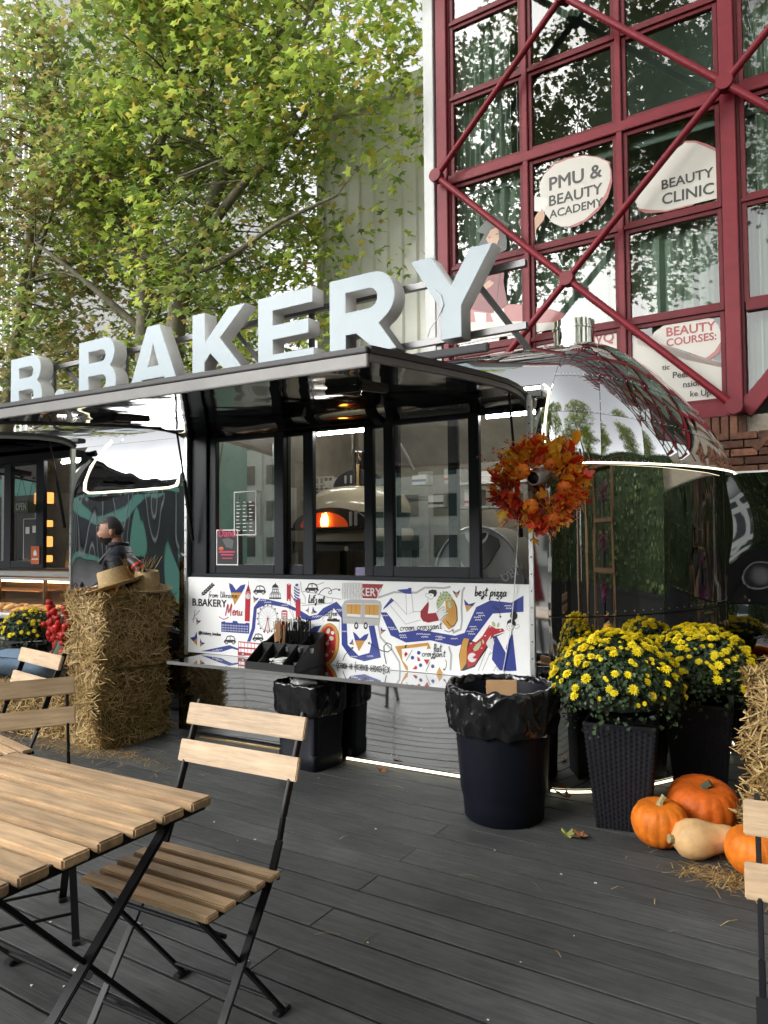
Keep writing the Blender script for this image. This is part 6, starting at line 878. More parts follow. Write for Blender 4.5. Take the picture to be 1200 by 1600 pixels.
for nm in _names:
    mats = []; mb = MB()
    def mi(c):
        c = 'p_' + c
        if c not in mats: mats.append(c)
        return mats.index(c)
    for col, lay, flat in ART_S.get(nm, []):
        pts = [(flat[i], flat[i + 1]) for i in range(0, len(flat), 2)]
        mb.add([b3(p, lay) for p in pts], [tuple(range(len(pts)))], mi(col))
    for col, lay, w, flat in ART_L.get(nm, []):
        pts = [(flat[i], flat[i + 1]) for i in range(0, len(flat), 2)]
        ribbon(mb, pts, w * .001, lay, mi(col))
    me = mb.mesh(nm, mats, smooth=False, fix=False)
    link(nm.split('#')[0], me, bd)
# handwriting: a small stroke alphabet (x-height 1, ascenders 2, descenders -1)
GL = {
 'a': (1.15, [[(.85, .85), (.5, 1), (.12, .55), (.25, .05), (.6, .12), (.85, .7), (.85, .95), (.8, .2), (1.1, .08)]]),
 'b': (1.0, [[(.05, 1.9), (.12, 2.1), (.15, 1.2), (.12, .1), (.45, 0), (.8, .4), (.6, .85), (.15, .55)]]),
 'c': (.9, [[(.75, .85), (.45, 1), (.1, .5), (.3, .02), (.85, .15)]]),
 'e': (.9, [[(.1, .45), (.6, .6), (.6, .95), (.25, .9), (.1, .4), (.35, 0), (.85, .18)]]),
 'f': (.75, [[(.75, 1.85), (.5, 2.1), (.32, 1.5), (.3, 0), (.15, -.9), (-.05, -.6)], [(.05, .9), (.7, 1.0)]]),
 'h': (1.1, [[(.15, 2.1), (.1, 0), (.2, .6), (.6, 1), (.75, .5), (.78, .05), (1.05, .12)]]),
 'i': (.5, [[(.1, .7), (.2, 1), (.2, .1), (.48, .08)], [(.25, 1.45), (.3, 1.5)]]),
 'k': (1.0, [[(.2, 2.1), (.1, 0)], [(.75, 1), (.15, .5), (.5, .3), (.95, .02)]]),
 'l': (.45, [[(.2, 2.1), (.1, .8), (.15, .05), (.42, .1)]]),
 'm': (1.6, [[(.05, .9), (.12, 0), (.2, .6), (.45, 1), (.6, .5), (.6, .05), (.7, .6), (.98, 1), (1.15, .4), (1.2, .05), (1.5, .12)]]),
 'n': (1.15, [[(.05, .9), (.12, 0), (.2, .6), (.55, 1), (.75, .5), (.78, .05), (1.1, .12)]]),
 'o': (1.0, [[(.5, 1), (.12, .6), (.25, .05), (.65, .1), (.8, .6), (.5, 1), (.65, .85), (1.0, .9)]]),
 'p': (1.05, [[(.1, .95), (.15, .2), (.0, -.95), (.15, .5), (.5, 1), (.8, .6), (.5, .02), (.15, .25)]]),
 'r': (.8, [[(.05, .95), (.15, .1), (.2, .6), (.5, .95), (.78, .85)]]),
 's': (.8, [[(.7, .95), (.35, .9), (.35, .6), (.62, .35), (.5, -.3), (.15, -.75), (.05, -.4), (.75, .15)]]),
 't': (.8, [[(.42, 1.9), (.32, .3), (.45, 0), (.75, .12)], [(-.05, 1.25), (.85, 1.4)]]),
 'u': (1.1, [[(.08, .95), (.12, .2), (.4, .05), (.72, .5), (.78, .95), (.78, .12), (1.05, .1)]]),
 'v': (.9, [[(.05, .95), (.35, .02), (.7, .9), (.9, .9)]]),
 'y': (1.0, [[(.08, .95), (.2, .35), (.5, .3), (.8, .95), (.6, -.2), (.2, -.9), (.0, -.5)]]),
 'z': (.9, [[(.08, .85), (.7, .95), (.2, .1), (.8, .05), (.6, -.5), (.3, -.55)]]),
 'd': (1.1, [[(.75, .9), (.4, 1), (.1, .5), (.3, .02), (.7, .3), (.85, 2.1), (.8, .1), (1.05, .1)]]),
 'L': (1.2, [[(.4, 2.1), (.25, 1.0), (.1, .05), (.5, -.05), (1.1, .2)]]),
 'U': (1.6, [[(.1, 1.7), (.35, 2.1), (.25, .7), (.5, .05), (1.0, .3), (1.25, 2.1), (1.2, .5), (1.5, .1)]]),
 'M': (2.1, [[(.0, -.2), (.45, 2.2), (.7, .8), (1.0, .6), (1.6, 2.3), (1.55, .8), (1.7, -.2)]]),
 "'": (.35, [[(.2, 2.1), (.12, 1.75)]]), ' ': (.65, []),
}
def smooth2(pts, n=5):
    out = []
    k = len(pts)
    for i in range(k - 1):
        p0, p1, p2, p3 = pts[max(i - 1, 0)], pts[i], pts[i + 1], pts[min(i + 2, k - 1)]
        for j in range(n):
            t = j / n
            out.append(tuple(.5 * ((2 * p1[d]) + (-p0[d] + p2[d]) * t + (2 * p0[d] - 5 * p1[d] + 4 * p2[d] - p3[d]) * t * t + (-p0[d] + 3 * p1[d] - 3 * p2[d] + p3[d]) * t ** 3) for d in (0, 1)))
    out.append(pts[-1])
    return out
for txt, kind, p0, p1, h, col in ART_T:
    if kind == 'sans':
        fit_text('printed_name', txt, 'p_' + col, bd, (p0[0] * .001, p0[1] * .001), (p1[0] * .001, p1[1] * .001), lambda u, v, off: V((BX + u, BYF - .003 - off, BZ + v)) - TR.location, bold=.012, cap=h * .72 if h < .09 else None)
    else:
        wd = sum(GL[c][0] for c in txt); dx, dy = p1[0] - p0[0], p1[1] - p0[1]; ln = math.hypot(dx, dy); cx, sn = dx / ln, dy / ln
        sx = ln / wd; sy2 = h * 1000 / 2.3; x = 0; mb = MB()
        for c in txt:
            for st in GL[c][1]:
                q = [(p0[0] + (x + a + b * .15) * sx * cx - b * sy2 * sn, p0[1] + (x + a + b * .15) * sx * sn + b * sy2 * cx) for a, b in st]
                ribbon(mb, smooth2(q), .0042 if h < .06 else .007, 7)
            x += GL[c][0]
        link('handwriting', mb.mesh('handwriting', 'p_' + col, smooth=False, fix=False), bd)
# thin white cord hanging over the right end of the board
MB().tube([(-1.40, 4.13, 1.62), (-1.43, 4.15, 1.3), (-1.47, 4.165, .95), (-1.53, 4.168, .66)], .0028, 5).build('pull_cord', 'paper', TR)

# ------------------------------------------------------------------ things inside the right hatch
def root(name, label, cat, x, y, z, rz=0., group=None): return thing(name, label, cat, (x, y, z), rz, group)
ov = root('pizza_oven', 'cream domed pizza oven with a burning flame behind the hatch window', 'pizza oven', -3.17, 5.25, .63); ov.scale = (.9, .9, .95)
def ovb(mb, n, m, **k): return mb.build(n, m, ov, world=False, **k)
prof = [(.50, .95), (.50, 1.0), (.49, 1.03)]
dome = MB()
dome.grid(lambda u, v: ((.50 * math.cos(2 * PI * u)) * max(.02, math.cos(v * PI / 2)) ** .55, (.46 * math.sin(2 * PI * u)) * max(.02, math.cos(v * PI / 2)) ** .55, 1.10 + .24 * math.sin(v * PI / 2)), 40, 10)
ovb(dome, 'dome_shell', 'oven_cream')
ovb(MB().lathe([(.475, .93), (.475, 1.10)], 40, (0, 0, 0)), 'oven_body', 'black')
ovb(MB().lathe([(.50, .86), (.51, .88), (.51, .95), (.50, .965), (.47, .965)], 40), 'base_band', 'oven_cream')
ovb(MB().box(-.42, .40, -.66, -.40, .955, .975), 'landing_shelf', 'black', bevel=.005)
# arched mouth: black face plate with glowing opening
def half(a, b, n=14): return [(a * math.cos(PI * i / n), b * math.sin(PI * i / n)) for i in range(n + 1)]
ovb(MB().prism(half(.40, .17), lambda a, b: (a, -.485, .97 + b), lambda a, b: (a, -.45, .97 + b)), 'face_plate', 'black')
ovb(MB().prism(half(.25, .125), lambda a, b: (a - .06, -.492, .978 + b), lambda a, b: (a - .06, -.488, .978 + b)), 'oven_mouth', 'ember')
ovb(MB().prism([(-.24, 0), (-.21, .09), (-.17, .12), (-.14, .07), (-.12, 0)], lambda a, b: (a - .02, -.500, .98 + b), lambda a, b: (a - .02, -.495, .98 + b)), 'ember_glow', 'ember')
ovb(MB().prism([(-.09, 0), (-.10, .04), (-.085, .085), (-.08, .105), (-.06, .09), (-.045, .115), (-.03, .085), (-.02, .04), (-.03, 0)], lambda a, b: (a + .02, -.515, .985 + b), lambda a, b: (a + .02, -.505, .985 + b)), 'flame', 'flame')
ovb(MB().box(.20, .23, -.495, -.47, .985, 1.10).box(.25, .28, -.495, -.47, .985, 1.11), 'door_bracket', 'steel', bevel=.004)
ovb(MB().prism(half(.26, .155), lambda a, b: (a, -.03, 1.335 + b), lambda a, b: (a, .02, 1.335 + b)), 'heat_shield', 'black')
for x in (-.12, -.06, .15): ovb(MB().box(x - .01, x + .01, -.036, -.030, 1.37, 1.44), 'shield_slot', 'steel')
ovb(MB().box(.01, .035, -.05, -.03, 1.34, 1.53), 'brass_flue_stay', 'bronze_trim')
ovb(MB().lathe([(.088, 1.36), (.088, 1.62), (.094, 1.63), (.094, 1.66), (.088, 1.67), (.088, 1.85), (.10, 1.86), (.115, 1.90), (.10, 1.93), (.09, 1.935), (.09, 2.2)], 28, (0, .05, 0)), 'flue_pipe', 'mirror')
ovb(MB().box(-.46, .46, -.40, .42, .78, .86), 'oven_stand', 'black')
for x in (-.40, .40):
    for y in (-.34, .36): ovb(MB().box(x - .025, x + .025, y - .025, y + .025, .0, .78), 'leg', 'black')
ovb(MB().cyl((.12, -.41, .80), (.12, -.40, .80), .022, n=14), 'round_badge', 'oven_cream')
MB().tube([(-2.55 - .30 + .3 * i / 10, 5.05, 2.34 - .35 * (i / 10) ** 1.8) for i in range(11)], .012, 6).build('conduit', 'alu', TR)
cr = root('plastic_crate', 'white plastic crate on a shelf behind the pizza oven', 'crate', -4.02, 5.95, 1.86)
for z in (0, .09): 
    cb = MB()
    cb.box(-.26, .26, -.18, .18, z, z + .012)
    cb.build('crate_tray', 'crate', cr, world=False)
cb = MB()
for x in [-.26 + .052 * i for i in range(11)]: cb.box(x - .006, x + .006, -.185, -.175, 0, .19)
for z in (0, .06, .12, .185): cb.box(-.265, .265, -.187, -.177, z, z + .014)
cb.box(-.265, -.25, -.18, .18, 0, .19).box(.25, .265, -.18, .18, 0, .19).box(-.26, .26, .17, .18, 0, .19)
cb.build('crate_side', 'crate', cr, world=False)
MB().box(-5.2, -3.0, 5.75, 6.4, 1.83, 1.86).build('rear_shelf', 'steel', TR)
# domed steel oven at the right end
co = root('steel_oven', 'domed brushed steel oven with a cut-out handle in the hatch corner', 'oven', -1.86, 4.62, 1.165)
cob = lambda mb, n, m, **k: mb.build(n, m, co, world=False, **k)
def hd(r, n=24): return [(r * math.cos(PI * i / n), 1.18 * r * math.sin(PI * i / n)) for i in range(n + 1)]
cob(MB().prism(hd(.315), lambda a, b: (a, .0, b), lambda a, b: (a, .45, b)), 'oven_shell', 'steel')
cob(MB().tube([(a, -.006, b) for a, b in hd(.317)], .011, 6), 'rim', 'alu')
cob(MB().prism([(-.16, .30), (-.06, .315), (.05, .31), (.13, .27), (.14, .22), (.06, .10), (.0, .045), (-.05, .03), (-.10, .06), (-.18, .20)], lambda a, b: (a + .02, -.010, b + .02), lambda a, b: (a + .02, -.002, b + .02)), 'vent_plate', 'grey_metal')
cob(MB().prism(half(.085, -.085), lambda a, b: (a + .0, -.016, b + .335), lambda a, b: (a, -.008, b + .335)), 'handle_cutout', 'alu')
cob(MB().prism(half(.06, -.055), lambda a, b: (a + .012, -.02, b + .332), lambda a, b: (a + .012, -.012, b + .332)), 'handle_hollow', 'interior_dark')
tg = root('black_tag', 'small black hanging tag at the right corner of the hatch', 'tag', -1.475, 4.19, 1.215)
q = [(-.075, .0), (.02, .075), (.075, .06), (.085, -.03), (.02, -.075), (-.05, -.06)]
MB().prism(q, lambda a, b: (a, 0, b), lambda a, b: (a, .012, b)).build('tag_plate', 'black', tg, world=False, bevel=.003)
fit_text('tag_lettering', 'UBI', 'grey_metal', tg, (-.045, -.018), (.045, .028), lambda u, v, off: V((u, -.003 - off, v)), bold=.02)
# posters and bits on the glass
ps = root('event_poster', 'dark event poster with pink heading taped inside the left pane', 'poster', -3.69, 4.228, 1.41)
MB().box(-.11, .085, 0, .002, -.125, .125).build('poster_sheet', 'poster_dark', ps, world=False)
MB().box(-.118, .093, .0005, .0015, -.133, .133).build('poster_border', 'paper', ps, world=False)
MB().box(-.09, .065, -.002, -.001, -.04, -.028).box(-.07, .05, -.002, -.001, -.06, -.05).box(-.06, .04, -.002, -.001, -.085, -.078).build('poster_lines', 'poster_pink', ps, world=False)
MB().prism([(-.06, .06), (-.02, .0), (.04, -.01), (.05, .05), (0, .07)], lambda a, b: (a, -.0012, b), lambda a, b: (a, -.0004, b)).build('poster_picture', 'grey_metal', ps, world=False)
MB().sphere((-.07, -.0, -.01), .022, 10, 5, sq=(1.1, .1, .7)).build('poster_badge', 'orange_card', ps, world=False)
fit_text('poster_heading', 'Danci', 'poster_pink', ps, (-.09, .08), (.075, .082), lambda u, v, off: V((u, -.002 - off, v)), bold=.03)
pm = root('menu_sheet', 'clear framed menu sheet with white edges on the left pane', 'notice', -3.53, 4.226, 1.66)
MB().box(-.105, .105, 0, .002, .155, .163).box(-.105, .105, 0, .002, -.163, -.155).box(-.105, -.097, 0, .002, -.155, .155).box(.097, .105, 0, .002, -.155, .155).build('sheet_border', 'paper', pm, world=False)
mb = MB()
for zz in range(9):
    for xx in (-.08, -.02, .04): mb.box(xx, xx + RND.uniform(.02, .045), .0, .0015, -.13 + zz * .026, -.123 + zz * .026)
mb.build('sheet_lines', 'paper', pm, world=False)
# left pane: pale pipes; right pane: tubs, cups on the inner counter
for i, (x, y, z0, z1, r, m) in enumerate(((-3.66, 4.75, 1.17, 2.24, .022, 'alu'), (-3.32, 5.7, 1.7, 2.3, .05, 'mirror'))):
    MB().cyl((x, y, z0), (x, y, z1), r, n=14).build('service_pipe', m, TR)
MB().box(-3.78, -3.66, 4.9, 5.05, 1.35, 1.9).build('tall_cabinet', 'stone', TR)
jar = root('paper_cup_stack', 'stack of white paper cups behind the narrow pane', 'cups', -2.41, 4.44, 1.165)
MB().lathe([(.033, 0), (.04, .09), (.043, .092), (.043, .1), (.041, .11), (.045, .13), (.043, .14), (.047, .16), (.042, .165)], 18).build('cup_stack', 'paper', jar, world=False)
for i, (nm, lab, cat, x, z, m, w, h) in enumerate((('plastic_tub', 'long cream tray on the counter behind the wide right pane', 'tray', -2.06, 1.165, 'oven_cream', .21, .07), ('blue_roll', 'blue foil box lying on the cream tray behind the right pane', 'box', -2.0, 1.236, 'blue_tub', .13, .028))):
    t = root(nm, lab, cat, x, 4.46, z)
    MB().box(-w, w, -.08, .08, 0, h).build(nm + '_body', m, t, world=False, bevel=.008)
    MB().box(-w * .98, w * .98, -.082, -.08, h * .35, h * .7).build(nm + '_band', 'paper', t, world=False)
lb = root('lilac_card_box', 'small lilac box on the counter under the pizza oven gap', 'box', -2.62, 4.42, 1.165)
MB().box(-.05, .05, -.05, .05, 0, .10).build('card_box', 'purple_box', lb, world=False, bevel=.003)
for z in (1.72, 1.93): MB().box(-2.6, -1.3, 5.9, 6.2, z, z + .02).build('right_shelf', 'steel', TR)
for i in range(6):
    t = root('storage_box', ['white', 'grey', 'pale', 'small white', 'dented grey', 'tall pale'][i] + ' carton on the shelf at the right end of the trailer interior', 'box', -2.95 + i * .17, 6.02, 1.74 if i % 2 else 1.95)
    MB().box(-.07 - .01 * (i % 3), .07, -.08, .08, 0, .09 + .02 * (i % 4)).build('carton', ['paper', 'stone', 'crate', 'paper', 'stone', 'crate'][i], t, world=False, bevel=.004)
    MB().box(-.071 - .01 * (i % 3), .071, -.082, -.08, .03, .05).build('carton_band', ['blue_tub', 'green_sign', 'orange_card', 'poster_pink', 'steel', 'green_sign'][i], t, world=False)
# ------------------------------------------------------------------ bistro chairs and table
def bx(x0, x1, y0, y1, z0, z1): return MB().box(x0, x1, y0, y1, z0, z1)
def make_chair(name, label, rz, loc):
    """folding bistro chair: sits facing -y, origin on the deck under the seat centre; seat .50 wide"""
    t = thing(name, label, 'chair', loc, rz, 'folding slatted bistro chairs')
    w = .25
    sm = bx(-w, w, -.0232, .0232, -.009, .009).mesh('seat_slat', 'wood', bevel=.003)
    for i in range(5): link('seat_slat', sm, t, (RND.uniform(-.003, .003), -.137 + i * .0665, .452), (0, 0, RND.uniform(-.006, .006)))
    bm_ = bx(-w, w, -.008, .008, -.036, .036).mesh('back_slat', 'wood_light', bevel=.003)
    for z, y in ((.852, .302), (.735, .262)): link('back_slat', bm_, t, (0, y - .014, z), (math.radians(-15), 0, 0))
    for s in (-1, 1):
        x = s * .222
        MB().bar((x, -.13, .437), (x, .155, .437), .012, .022).build('seat_rail', 'black_metal', t, world=False, bevel=.002)
        p = [(x, -.19, .012), (x, .10, .40), (x, .168, .50), (x, .195, .56)]
        m = MB()
        m.bar((x, -.16, .008), (x, .150, .455), .010, .026, up=(1, 0, 0))
        pts = [(x, .150, .455), (x, .186, .535), (x, .205, .60)]
        m.bar(pts[0], pts[1], .011, .025, up=(1, 0, 0)); m.bar(pts[1], pts[2], .013, .018, up=(0, 1, 0))
        m.bar(pts[2], (x, .318, .895), .011, .026, up=(0, 1, 0))
        m.build('back_post', 'black_metal', t, world=False, bevel=.002)
        x2 = s * .206
        m = MB(); m.bar((x2, -.145, .44), (x2, .215, .012), .010, .028, up=(1, 0, 0))
        m.build('leg', 'black_metal', t, world=False, bevel=.002)
        MB().box(x2 - .016, x2 + .016, .185, .245, 0, .016).build('foot', 'black', t, world=False, bevel=.004)
        MB().box(x - .014, x + .014, -.185, -.14, 0, .016).build('foot', 'black', t, world=False, bevel=.004)
        MB().cyl((x - s * .024, .025, .247), (x + s * .012, .025, .247), .009, n=10).build('rivet', 'alu', t, world=False)
    MB().tube([(-.206, .17, .065), (.206, .17, .065)], .006, 8).build('stretcher', 'black_metal', t, world=False)
    MB().tube([(-.222, -.105, .085), (.222, -.105, .085)], .006, 8).build('stretcher', 'black_metal', t, world=False)
    MB().tube([(-.222, -.06, .36), (.222, -.06, .36)], .007, 8).build('stretcher', 'black_metal', t, world=False)
    MB().tube([(-.235, .158, .438), (.240, .158, .438)], .008, 8).build('hinge_rod', 'black_metal', t, world=False)
    return t
chair = make_chair('bistro_chair', 'slatted folding chair in the foreground, standing clear at the right of the table', 0, (-1.625, 1.655, 0))
def place_chair(loc, rz, label):
    c = copy_tree(chair); c.location = loc; c.rotation_euler = (0, 0, rz); c['label'] = label; return c
# behind the table, facing it
place_chair((-2.57, 1.73, 0), math.radians(57), 'slatted folding chair beyond the table, its backrest before the straw stack')
place_chair((-3.52, 2.216, 0), math.radians(-13.3), 'small distant slatted chair left of the hay stack in front of the blue cushion')
place_chair((.152, 1.50, 0), math.radians(3), 'slatted folding chair cut by the right edge of the picture beside the pumpkins')

tb = thing('slatted_table', 'wooden slatted bistro table with black folding legs at the lower left', 'table', (-1.98, 1.30, 0), math.radians(-1.2))
_tm = bx(-.465, .465, -.0392, .0392, -.017, .011).mesh('table_slat', 'wood', bevel=.005)
for i in range(8): link('table_slat', _tm, tb, (RND.uniform(-.004, .004), .325 - i * .1045, .70), (0, 0, RND.uniform(-.004, .004)))
for s in (-1, 1):
    x = s * .43
    MB().bar((x, -.46, .678), (x, .37, .678), .016, .028).build('rail', 'black_metal', tb, world=False, bevel=.003)
    x1 = s * .412; x2 = s * .426
    MB().bar((x2, .235, .67), (x2, -.45, .012), .012, .034, up=(1, 0, 0)).build('leg', 'black_metal', tb, world=False, bevel=.003)
    MB().bar((x1, -.27, .67), (x1, .34, .012), .012, .034, up=(1, 0, 0)).build('leg', 'black_metal' if s > 0 else 'grey_metal', tb, world=False, bevel=.003)
    MB().cyl((x1 - .02, -.035, .39), (x2 + .016, -.035, .39), .011, n=14).build('rivet', 'rivet', tb, world=False)
    for y in (.34, -.45): MB().box(x - .02, x + .02, y - .03, y + .03, 0, .016).build('foot', 'black', tb, world=False, bevel=.004)
for y, z in ((.30, .06), (-.41, .055)): MB().tube([(-.42, y, z), (.42, y, z)], .008, 8).build('stretcher', 'black_metal', tb, world=False)

# ------------------------------------------------------------------ bins
def wrinkle(a, z): return 1 + .028 * math.sin(9 * a + 13 * z) + .02 * math.sin(17 * a - 22 * z + 1) + .014 * math.sin(31 * a + 40 * z)
rb = thing('round_bin', 'tall round dark bin with shiny black liner folded over its rim', 'bin', (-1.375, 3.735, 0), math.radians(20))
def flut(a, z): return 1 + (.012 if .16 < z < .5 and math.cos(a * 6) > .1 else 0)
MB().lathe([(.0, 0), (.196, 0), (.206, .012), (.213, .10), (.222, .14), (.226, .155), (.252, .50), (.257, .60), (.262, .655), (.25, .66), (.24, .60), (.2, .05), (.0, .04)], 60, rad=flut).build('barrel', 'bin', rb, world=False)
from mathutils import noise as NZ
def crumple(prof, na, rows, amp, k=1., zsq=1.):
    """resample a profile, then push every point in and out with ridged folds"""
    P = []
    seg = [math.hypot(prof[i + 1][0] - prof[i][0], prof[i + 1][1] - prof[i][1]) for i in range(len(prof) - 1)]; tot = sum(seg)
    for j in range(rows + 1):
        d = tot * j / rows; i = 0
        while i < len(seg) - 1 and d > seg[i]: d -= seg[i]; i += 1
        t = d / seg[i] if seg[i] else 0; P.append((prof[i][0] + (prof[i + 1][0] - prof[i][0]) * t, prof[i][1] + (prof[i + 1][1] - prof[i][1]) * t))
    mb = MB()
    for j, (r, z) in enumerate(P):
        for i in range(na):
            a = 2 * PI * i / na; s = j / rows
            q = V((math.cos(a) * 2.6 * k + z * 2.0, math.sin(a) * 2.6 * k - z * 1.2, z * 5 * k * zsq))
            f = 1 - abs(NZ.noise(q)) * 2.2; f = f ** 3; g = NZ.noise(q * 2.7) * .5 + NZ.noise(q * 6.5) * .3
            rr = r + amp * (f * 1.1 - .35 + g * .8) * min(1, r * 5)
            mb.v.append((rr * math.cos(a), rr * math.sin(a), z + amp * .8 * g + amp * .9 * NZ.noise(V((math.cos(a) * 4, math.sin(a) * 4, 3)))))
    mb.f = [(j * na + i, j * na + (i + 1) % na, (j + 1) * na + (i + 1) % na, (j + 1) * na + i) for j in range(rows) for i in range(na)]; mb.mi = [0] * len(mb.f)
    return mb
bag = crumple([(.262, .455), (.275, .46), (.285, .51), (.290, .57), (.294, .63), (.296, .665), (.288, .69), (.272, .692), (.262, .67), (.25, .60), (.235, .5), (.20, .40), (.0, .36)], 220, 70, .0155, 1.25)
bag.build('liner', 'bag', rb, world=False, sharp=75)
cb_ = thing('cardboard_box', 'flat brown cardboard piece sticking out of the round bin', 'cardboard', (-1.37, 3.74, .60), math.radians(25))
MB().box(-.09, .07, -.012, .010, 0, .105).build('card_panel', 'cardboard', cb_, world=False, bevel=.003); MB().box(-.09, .07, .010, .05, .06, .066).build('card_flap', 'cardboard', cb_, world=False)
sb = thing('square_bin', 'square dark bin with a black liner under the serving shelf', 'bin', (-2.80, 4.01, 0), math.radians(-9))
def sq(z, r, k=5, jit=0.):
    out = []
    n = 48
    for i in range(n):
        a = 2 * PI * i / n; c, s = math.cos(a), math.sin(a); rr = r / ((abs(c) ** k + abs(s) ** k) ** (1 / k)) * (1 + jit * (math.sin(9 * a + 20 * z) + .7 * math.sin(23 * a - 30 * z)))
        out.append((rr * c, rr * s * .85, z))
    return out
def loft(rings):
    mb = MB(); n = len(rings[0]); mb.v = [p for r in rings for p in r]
    mb.f = [(i * n + j, i * n + (j + 1) % n, (i + 1) * n + (j + 1) % n, (i + 1) * n + j) for i in range(len(rings) - 1) for j in range(n)]
    mb.f.append(tuple(range(n - 1, -1, -1))); mb.f.append(tuple((len(rings) - 1) * n + j for j in range(n))); mb.mi = [0] * len(mb.f); return mb
loft([sq(0, .165, 8), sq(.01, .17, 8), sq(.09, .172, 8), sq(.10, .165, 8), sq(.50, .185, 8)]).build('bin_body', 'bin', sb, world=False)
lb_ = crumple([(.195, .335), (.21, .345), (.216, .42), (.222, .50), (.22, .535), (.205, .545), (.19, .50), (.16, .44), (.0, .40)], 150, 46, .011, 1.2)
def boxy(x, y, z):
    r = math.hypot(x, y)
    if r < 1e-6: return (x, y, z)
    c, s_ = x / r, y / r; q = 1 / ((abs(c) ** 6 + abs(s_) ** 6) ** (1 / 6)); return (x * q * .92, y * q * .80, z)
lb_.v = [boxy(*v) for v in lb_.v]
lb_.build('liner', 'bag', sb, world=False, sharp=75)
nb = thing('crumpled_paper', 'crumpled white paper lying on top of the square bin', 'paper', (-2.83, 3.97, .51))
mb = MB().sphere((0, 0, .03), .085, 14, 8, sq=(1.1, .9, .45)); mb.v = [(x * (1 + .2 * math.sin(70 * y + 50 * z)), y * (1 + .2 * math.sin(90 * x)), z + .012 * math.sin(110 * x + 60 * y)) for x, y, z in mb.v]
mb.build('paper_sheet', 'paper', nb, world=False, sharp=20)

# cutlery caddy on the shelf
cc = thing('cutlery_caddy', 'black sloping cutlery and sauce caddy on the serving shelf', 'caddy', (-2.985, 3.985, .619), math.radians(0))
ca = lambda mb, n, m='black', **k: mb.build(n, m, cc, world=False, **k)
CW = .20
def side(x): return MB().prism([(-.17, 0), (-.17, .04), (.0, .15), (.06, .155), (.17, .21), (.17, 0)], lambda a, b: (x - .003, a, b), lambda a, b: (x + .003, a, b))
for x in (-CW, -.10, 0.0, .10, CW): ca(side(x), 'divider', bevel=.001)
ca(MB().box(-CW, CW, -.17, .17, 0, .006), 'base'); ca(MB().box(-CW, CW, -.173, -.166, 0, .045), 'front_lip'); ca(MB().box(-CW, CW, .166, .173, 0, .215), 'back_plate'); ca(MB().box(-CW, CW, .0, .005, 0, .15), 'mid_plate')
def sticks(name, lab, x, y, n, m, sp, h, rr, head=None):
    t = thing(name, lab, 'cutlery', (x, y, .63), 0)
    mb = MB()
    for i in range(n):
        a, b = RND.uniform(-sp, sp), RND.uniform(-.03, .03); dx, dy = RND.uniform(-.05, .05), RND.uniform(-.02, .03)
        mb.tube([(a, b, .02), (a + dx, b + dy, h + RND.uniform(-.02, .02))], rr, 4)
        if head: mb.sphere((a + dx, b + dy, h), head, 5, 3, mi=1)
    mb.build(name + '_bundle', [m, 'litter'], t, world=False)
sticks('wooden_fork_bundle', 'bundle of pale wooden forks in the left slot of the caddy', -3.09, 4.07, 22, 'cardboard', .04, .27, .004)
sticks('white_stirrer_bundle', 'bundle of white tipped black straws in the middle slots of the caddy', -3.03, 4.09, 34, 'black', .07, .28, .003, .008)
sticks('black_fork_bundle', 'bundle of black plastic forks at the back of the caddy', -2.92, 4.09, 22, 'black', .05, .29, .004)
nk = thing('napkin_stack', 'loose stack of white napkins in the front slot of the caddy', 'napkins', (-2.96, 3.90, .628), .3)
for i in range(7): MB().box(-.055, .055, -.05, .05, i * .009, i * .009 + .006).build('napkin', 'paper', nk, world=False, bevel=.002).rotation_euler = (RND.uniform(-.05, .05), RND.uniform(-.08, .08), RND.uniform(-.4, .4))
pots = thing('sauce_pots', 'tiny foil topped sauce tubs in the right slots of the caddy', 'sauce tubs', (-2.88, 3.93, .63))
for x, y, z in ((-.03, -.03, .01), (.06, -.05, .01), (.02, .05, .09), (.10, .06, .09), (-.09, .06, .09)): MB().cyl((x, y, z), (x, y, z + .03), .014, .018, 12).build('sauce_tub', 'alu', pots, world=False)

# ------------------------------------------------------------------ straw bales
def straw_blades(mb, sx, sy, sz, n, seed, over=.02, hang=.0):
    r = random.Random(seed)
    for i in range(n):
        f = r.random(); a, b = r.uniform(-1, 1), r.uniform(-1, 1)
        ax = sx * sy; ay = sx * sz; az = sy * sz; tot = ax + 2 * ay + 2 * az; q = r.random() * tot
        if q < ax: p = V((a * sx, b * sy, sz)); nrm = V((0, 0, 1))
        elif q < ax + 2 * ay:
            sgn = 1 if r.random() < .5 else -1; p = V((a * sx, sgn * sy, b * sz)); nrm = V((0, sgn, 0))
        else:
            sgn = 1 if r.random() < .5 else -1; p = V((sgn * sx, a * sy, b * sz)); nrm = V((sgn, 0, 0))
        L = r.uniform(.05, .17); d = V((r.gauss(0, 1), r.gauss(0, 1), r.gauss(0, .8) - hang)); d -= nrm * d.dot(nrm) * r.uniform(.65, 1.05)
        if d.length < .01: continue
        d = d.normalized(); p = p + nrm * r.uniform(-.012, over)
        w = r.uniform(.0018, .0042); s = d.cross(nrm).normalized() * w
        bend = nrm * r.uniform(-.012, .02)
        p0, p1, p2 = p - d * L / 2, p + bend, p + d * L / 2
        mb.add([p0 - s, p0 + s, p1 + s, p1 - s, p2 + s * .6, p2 - s * .6], [(0, 1, 2, 3), (3, 2, 4, 5)])
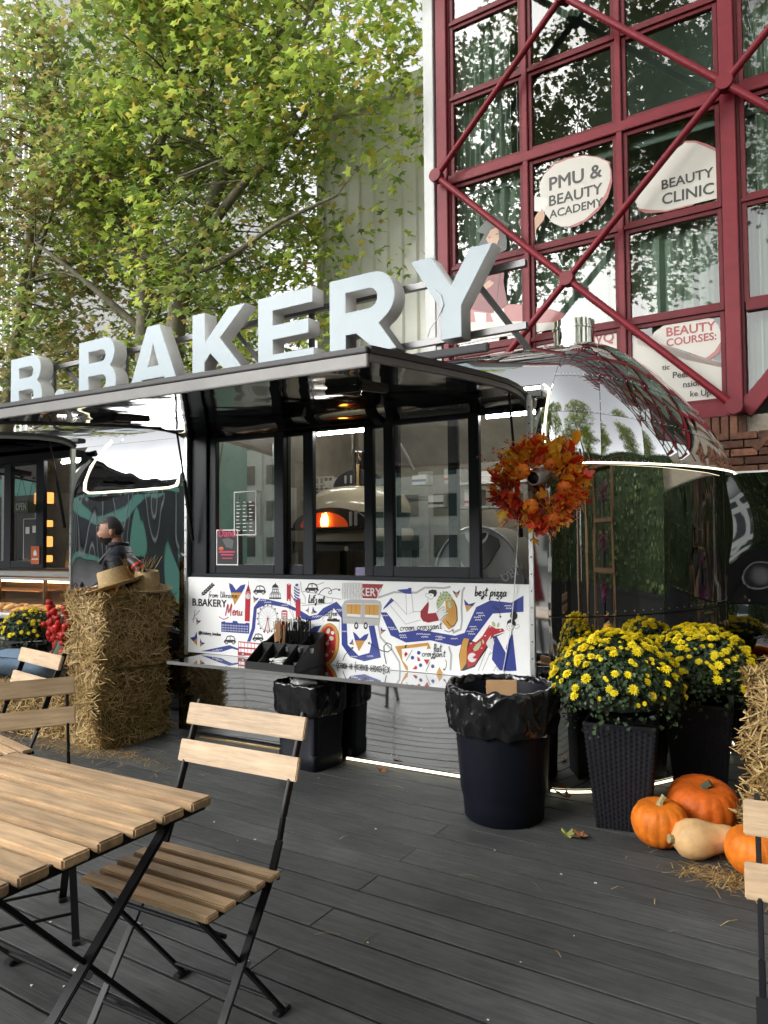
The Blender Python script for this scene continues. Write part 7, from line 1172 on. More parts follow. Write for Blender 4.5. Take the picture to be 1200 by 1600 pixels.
def bale(name, label, sx, sy, sz, n, loc, rot=(0, 0, 0), seed=1, hang=.2, group='straw bales around the trailer'):
    t = thing(name, label, 'straw bale', loc, 0, group); t.rotation_euler = rot
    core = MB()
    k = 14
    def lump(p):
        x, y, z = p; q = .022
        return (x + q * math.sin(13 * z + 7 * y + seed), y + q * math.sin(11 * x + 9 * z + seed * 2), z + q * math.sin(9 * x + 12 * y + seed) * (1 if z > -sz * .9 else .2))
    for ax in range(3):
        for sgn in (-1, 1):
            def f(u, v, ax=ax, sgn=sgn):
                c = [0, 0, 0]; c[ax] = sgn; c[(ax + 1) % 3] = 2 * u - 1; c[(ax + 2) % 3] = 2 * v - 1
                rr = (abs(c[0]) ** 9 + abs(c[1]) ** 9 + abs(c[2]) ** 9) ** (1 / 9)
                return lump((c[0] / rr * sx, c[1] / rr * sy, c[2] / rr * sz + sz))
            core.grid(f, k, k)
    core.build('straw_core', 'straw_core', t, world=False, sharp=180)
    st = MB(); straw_blades(st, sx, sy, sz, n, seed, hang=hang)
    st.v = [lump((x, y, z + sz)) for x, y, z in st.v]
    st.v = [(x, y, max(z, .003)) for x, y, z in st.v]
    tag(link('straw_blades', st.mesh('straw_blades', 'straw', smooth=False, fix=False), t), kind='stuff')
    for yy in (-.35, .35):
        pts = [(sx * yy * 1.0, -sy * 1.02, .02), (sx * yy, -sy * 1.03, sz * 2 - .02), (sx * yy, sy * 1.03, sz * 2 - .02), (sx * yy, sy * 1.02, .02)]
        MB().tube([lump(p) for p in pts], .003, 5).build('twine', 'stem', t, world=False)
    return t
HR = math.radians(-12)
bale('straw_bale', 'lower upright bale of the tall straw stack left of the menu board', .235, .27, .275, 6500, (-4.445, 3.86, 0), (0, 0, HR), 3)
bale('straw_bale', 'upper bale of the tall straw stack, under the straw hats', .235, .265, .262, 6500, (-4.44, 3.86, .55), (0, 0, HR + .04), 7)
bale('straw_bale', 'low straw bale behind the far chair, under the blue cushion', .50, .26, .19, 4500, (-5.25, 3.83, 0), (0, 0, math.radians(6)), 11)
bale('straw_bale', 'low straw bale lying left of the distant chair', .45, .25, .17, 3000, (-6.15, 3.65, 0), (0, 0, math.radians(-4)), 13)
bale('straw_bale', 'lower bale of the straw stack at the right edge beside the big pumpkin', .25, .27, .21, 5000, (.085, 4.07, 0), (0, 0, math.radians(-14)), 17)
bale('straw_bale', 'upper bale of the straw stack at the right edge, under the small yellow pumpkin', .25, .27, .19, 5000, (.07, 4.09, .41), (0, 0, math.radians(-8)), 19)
# loose straw on the boards
ls = MB(); r_ = random.Random(5)
def loose(cx, cy, rx, ry, n):
    for i in range(n):
        x, y = r_.gauss(cx, rx), r_.gauss(cy, ry); a = r_.uniform(0, PI); L = r_.uniform(.03, .11); w = .0015
        d = V((math.cos(a), math.sin(a), 0)); s = V((-d.y, d.x, 0)) * w; p = V((x, y, .003)); h = V((0, 0, r_.uniform(.0, .012)))
        ls.add([p - d * L / 2 - s, p - d * L / 2 + s, p + h + s, p + h - s, p + d * L / 2 + s, p + d * L / 2 - s], [(0, 1, 2, 3), (3, 2, 4, 5)])
loose(-4.35, 3.55, .30, .07, 420); loose(-5.1, 3.55, .5, .08, 300); loose(-.33, 3.50, .09, .05, 200); loose(-.15, 3.45, .1, .06, 160); loose(-.1, 3.78, .2, .1, 240)
loose(-.45, 3.0, .3, .25, 9); loose(-1.5, 2.6, 1.2, .8, 14); loose(-4.0, 3.4, .3, .2, 60); loose(-1.5, 1.2, .5, .5, 6)
o = link('loose_straw', ls.mesh('loose_straw', 'straw', smooth=False, fix=False)); tag(o, 'scattered straw lying on the deck around the bales', 'straw', kind='stuff')

# straw hats, twigs and the terracotta pumpkin on the stack
def hat(label, loc, rot, h=.13, r=.085):
    t = thing('straw_hat', label, 'straw hat', loc, 0, 'straw hats on the bale stack'); t.rotation_euler = rot
    MB().lathe([(.0, h - .012), (r * .5, h - .018), (r * .8, h - .002), (r * .93, h + .002), (r, h - .015), (r * 1.08, .03), (r * 1.15, .004)], 36, rad=lambda a, z: 1 + .03 * math.sin(2 * a)).build('crown', 'hat', t, world=False)
    MB().lathe([(r * 1.14, .004), (r * 1.5, -.004), (r * 1.9, .004), (r * 2.15, .018), (r * 2.16, .014), (r * 1.9, -.002), (r * 1.5, -.010), (r * 1.14, -.002)], 36, rad=lambda a, z: 1 + .06 * math.sin(3 * a + 1)).build('brim', 'hat', t, world=False)
    MB().lathe([(r * 1.115, .018), (r * 1.125, .02), (r * 1.10, .045), (r * 1.09, .045)], 36, rad=lambda a, z: 1 + .03 * math.sin(2 * a)).build('band', 'hat', t, world=False)
hat('wide brimmed woven straw hat tilted over the orange pumpkin on the bale stack', (-4.40, 3.80, 1.13), (math.radians(10), math.radians(-14), 0), .13, .10)
hat('shaded straw hat nearest the trailer on top of the bale stack', (-4.25, 3.96, 1.10), (math.radians(4), math.radians(5), 0), .14, .085)
def twigs(name, label, cat, loc, n, h, sp, m, r=.002, seed=2):
    rr = random.Random(seed); mb = MB()
    for i in range(n):
        a, q = rr.uniform(0, 2 * PI), rr.uniform(0, 1) * sp
        b = V((rr.uniform(-.03, .03), rr.uniform(-.03, .03), 0)); e = V((math.cos(a) * q, math.sin(a) * q, h * rr.uniform(.6, 1.1)))
        mb.tube([b, b.lerp(e, .5) + V((rr.uniform(-.02, .02), rr.uniform(-.02, .02), .02)), e], [r, r * .9, r * .5], 4)
    t = thing(name, label, cat, loc); mb.build('dry_stems', m, t, world=False); return t
twigs('dried_straw_sheaf', 'sheaf of dry straw stems standing between the two hats', 'dried stems', (-4.32, 3.92, 1.07), 70, .26, .22, 'straw', .0028)

# ------------------------------------------------------------------ pumpkins
def pumpkin(name, label, r, sqz, loc, m='pumpkin', ribs=12, rot=(0, 0, 0), stalk='stalk', sh=.045, group='pumpkins beside the planters', depth=.075):
    t = thing(name, label, 'pumpkin', loc, 0, group); t.rotation_euler = rot
    k = 14; prof = []
    for i in range(k + 1):
        a = -PI / 2 + PI * i / k; z = math.sin(a); rr = math.cos(a) ** .75
        if z > .6: z = z - (z - .6) * .55 * (1 - rr) * 1.2
        prof.append((max(.0005, rr * r), z * r * sqz + r * sqz))
    MB().lathe(prof, 96, rad=lambda a, z: 1 - depth * abs(math.sin(a * ribs / 2 + .2 * math.sin(3 * a))) ** .6 * -1 - depth + .02 * math.sin(2 * a + 1)).build('pumpkin_flesh', m, t, world=False, sharp=180)
    zt = prof[-1][1]; st = r * .13
    mb = MB().tube([(0, 0, zt - .012), (.004, 0, zt + sh * .4), (.014, .003, zt + sh * .75), (.024, .006, zt + sh)], [st * 1.5, st * .9, st * .8, st], 7)
    mb.build('stalk', stalk, t, world=False, sharp=25); return t
P1 = pumpkin('pumpkin', 'large deep orange pumpkin leaning between planter and straw', .168, .80, (-.45, 4.02, .0), 'pumpkin_deep', 16, (math.radians(14), math.radians(8), 0), 'stalk_dark', .03, depth=.055)
P2 = pumpkin('pumpkin', 'round orange pumpkin in front of the left wicker planter', .128, .86, (-.60, 3.735, -.002), 'pumpkin', 14, (math.radians(6), 0, .4), 'stalk', .04, depth=.06)
P3 = pumpkin('pumpkin', 'small orange pumpkin with a scar beside the butternut squash', .118, .86, (-.195, 3.60, .0), 'pumpkin', 12, (0, math.radians(-6), 2), 'stalk', .05, depth=.06)
P4 = pumpkin('pumpkin', 'tiny yellow pumpkin on top of the right straw stack', .075, .66, (-.03, 4.04, .79), 'pumpkin_yellow', 9, (0, 0, 1), 'stalk', .02)
P5 = pumpkin('pumpkin', 'terracotta orange pumpkin under the tilted straw hat', .10, .75, (-4.47, 3.83, 1.035), 'pumpkin', 10, (0, 0, 1), 'stalk', .02, 'pumpkins on the straw')
bn = thing('butternut_squash', 'pale butternut squash lying between the orange pumpkins', 'squash', (-.40, 3.655, .088), math.radians(30))
mb = MB().lathe([(.0005, -.135), (.03, -.132), (.07, -.105), (.088, -.06), (.087, -.015), (.072, .03), (.062, .07), (.060, .105), (.052, .135), (.03, .153), (.0005, .158)], 40, rad=lambda a, z: 1 + .012 * math.sin(9 * a))
mb.v = [(z, x, y) for x, y, z in mb.v]
mb.build('squash_flesh', 'butternut', bn, world=False, sharp=180)
mb = MB().tube([(-.125, 0, 0), (-.155, -.002, .004)], [.017, .021], 7); mb.build('stalk', 'stalk', bn, world=False)

# ------------------------------------------------------------------ planters with chrysanthemums
def planter(label, loc, rz, h=.535, b=.125, tp=.178):
    t = thing('wicker_planter', label, 'planter', loc, rz, 'tall black wicker planters')
    mb = MB()
    rings = [[(-b, -b, 0), (b, -b, 0), (b, b, 0), (-b, b, 0)], [(-tp, -tp, h), (tp, -tp, h), (tp, tp, h), (-tp, tp, h)], [(-tp + .02, -tp + .02, h), (tp - .02, -tp + .02, h), (tp - .02, tp - .02, h), (-tp + .02, tp - .02, h)], [(-tp + .03, -tp + .03, h - .06), (tp - .03, -tp + .03, h - .06), (tp - .03, tp - .03, h - .06), (-tp + .03, tp - .03, h - .06)]]
    mb.v = [p for r in rings for p in r]; mb.f = [(i * 4 + j, i * 4 + (j + 1) % 4, i * 4 + 4 + (j + 1) % 4, i * 4 + 4 + j) for i in range(3) for j in range(4)] + [(12, 13, 14, 15), (3, 2, 1, 0)]; mb.mi = [0] * len(mb.f)
    mb.build('planter_body', 'wicker', t, world=False, smooth=False)
    w = MB(); rows = int(h / .0125)
    for sd in range(4):
        c, s = [(1, 0), (0, 1), (-1, 0), (0, -1)][sd]
        for i in range(rows):
            z0 = i * h / rows + .001; hw = b + (tp - b) * (z0 / h)
            n = 13
            for j in range(n):
                if (i + j) % 2 and False: continue
                a0 = -hw + 2 * hw * j / n; a1 = -hw + 2 * hw * (j + 1) / n; am = (a0 + a1) / 2; o = .0055 if (i + j) % 2 == 0 else .0015
                q = [(a0, hw + .0005), (am, hw + o), (a1, hw + .0005)]
                vs = []
                for (a, dd) in q: vs.append((dd * s + a * c, -dd * c + a * s, z0))
                for (a, dd) in q: vs.append((dd * s + a * c, -dd * c + a * s, z0 + .0100))
                vs.append((q[1][1] * s + q[1][0] * c, -(q[1][1]) * c + q[1][0] * s, z0 + .005))
                w.add(vs[:6], [(0, 1, 4, 3), (1, 2, 5, 4)])
    tag(link('weave', w.mesh('weave', 'wicker', smooth=False, fix=False), t), kind='stuff')
    MB().box(-tp - .004, tp + .004, -tp - .004, -tp + .018, h - .012, h + .006).box(-tp - .004, tp + .004, tp - .018, tp + .004, h - .012, h + .006).box(-tp - .004, -tp + .018, -tp + .018, tp - .018, h - .011, h + .005).box(tp - .018, tp + .004, -tp + .018, tp - .018, h - .011, h + .005).build('rim', 'wicker', t, world=False, bevel=.004)
    return t
def blossom_mesh():
    mb = MB(); r = random.Random(4)
    for ring, (n, rr, z, up) in enumerate(((11, .021, .002, .004), (9, .015, .006, .008), (6, .009, .010, .010))):
        for i in range(n):
            a = 2 * PI * i / n + ring * .3 + r.uniform(-.1, .1); w = .0042
            d = V((math.cos(a), math.sin(a), 0)); s = V((-d.y, d.x, 0)) * w
            mb.add([d * .002 + V((0, 0, z)), d * rr * .6 + s + V((0, 0, z + up * .5)), d * rr + V((0, 0, z + up * .25)), d * rr * .6 - s + V((0, 0, z + up * .5))], [(0, 1, 2, 3)])
    mb.sphere((0, 0, .008), .006, 6, 3, mi=1, sq=(1, 1, .6))
    return mb.mesh('blossom', ['mum', 'mum_c'], smooth=False, fix=False)
BLOS = blossom_mesh()
def leafcloud(mb, n, fn, r, size=(.012, .03)):
    for i in range(n):
        p, nr = fn(r); L = r.uniform(*size); d = V((r.gauss(0, 1), r.gauss(0, 1), r.gauss(0, 1))); d = (d - nr * d.dot(nr) * .6).normalized(); s = d.cross(nr + V((r.gauss(0, .4), r.gauss(0, .4), r.gauss(0, .4))))
        if s.length < .01: continue
        s = s.normalized() * L * .42; up = nr * L * .15
        mb.add([p - d * L * .5, p + s + up, p + d * L * .5, p - s + up], [(0, 1, 2, 3)])
def mum(label, loc, R, H, nb, nl, seed, cover=.25, drop=.16, group='yellow chrysanthemums', bs=1.):
    t = thing('chrysanthemum', label, 'flowers', loc, 0, group); r = random.Random(seed)
    def pt(r):
        a = r.uniform(0, 2 * PI); c = r.random(); e = math.asin(min(1, c ** .8)) - (r.uniform(.15, .42) if r.random() < .38 else 0)
        k = r.uniform(.80, 1.03); nr = V((math.cos(a) * math.cos(e), math.sin(a) * math.cos(e), math.sin(e)))
        return V((nr.x * R * k, nr.y * R * k, (H if nr.z > 0 else drop / .35) * nr.z * k)), nr
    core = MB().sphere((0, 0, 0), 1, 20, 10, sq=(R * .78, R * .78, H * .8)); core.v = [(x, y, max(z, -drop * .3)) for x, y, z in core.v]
    core.build('shade_core', 'mum_core', t, world=False)
    mb = MB()
    leafcloud(mb, nl, pt, r, (.014, .034))
    tag(link('foliage', mb.mesh('foliage', 'mum_leaf', smooth=False, fix=False), t), kind='stuff')
    n = 0
    while n < nb:
        a = r.uniform(0, 2 * PI); zz = r.random()
        if r.random() > cover + (1 - cover) * zz ** 1.2: continue
        e = math.asin(zz); nr = V((math.cos(a) * math.cos(e), math.sin(a) * math.cos(e), math.sin(e)))
        p = V((nr.x * R, nr.y * R, nr.z * H)) * r.uniform(.99, 1.05)
        q = (nr + V((0, 0, .35)) + V((r.gauss(0, .2), r.gauss(0, .2), 0))).normalized().to_track_quat('Z', 'Y').to_euler()
        sc = r.choice((.45, .55, .75, .95, 1.1, 1.25)) * bs
        link('blossom', BLOS, t, p, q, (sc, sc, sc)); n += 1
    return t
PL = (-.80, 3.93, 0); PR = (-.50, 4.55, 0)
planter('left tall tapered black wicker planter behind the round pumpkin', PL, math.radians(6), .525, .122, .172)
planter('right tall tapered black wicker planter behind the large pumpkin', PR, math.radians(4), .53, .125, .175)
mum('yellow chrysanthemum mound in the left wicker planter', (PL[0] - .03, PL[1], .655), .325, .30, 298, 5200, 21, .12, bs=1.15)
mum('yellow chrysanthemum mound in the right wicker planter', (PR[0] + .0, PR[1], .65), .315, .29, 298, 4800, 22, .12, bs=1.15)
# ------------------------------------------------------------------ autumn wreath with the camera inside its ring
WX, WY, WZ, WR = -1.255, 4.05, 1.765, .225
wr = thing('autumn_wreath', 'autumn wreath of red and orange leaves with mini pumpkins on the trailer corner', 'wreath', (WX, WY, WZ))
wr.rotation_euler = (0, 0, math.radians(16)); wr.scale = (.86, .86, .86)
MB().tube([(WR * math.cos(2 * PI * i / 40), .02, WR * math.sin(2 * PI * i / 40)) for i in range(41)], .030, 8, False).build('twig_ring', 'stem', wr, world=False)
def maple(pointy=5, k=.55):
    mb = MB(); out = []
    n = pointy * 2
    lens = [.55, .8, 1.0, .8, .55] if pointy == 5 else [.6, 1.0, .6]
    ang = [-115, -60, 0, 60, 115] if pointy == 5 else [-70, 0, 70]
    pts = [(0, -.35, 0)]
    for i, (a, l) in enumerate(zip(ang, lens)):
        a = math.radians(a)
        if i: 
            b = math.radians((ang[i - 1] + ang[i]) / 2); pts.append((math.sin(b) * k * .62, math.cos(b) * k * .62, .02))
        for da, f in ((-.24, .8), (0, 1.0), (.24, .8)): pts.append((math.sin(a + da) * l * f * .9, math.cos(a + da) * l * f * .9, .10 * l * (1 if da == 0 else .5)))
    c = (0, 0, 0); mb.v = [c] + pts; m = len(pts)
    mb.f = [(0, i, i % m + 1) for i in range(1, m + 1)]; mb.mi = [0] * len(mb.f)
    return mb
def ovate():
    mb = MB(); n = 14; mb.v = [(0, .1, .05)] + [(.46 * math.sin(2 * PI * i / n) * (1 - .25 * math.cos(2 * PI * i / n)), .25 - .72 * math.cos(2 * PI * i / n), .12 * abs(math.sin(2 * PI * i / n))) for i in range(n)]
    mb.f = [(0, i, i % n + 1) for i in range(1, n + 1)]; mb.mi = [0] * n; return mb
_mm = {c: [maple(5, .68).mesh('leaf', c, smooth=False), ovate().mesh('leaf', c, smooth=False)] for c in ('maple_red', 'maple_orange', 'maple_yellow', 'maple_dark')}
r = random.Random(9)
for i in range(390):
    a = 2 * PI * i / 390 + r.uniform(-.1, .1); rad = WR + r.gauss(0, .05); dpt = -.035 - r.random() * .06
    deg = math.degrees(a) % 360
    if 60 < deg < 170: c = r.choice(('maple_orange', 'maple_yellow', 'maple_yellow', 'maple_red', 'maple_orange'))
    elif 170 <= deg < 290: c = r.choice(('maple_dark', 'maple_red', 'maple_red', 'maple_orange', 'maple_red', 'maple_yellow'))
    else: c = r.choice(('maple_red', 'maple_orange', 'maple_orange', 'maple_orange', 'maple_yellow', 'maple_red'))
    o = link('leaf', _mm[c][r.random() < .45], wr, (rad * math.cos(a), dpt, rad * math.sin(a)))
    d = V((math.cos(a + r.gauss(0, .9)), -r.uniform(.1, .6), math.sin(a + r.gauss(0, .9)))).normalized()
    o.rotation_euler = (d.to_track_quat('Y', 'Z').to_matrix() @ Matrix.Rotation(r.gauss(PI, .8), 3, 'Y')).to_euler()
    s = r.uniform(.042, .082); o.scale = (s, s, s)
bs = MB()
for i in range(40):
    a = r.uniform(0, 2 * PI); rad = WR + r.gauss(0, .05); p = V((rad * math.cos(a), -.07, rad * math.sin(a))); d = V((math.cos(a), -.3, math.sin(a)))
    for j in range(7):
        q = p + d * (.012 * j) + V((r.gauss(0, .01), r.gauss(0, .008), r.gauss(0, .01))); bs.sphere(q, r.uniform(.004, .0065), 6, 4)
    bs.tube([p, p + d * .08], .0012, 4)
tag(bs.build('berry_sprigs', 'berry', wr, world=False), kind='stuff')
sd_ = MB()
for i in range(26):
    a = r.uniform(0, 2 * PI); rad = WR + r.gauss(0, .04); p = V((rad * math.cos(a), -.065, rad * math.sin(a))); t = a + r.choice((-1, 1)) * r.uniform(.7, 1.5); d = V((math.cos(t), -.35, math.sin(t))).normalized(); L = r.uniform(.06, .14)
    sd_.tube([p, p + d * L * .5, p + d * L + V((0, 0, r.uniform(-.02, .02)))], .0015, 4)
    for j in range(22):
        q = p + d * L * (.3 + .7 * j / 22); e = V((r.gauss(0, 1), r.gauss(0, 1), r.gauss(0, 1))).normalized() * .012
        sd_.add([q, q + e + d * .006, q + e * .6 + d * .012], [(0, 1, 2)])
tag(sd_.build('seed_sprigs', 'brush', wr, world=False), kind='stuff')
for i, (dx, dz, s, m) in enumerate(((-.105, .075, .056, 'pumpkin'), (-.052, -.155, .055, 'pumpkin'), (.165, -.045, .056, 'pumpkin_deep'), (.075, .115, .042, 'pumpkin_deep'), (.09, -.245, .05, 'pumpkin_deep'))):
    mb = MB(); prof = [(max(.0004, math.cos(-PI / 2 + PI * k / 10) ** .7) * s, math.sin(-PI / 2 + PI * k / 10) * s * .8) for k in range(11)]
    mb.lathe(prof, 60, rad=lambda a, z: 1 - .14 * (1 - abs(math.sin(a * 4.5)) ** .7))
    mb.v = [(x, -z, y) for x, y, z in mb.v]
    o = mb.build('mini_pumpkin', m, wr, world=False, sharp=180); o.location = (dx, -.085, dz); o.rotation_euler = (r.uniform(-.3, .3), 0, r.uniform(-.4, .4))
    st = MB().tube([(0, -s * .78, 0), (.004, -s * 1.0, .006)], s * .11, 6).build('stalk', 'stalk_dark', o, world=False)
fl = MB()
for i in range(700):
    nr = V((r.gauss(0, 1), -abs(r.gauss(0, 1)), r.gauss(0, 1))).normalized(); p = V((.225, -.07, -.09)) + V((nr.x * .058, nr.y * .045, nr.z * .078)); e = V((r.gauss(0, 1), r.gauss(0, 1), r.gauss(0, 1))).normalized(); s = e.cross(nr).normalized() * .005
    fl.add([p - s, p + s, p + nr * .012 + e * .008], [(0, 1, 2)])
tag(fl.build('red_flower_head', 'flower_red', wr, world=False, fix=False), kind='stuff')
cc_ = thing('security_camera', 'pale grey dome security camera pointing out through the wreath', 'security camera', (-1.262, 4.07, 1.815))
cam_ax = V((-.22, -.9, -.30)).normalized()
q = cam_ax.to_track_quat('Z', 'Y')
mb = MB().lathe([(.0, .062), (.034, .062), (.041, .064), (.047, .058), (.051, .03), (.053, 0), (.052, -.03), (.045, -.05), (.046, -.055), (.046, -.075), (.03, -.09), (0, -.09)], 36)
mb.v = [tuple(q @ V(v)) for v in mb.v]; mb.build('housing', 'cctv', cc_, world=False)
mb = MB().lathe([(.0, .0655), (.02, .065), (.036, .063)], 30); mb.v = [tuple(q @ V(v)) for v in mb.v]; mb.build('lens_window', 'lens', cc_, world=False)
mb = MB().lathe([(.0, .067), (.014, .067), (.016, .0655)], 24); mb.v = [tuple(q @ V(v)) for v in mb.v]; mb.build('lens', 'frame', cc_, world=False)
MB().tube([q @ V((0, 0, -.07)), V((.06, .07, .01)), V((.07, .10, .0))], .02, 10).build('bracket', 'cctv', cc_, world=False)

# ------------------------------------------------------------------ passer-by in front of the mirrored side
def skin_body(name, verts, edges, radii, m, parent, root=0, sub=2):
    me = bpy.data.meshes.new(name); me.from_pydata(verts, edges, []); me.materials.append(M[m])
    ob = link(name, me, parent)
    sk = ob.modifiers.new('skin', 'SKIN'); sk.use_smooth_shade = True
    for i, rr in enumerate(radii):
        d = me.skin_vertices[0].data[i]; d.radius = rr if isinstance(rr, tuple) else (rr, rr); d.use_root = (i == root)
    sb2 = ob.modifiers.new('sub', 'SUBSURF'); sb2.levels = sub; sb2.render_levels = sub
    dg = bpy.context.evaluated_depsgraph_get(); dg.update()
    m2 = bpy.data.meshes.new_from_object(ob.evaluated_get(dg)); m2.name = name
    ob.modifiers.clear(); ob.data = m2; bpy.data.meshes.remove(me)
    for p in m2.polygons: p.use_smooth = True
    return ob
pn = thing('person', 'bearded man in dark puffer jacket walking past the mirrored second trailer, bag on his back', 'person', (-4.60, 3.99, 0))
pn.rotation_euler = (0, 0, math.radians(38)); pn.scale = (.955, .955, .955)
# faces -x; feet on the deck
vs = [(0, 0, .90), (.02, 0, 1.10), (.03, 0, 1.28), (.02, 0, 1.42), (-.01, 0, 1.50),
      (.03, -.17, 1.40), (.07, -.20, 1.15), (-.06, -.18, .98),
      (.03, .17, 1.40), (.06, .20, 1.15), (-.02, .19, .95),
      (0, -.09, .86), (-.06, -.09, .48), (.10, -.09, .09), (0, .09, .86), (.06, .09, .47), (-.08, .09, .09)]
ed = [(0, 1), (1, 2), (2, 3), (3, 4), (3, 5), (5, 6), (6, 7), (3, 8), (8, 9), (9, 10), (0, 11), (11, 12), (12, 13), (0, 14), (14, 15), (15, 16)]
rd = [(.15, .165), (.155, .16), (.15, .165), (.10, .12), .075, .085, .075, .06, .085, .075, .06, .10, .075, .06, .10, .075, .06]
body = skin_body('jacket_and_trousers', vs, ed, rd, 'jacket', pn)
hd_ = MB()
def headf(u, v):
    a = 2 * PI * u; e = -PI / 2 + PI * v; c = math.cos(e)
    x, y, z = c * math.cos(a), c * math.sin(a), math.sin(e)
    X, Y, Z = x * .098, y * .075, z * .118
    if x < 0 and z < -.1: X *= 1 + .06 * (-z)          # jaw and chin forward
    if z < -.2: Y *= 1 - .35 * (-z - .2)
    if x > 0 and z < -.2: X *= .86
    fr = max(0, -x)
    if fr > .75 and abs(y) < .35: X -= .014 * math.exp(-((z + .12) / .16) ** 2) * math.exp(-(y / .13) ** 2)     # nose
    if fr > .6: X += .010 * math.exp(-((z - .10) / .07) ** 2)      # eye line
    if fr > .6: X -= .005 * math.exp(-((z + .42) / .06) ** 2)      # lips
    return (X, Y, Z)
hd_.grid(headf, 40, 28)
h = hd_.build('head', 'skin', pn, world=False, sharp=180); h.location = (-.055, 0, 1.615); h.rotation_euler = (0, math.radians(-6), 0)
MB().tube([(.0, 0, 1.47), (-.02, 0, 1.56)], [.058, .055], 14).build('neck', 'skin', pn, world=False)
def cap(fn, nm, off=1.04):
    mb = MB(); src = MB(); src.grid(headf, 40, 28)
    keep = [f for f in src.f if fn(V([sum(src.v[i][k] for i in f) / 4 for k in range(3)]))]
    mb.v = [(x * off, y * off, z * off) for x, y, z in src.v]; mb.f = keep; mb.mi = [0] * len(keep)
    o = mb.build(nm, 'hair', pn, world=False, sharp=180); o.location = h.location; o.rotation_euler = h.rotation_euler
cap(lambda p: (p.z > .058) or (p.x > .0 and p.z > .012) or (p.x > .045 and p.z > -.045), 'hair', 1.055)
cap(lambda p: p.x < .012 and p.z < -.048 and not (abs(p.y) < .028 and -.056 < p.z < -.042) or (p.x < -.06 and -.040 > p.z > -.046), 'beard', 1.05)
for s in (-1, 1):
    MB().sphere((0, 0, 0), .028, 10, 6, sq=(.6, .3, 1.0)).build('ear', 'skin', pn, world=False).location = (-.035, s * .076, 1.605)
    MB().sphere((-.143, s * .030, 1.640), .011, 8, 5).build('eye', 'lens', pn, world=False)
    MB().bar((-.150, s * .015, 1.660), (-.138, s * .05, 1.662), .008, .007).build('eyebrow', 'hair', pn, world=False)
MB().lathe([(.075, 1.445), (.085, 1.46), (.083, 1.52), (.075, 1.525), (.07, 1.46)], 30, (.005, 0, 0)).build('collar', 'jacket', pn, world=False)
MB().tube([(-.12, -.10, 1.36), (-.02, -.14, 1.47), (.10, -.13, 1.40), (.20, -.10, 1.25), (.25, -.08, 1.12)], .018, 6).build('strap', 'black', pn, world=False)
for s in (-1, 1):      # hands in front, five fingers each
    hx, hy, hz = (-.085, -.175, .93) if s < 0 else (-.04, .19, .90)
    mb = MB().sphere((hx, hy, hz), .04, 10, 6, sq=(.5, .9, 1.1))
    for k in range(4): mb.tube([(hx, hy - .027 + .018 * k, hz - .03), (hx - .01, hy - .027 + .018 * k, hz - .07 - .008 * (k in (1, 2))), (hx - .03, hy - .025 + .017 * k, hz - .09)], [.009, .008, .006], 6)
    mb.tube([(hx - .01, hy - s * .03, hz + .01), (hx - .035, hy - s * .04, hz - .02), (hx - .045, hy - s * .03, hz - .045)], [.011, .010, .007], 6)
    mb.build('hand', 'skin', pn, world=False)
for y, x in ((-.09, .06), (.09, -.12)):
    MB().sphere((x - .04, y, .045), .05, 12, 6, sq=(2.4, .9, .9)).build('shoe', 'black', pn, world=False)
bg_ = thing('camera_bag', 'dark camera with red striped strap hanging behind the man', 'camera', (-4.335, 3.93, 1.27))
mb = MB().tube([(-.06, 0, .05), (.0, 0, .02), (.055, .0, -.035), (.075, 0, -.06)], [.035, .042, .045, .042], 12); mb.build('camera_body', 'black', bg_, world=False)
MB().tube([(.01, 0, .012), (.025, 0, -.004)], [.0465, .0475], 14).build('red_stripe', 'maple_red', bg_, world=False); MB().tube([(.045, 0, -.024), (.055, 0, -.033)], [.0475, .0475], 14).build('red_stripe', 'maple_red', bg_, world=False)
MB().bar((-.10, 0, .085), (-.02, 0, .035), .035, .035).build('lens_hood', 'black', bg_, world=False)

# ------------------------------------------------------------------ left hatch: display case, open sign, coffee corner
Y4 = YF + Y2
MB().box(OL0, OL1, Y4 - .004, Y4 + .05, 1.085, 1.11).build('case_top_rail', 'alu', T2, bevel=.003)
MB().box(OL0, OL1, Y4 - .006, Y4 + .05, 1.125, 1.175).build('case_top_rail', 'steel', T2, bevel=.003)
MB().tube([(-7.6, Y4 + .06, 1.07), (-6.09, Y4 + .06, 1.07)], .009, 6).build('case_light', 'warm_led', T2)
MB().box(OL0, OL1, Y4 + .0, Y4 + .04, .60, .75).build('hatch_apron', 'black', T2)
MB().box(OL0, OL1, Y4 + .03, Y4 + .6, .745, .76).build('case_floor', 'steel', T2)
MB().box(OL0, OL1, Y4 + .6, Y4 + .62, .75, 1.15).build('case_back', 'case_wood', T2)
MB().box(OL0, -6.75, Y4 + .15, Y4 + .5, .955, .962).build('case_shelf', 'case_wood', T2)
MB().add([(OL0, Y4 + .012, .75), (OL1, Y4 + .012, .75), (OL1, Y4 + .012, 1.085), (OL0, Y4 + .012, 1.085)], [(0, 1, 2, 3)]).build('case_glass', 'case_glass', T2, fix=False)
for x in (-6.42, -7.15): MB().box(x - .014, x + .014, Y4 - .03, Y4 + .006, .74, 1.09).build('case_post', 'timber', T2, bevel=.003)
vd = thing('person', 'arm of a vendor reaching into the pastry case of the left hatch', 'person', (-5.90, 5.12, .45))
skin_body('dark_clothes', [(0.12, .25, .0), (0.12, .25, .35), (.10, .2, .72), (.08, .18, .98), (-.02, .08, .84), (-.14, .0, .58)], [(0, 1), (1, 2), (2, 3), (2, 4), (4, 5)], [.15, .15, .16, .09, .09, .07], 'interior_dark', vd)
ARM = [(-.10, .0, .52), (-.22, -.03, .40), (-.36, -.06, .40), (-.52, -.09, .405), (-.60, -.10, .385)]
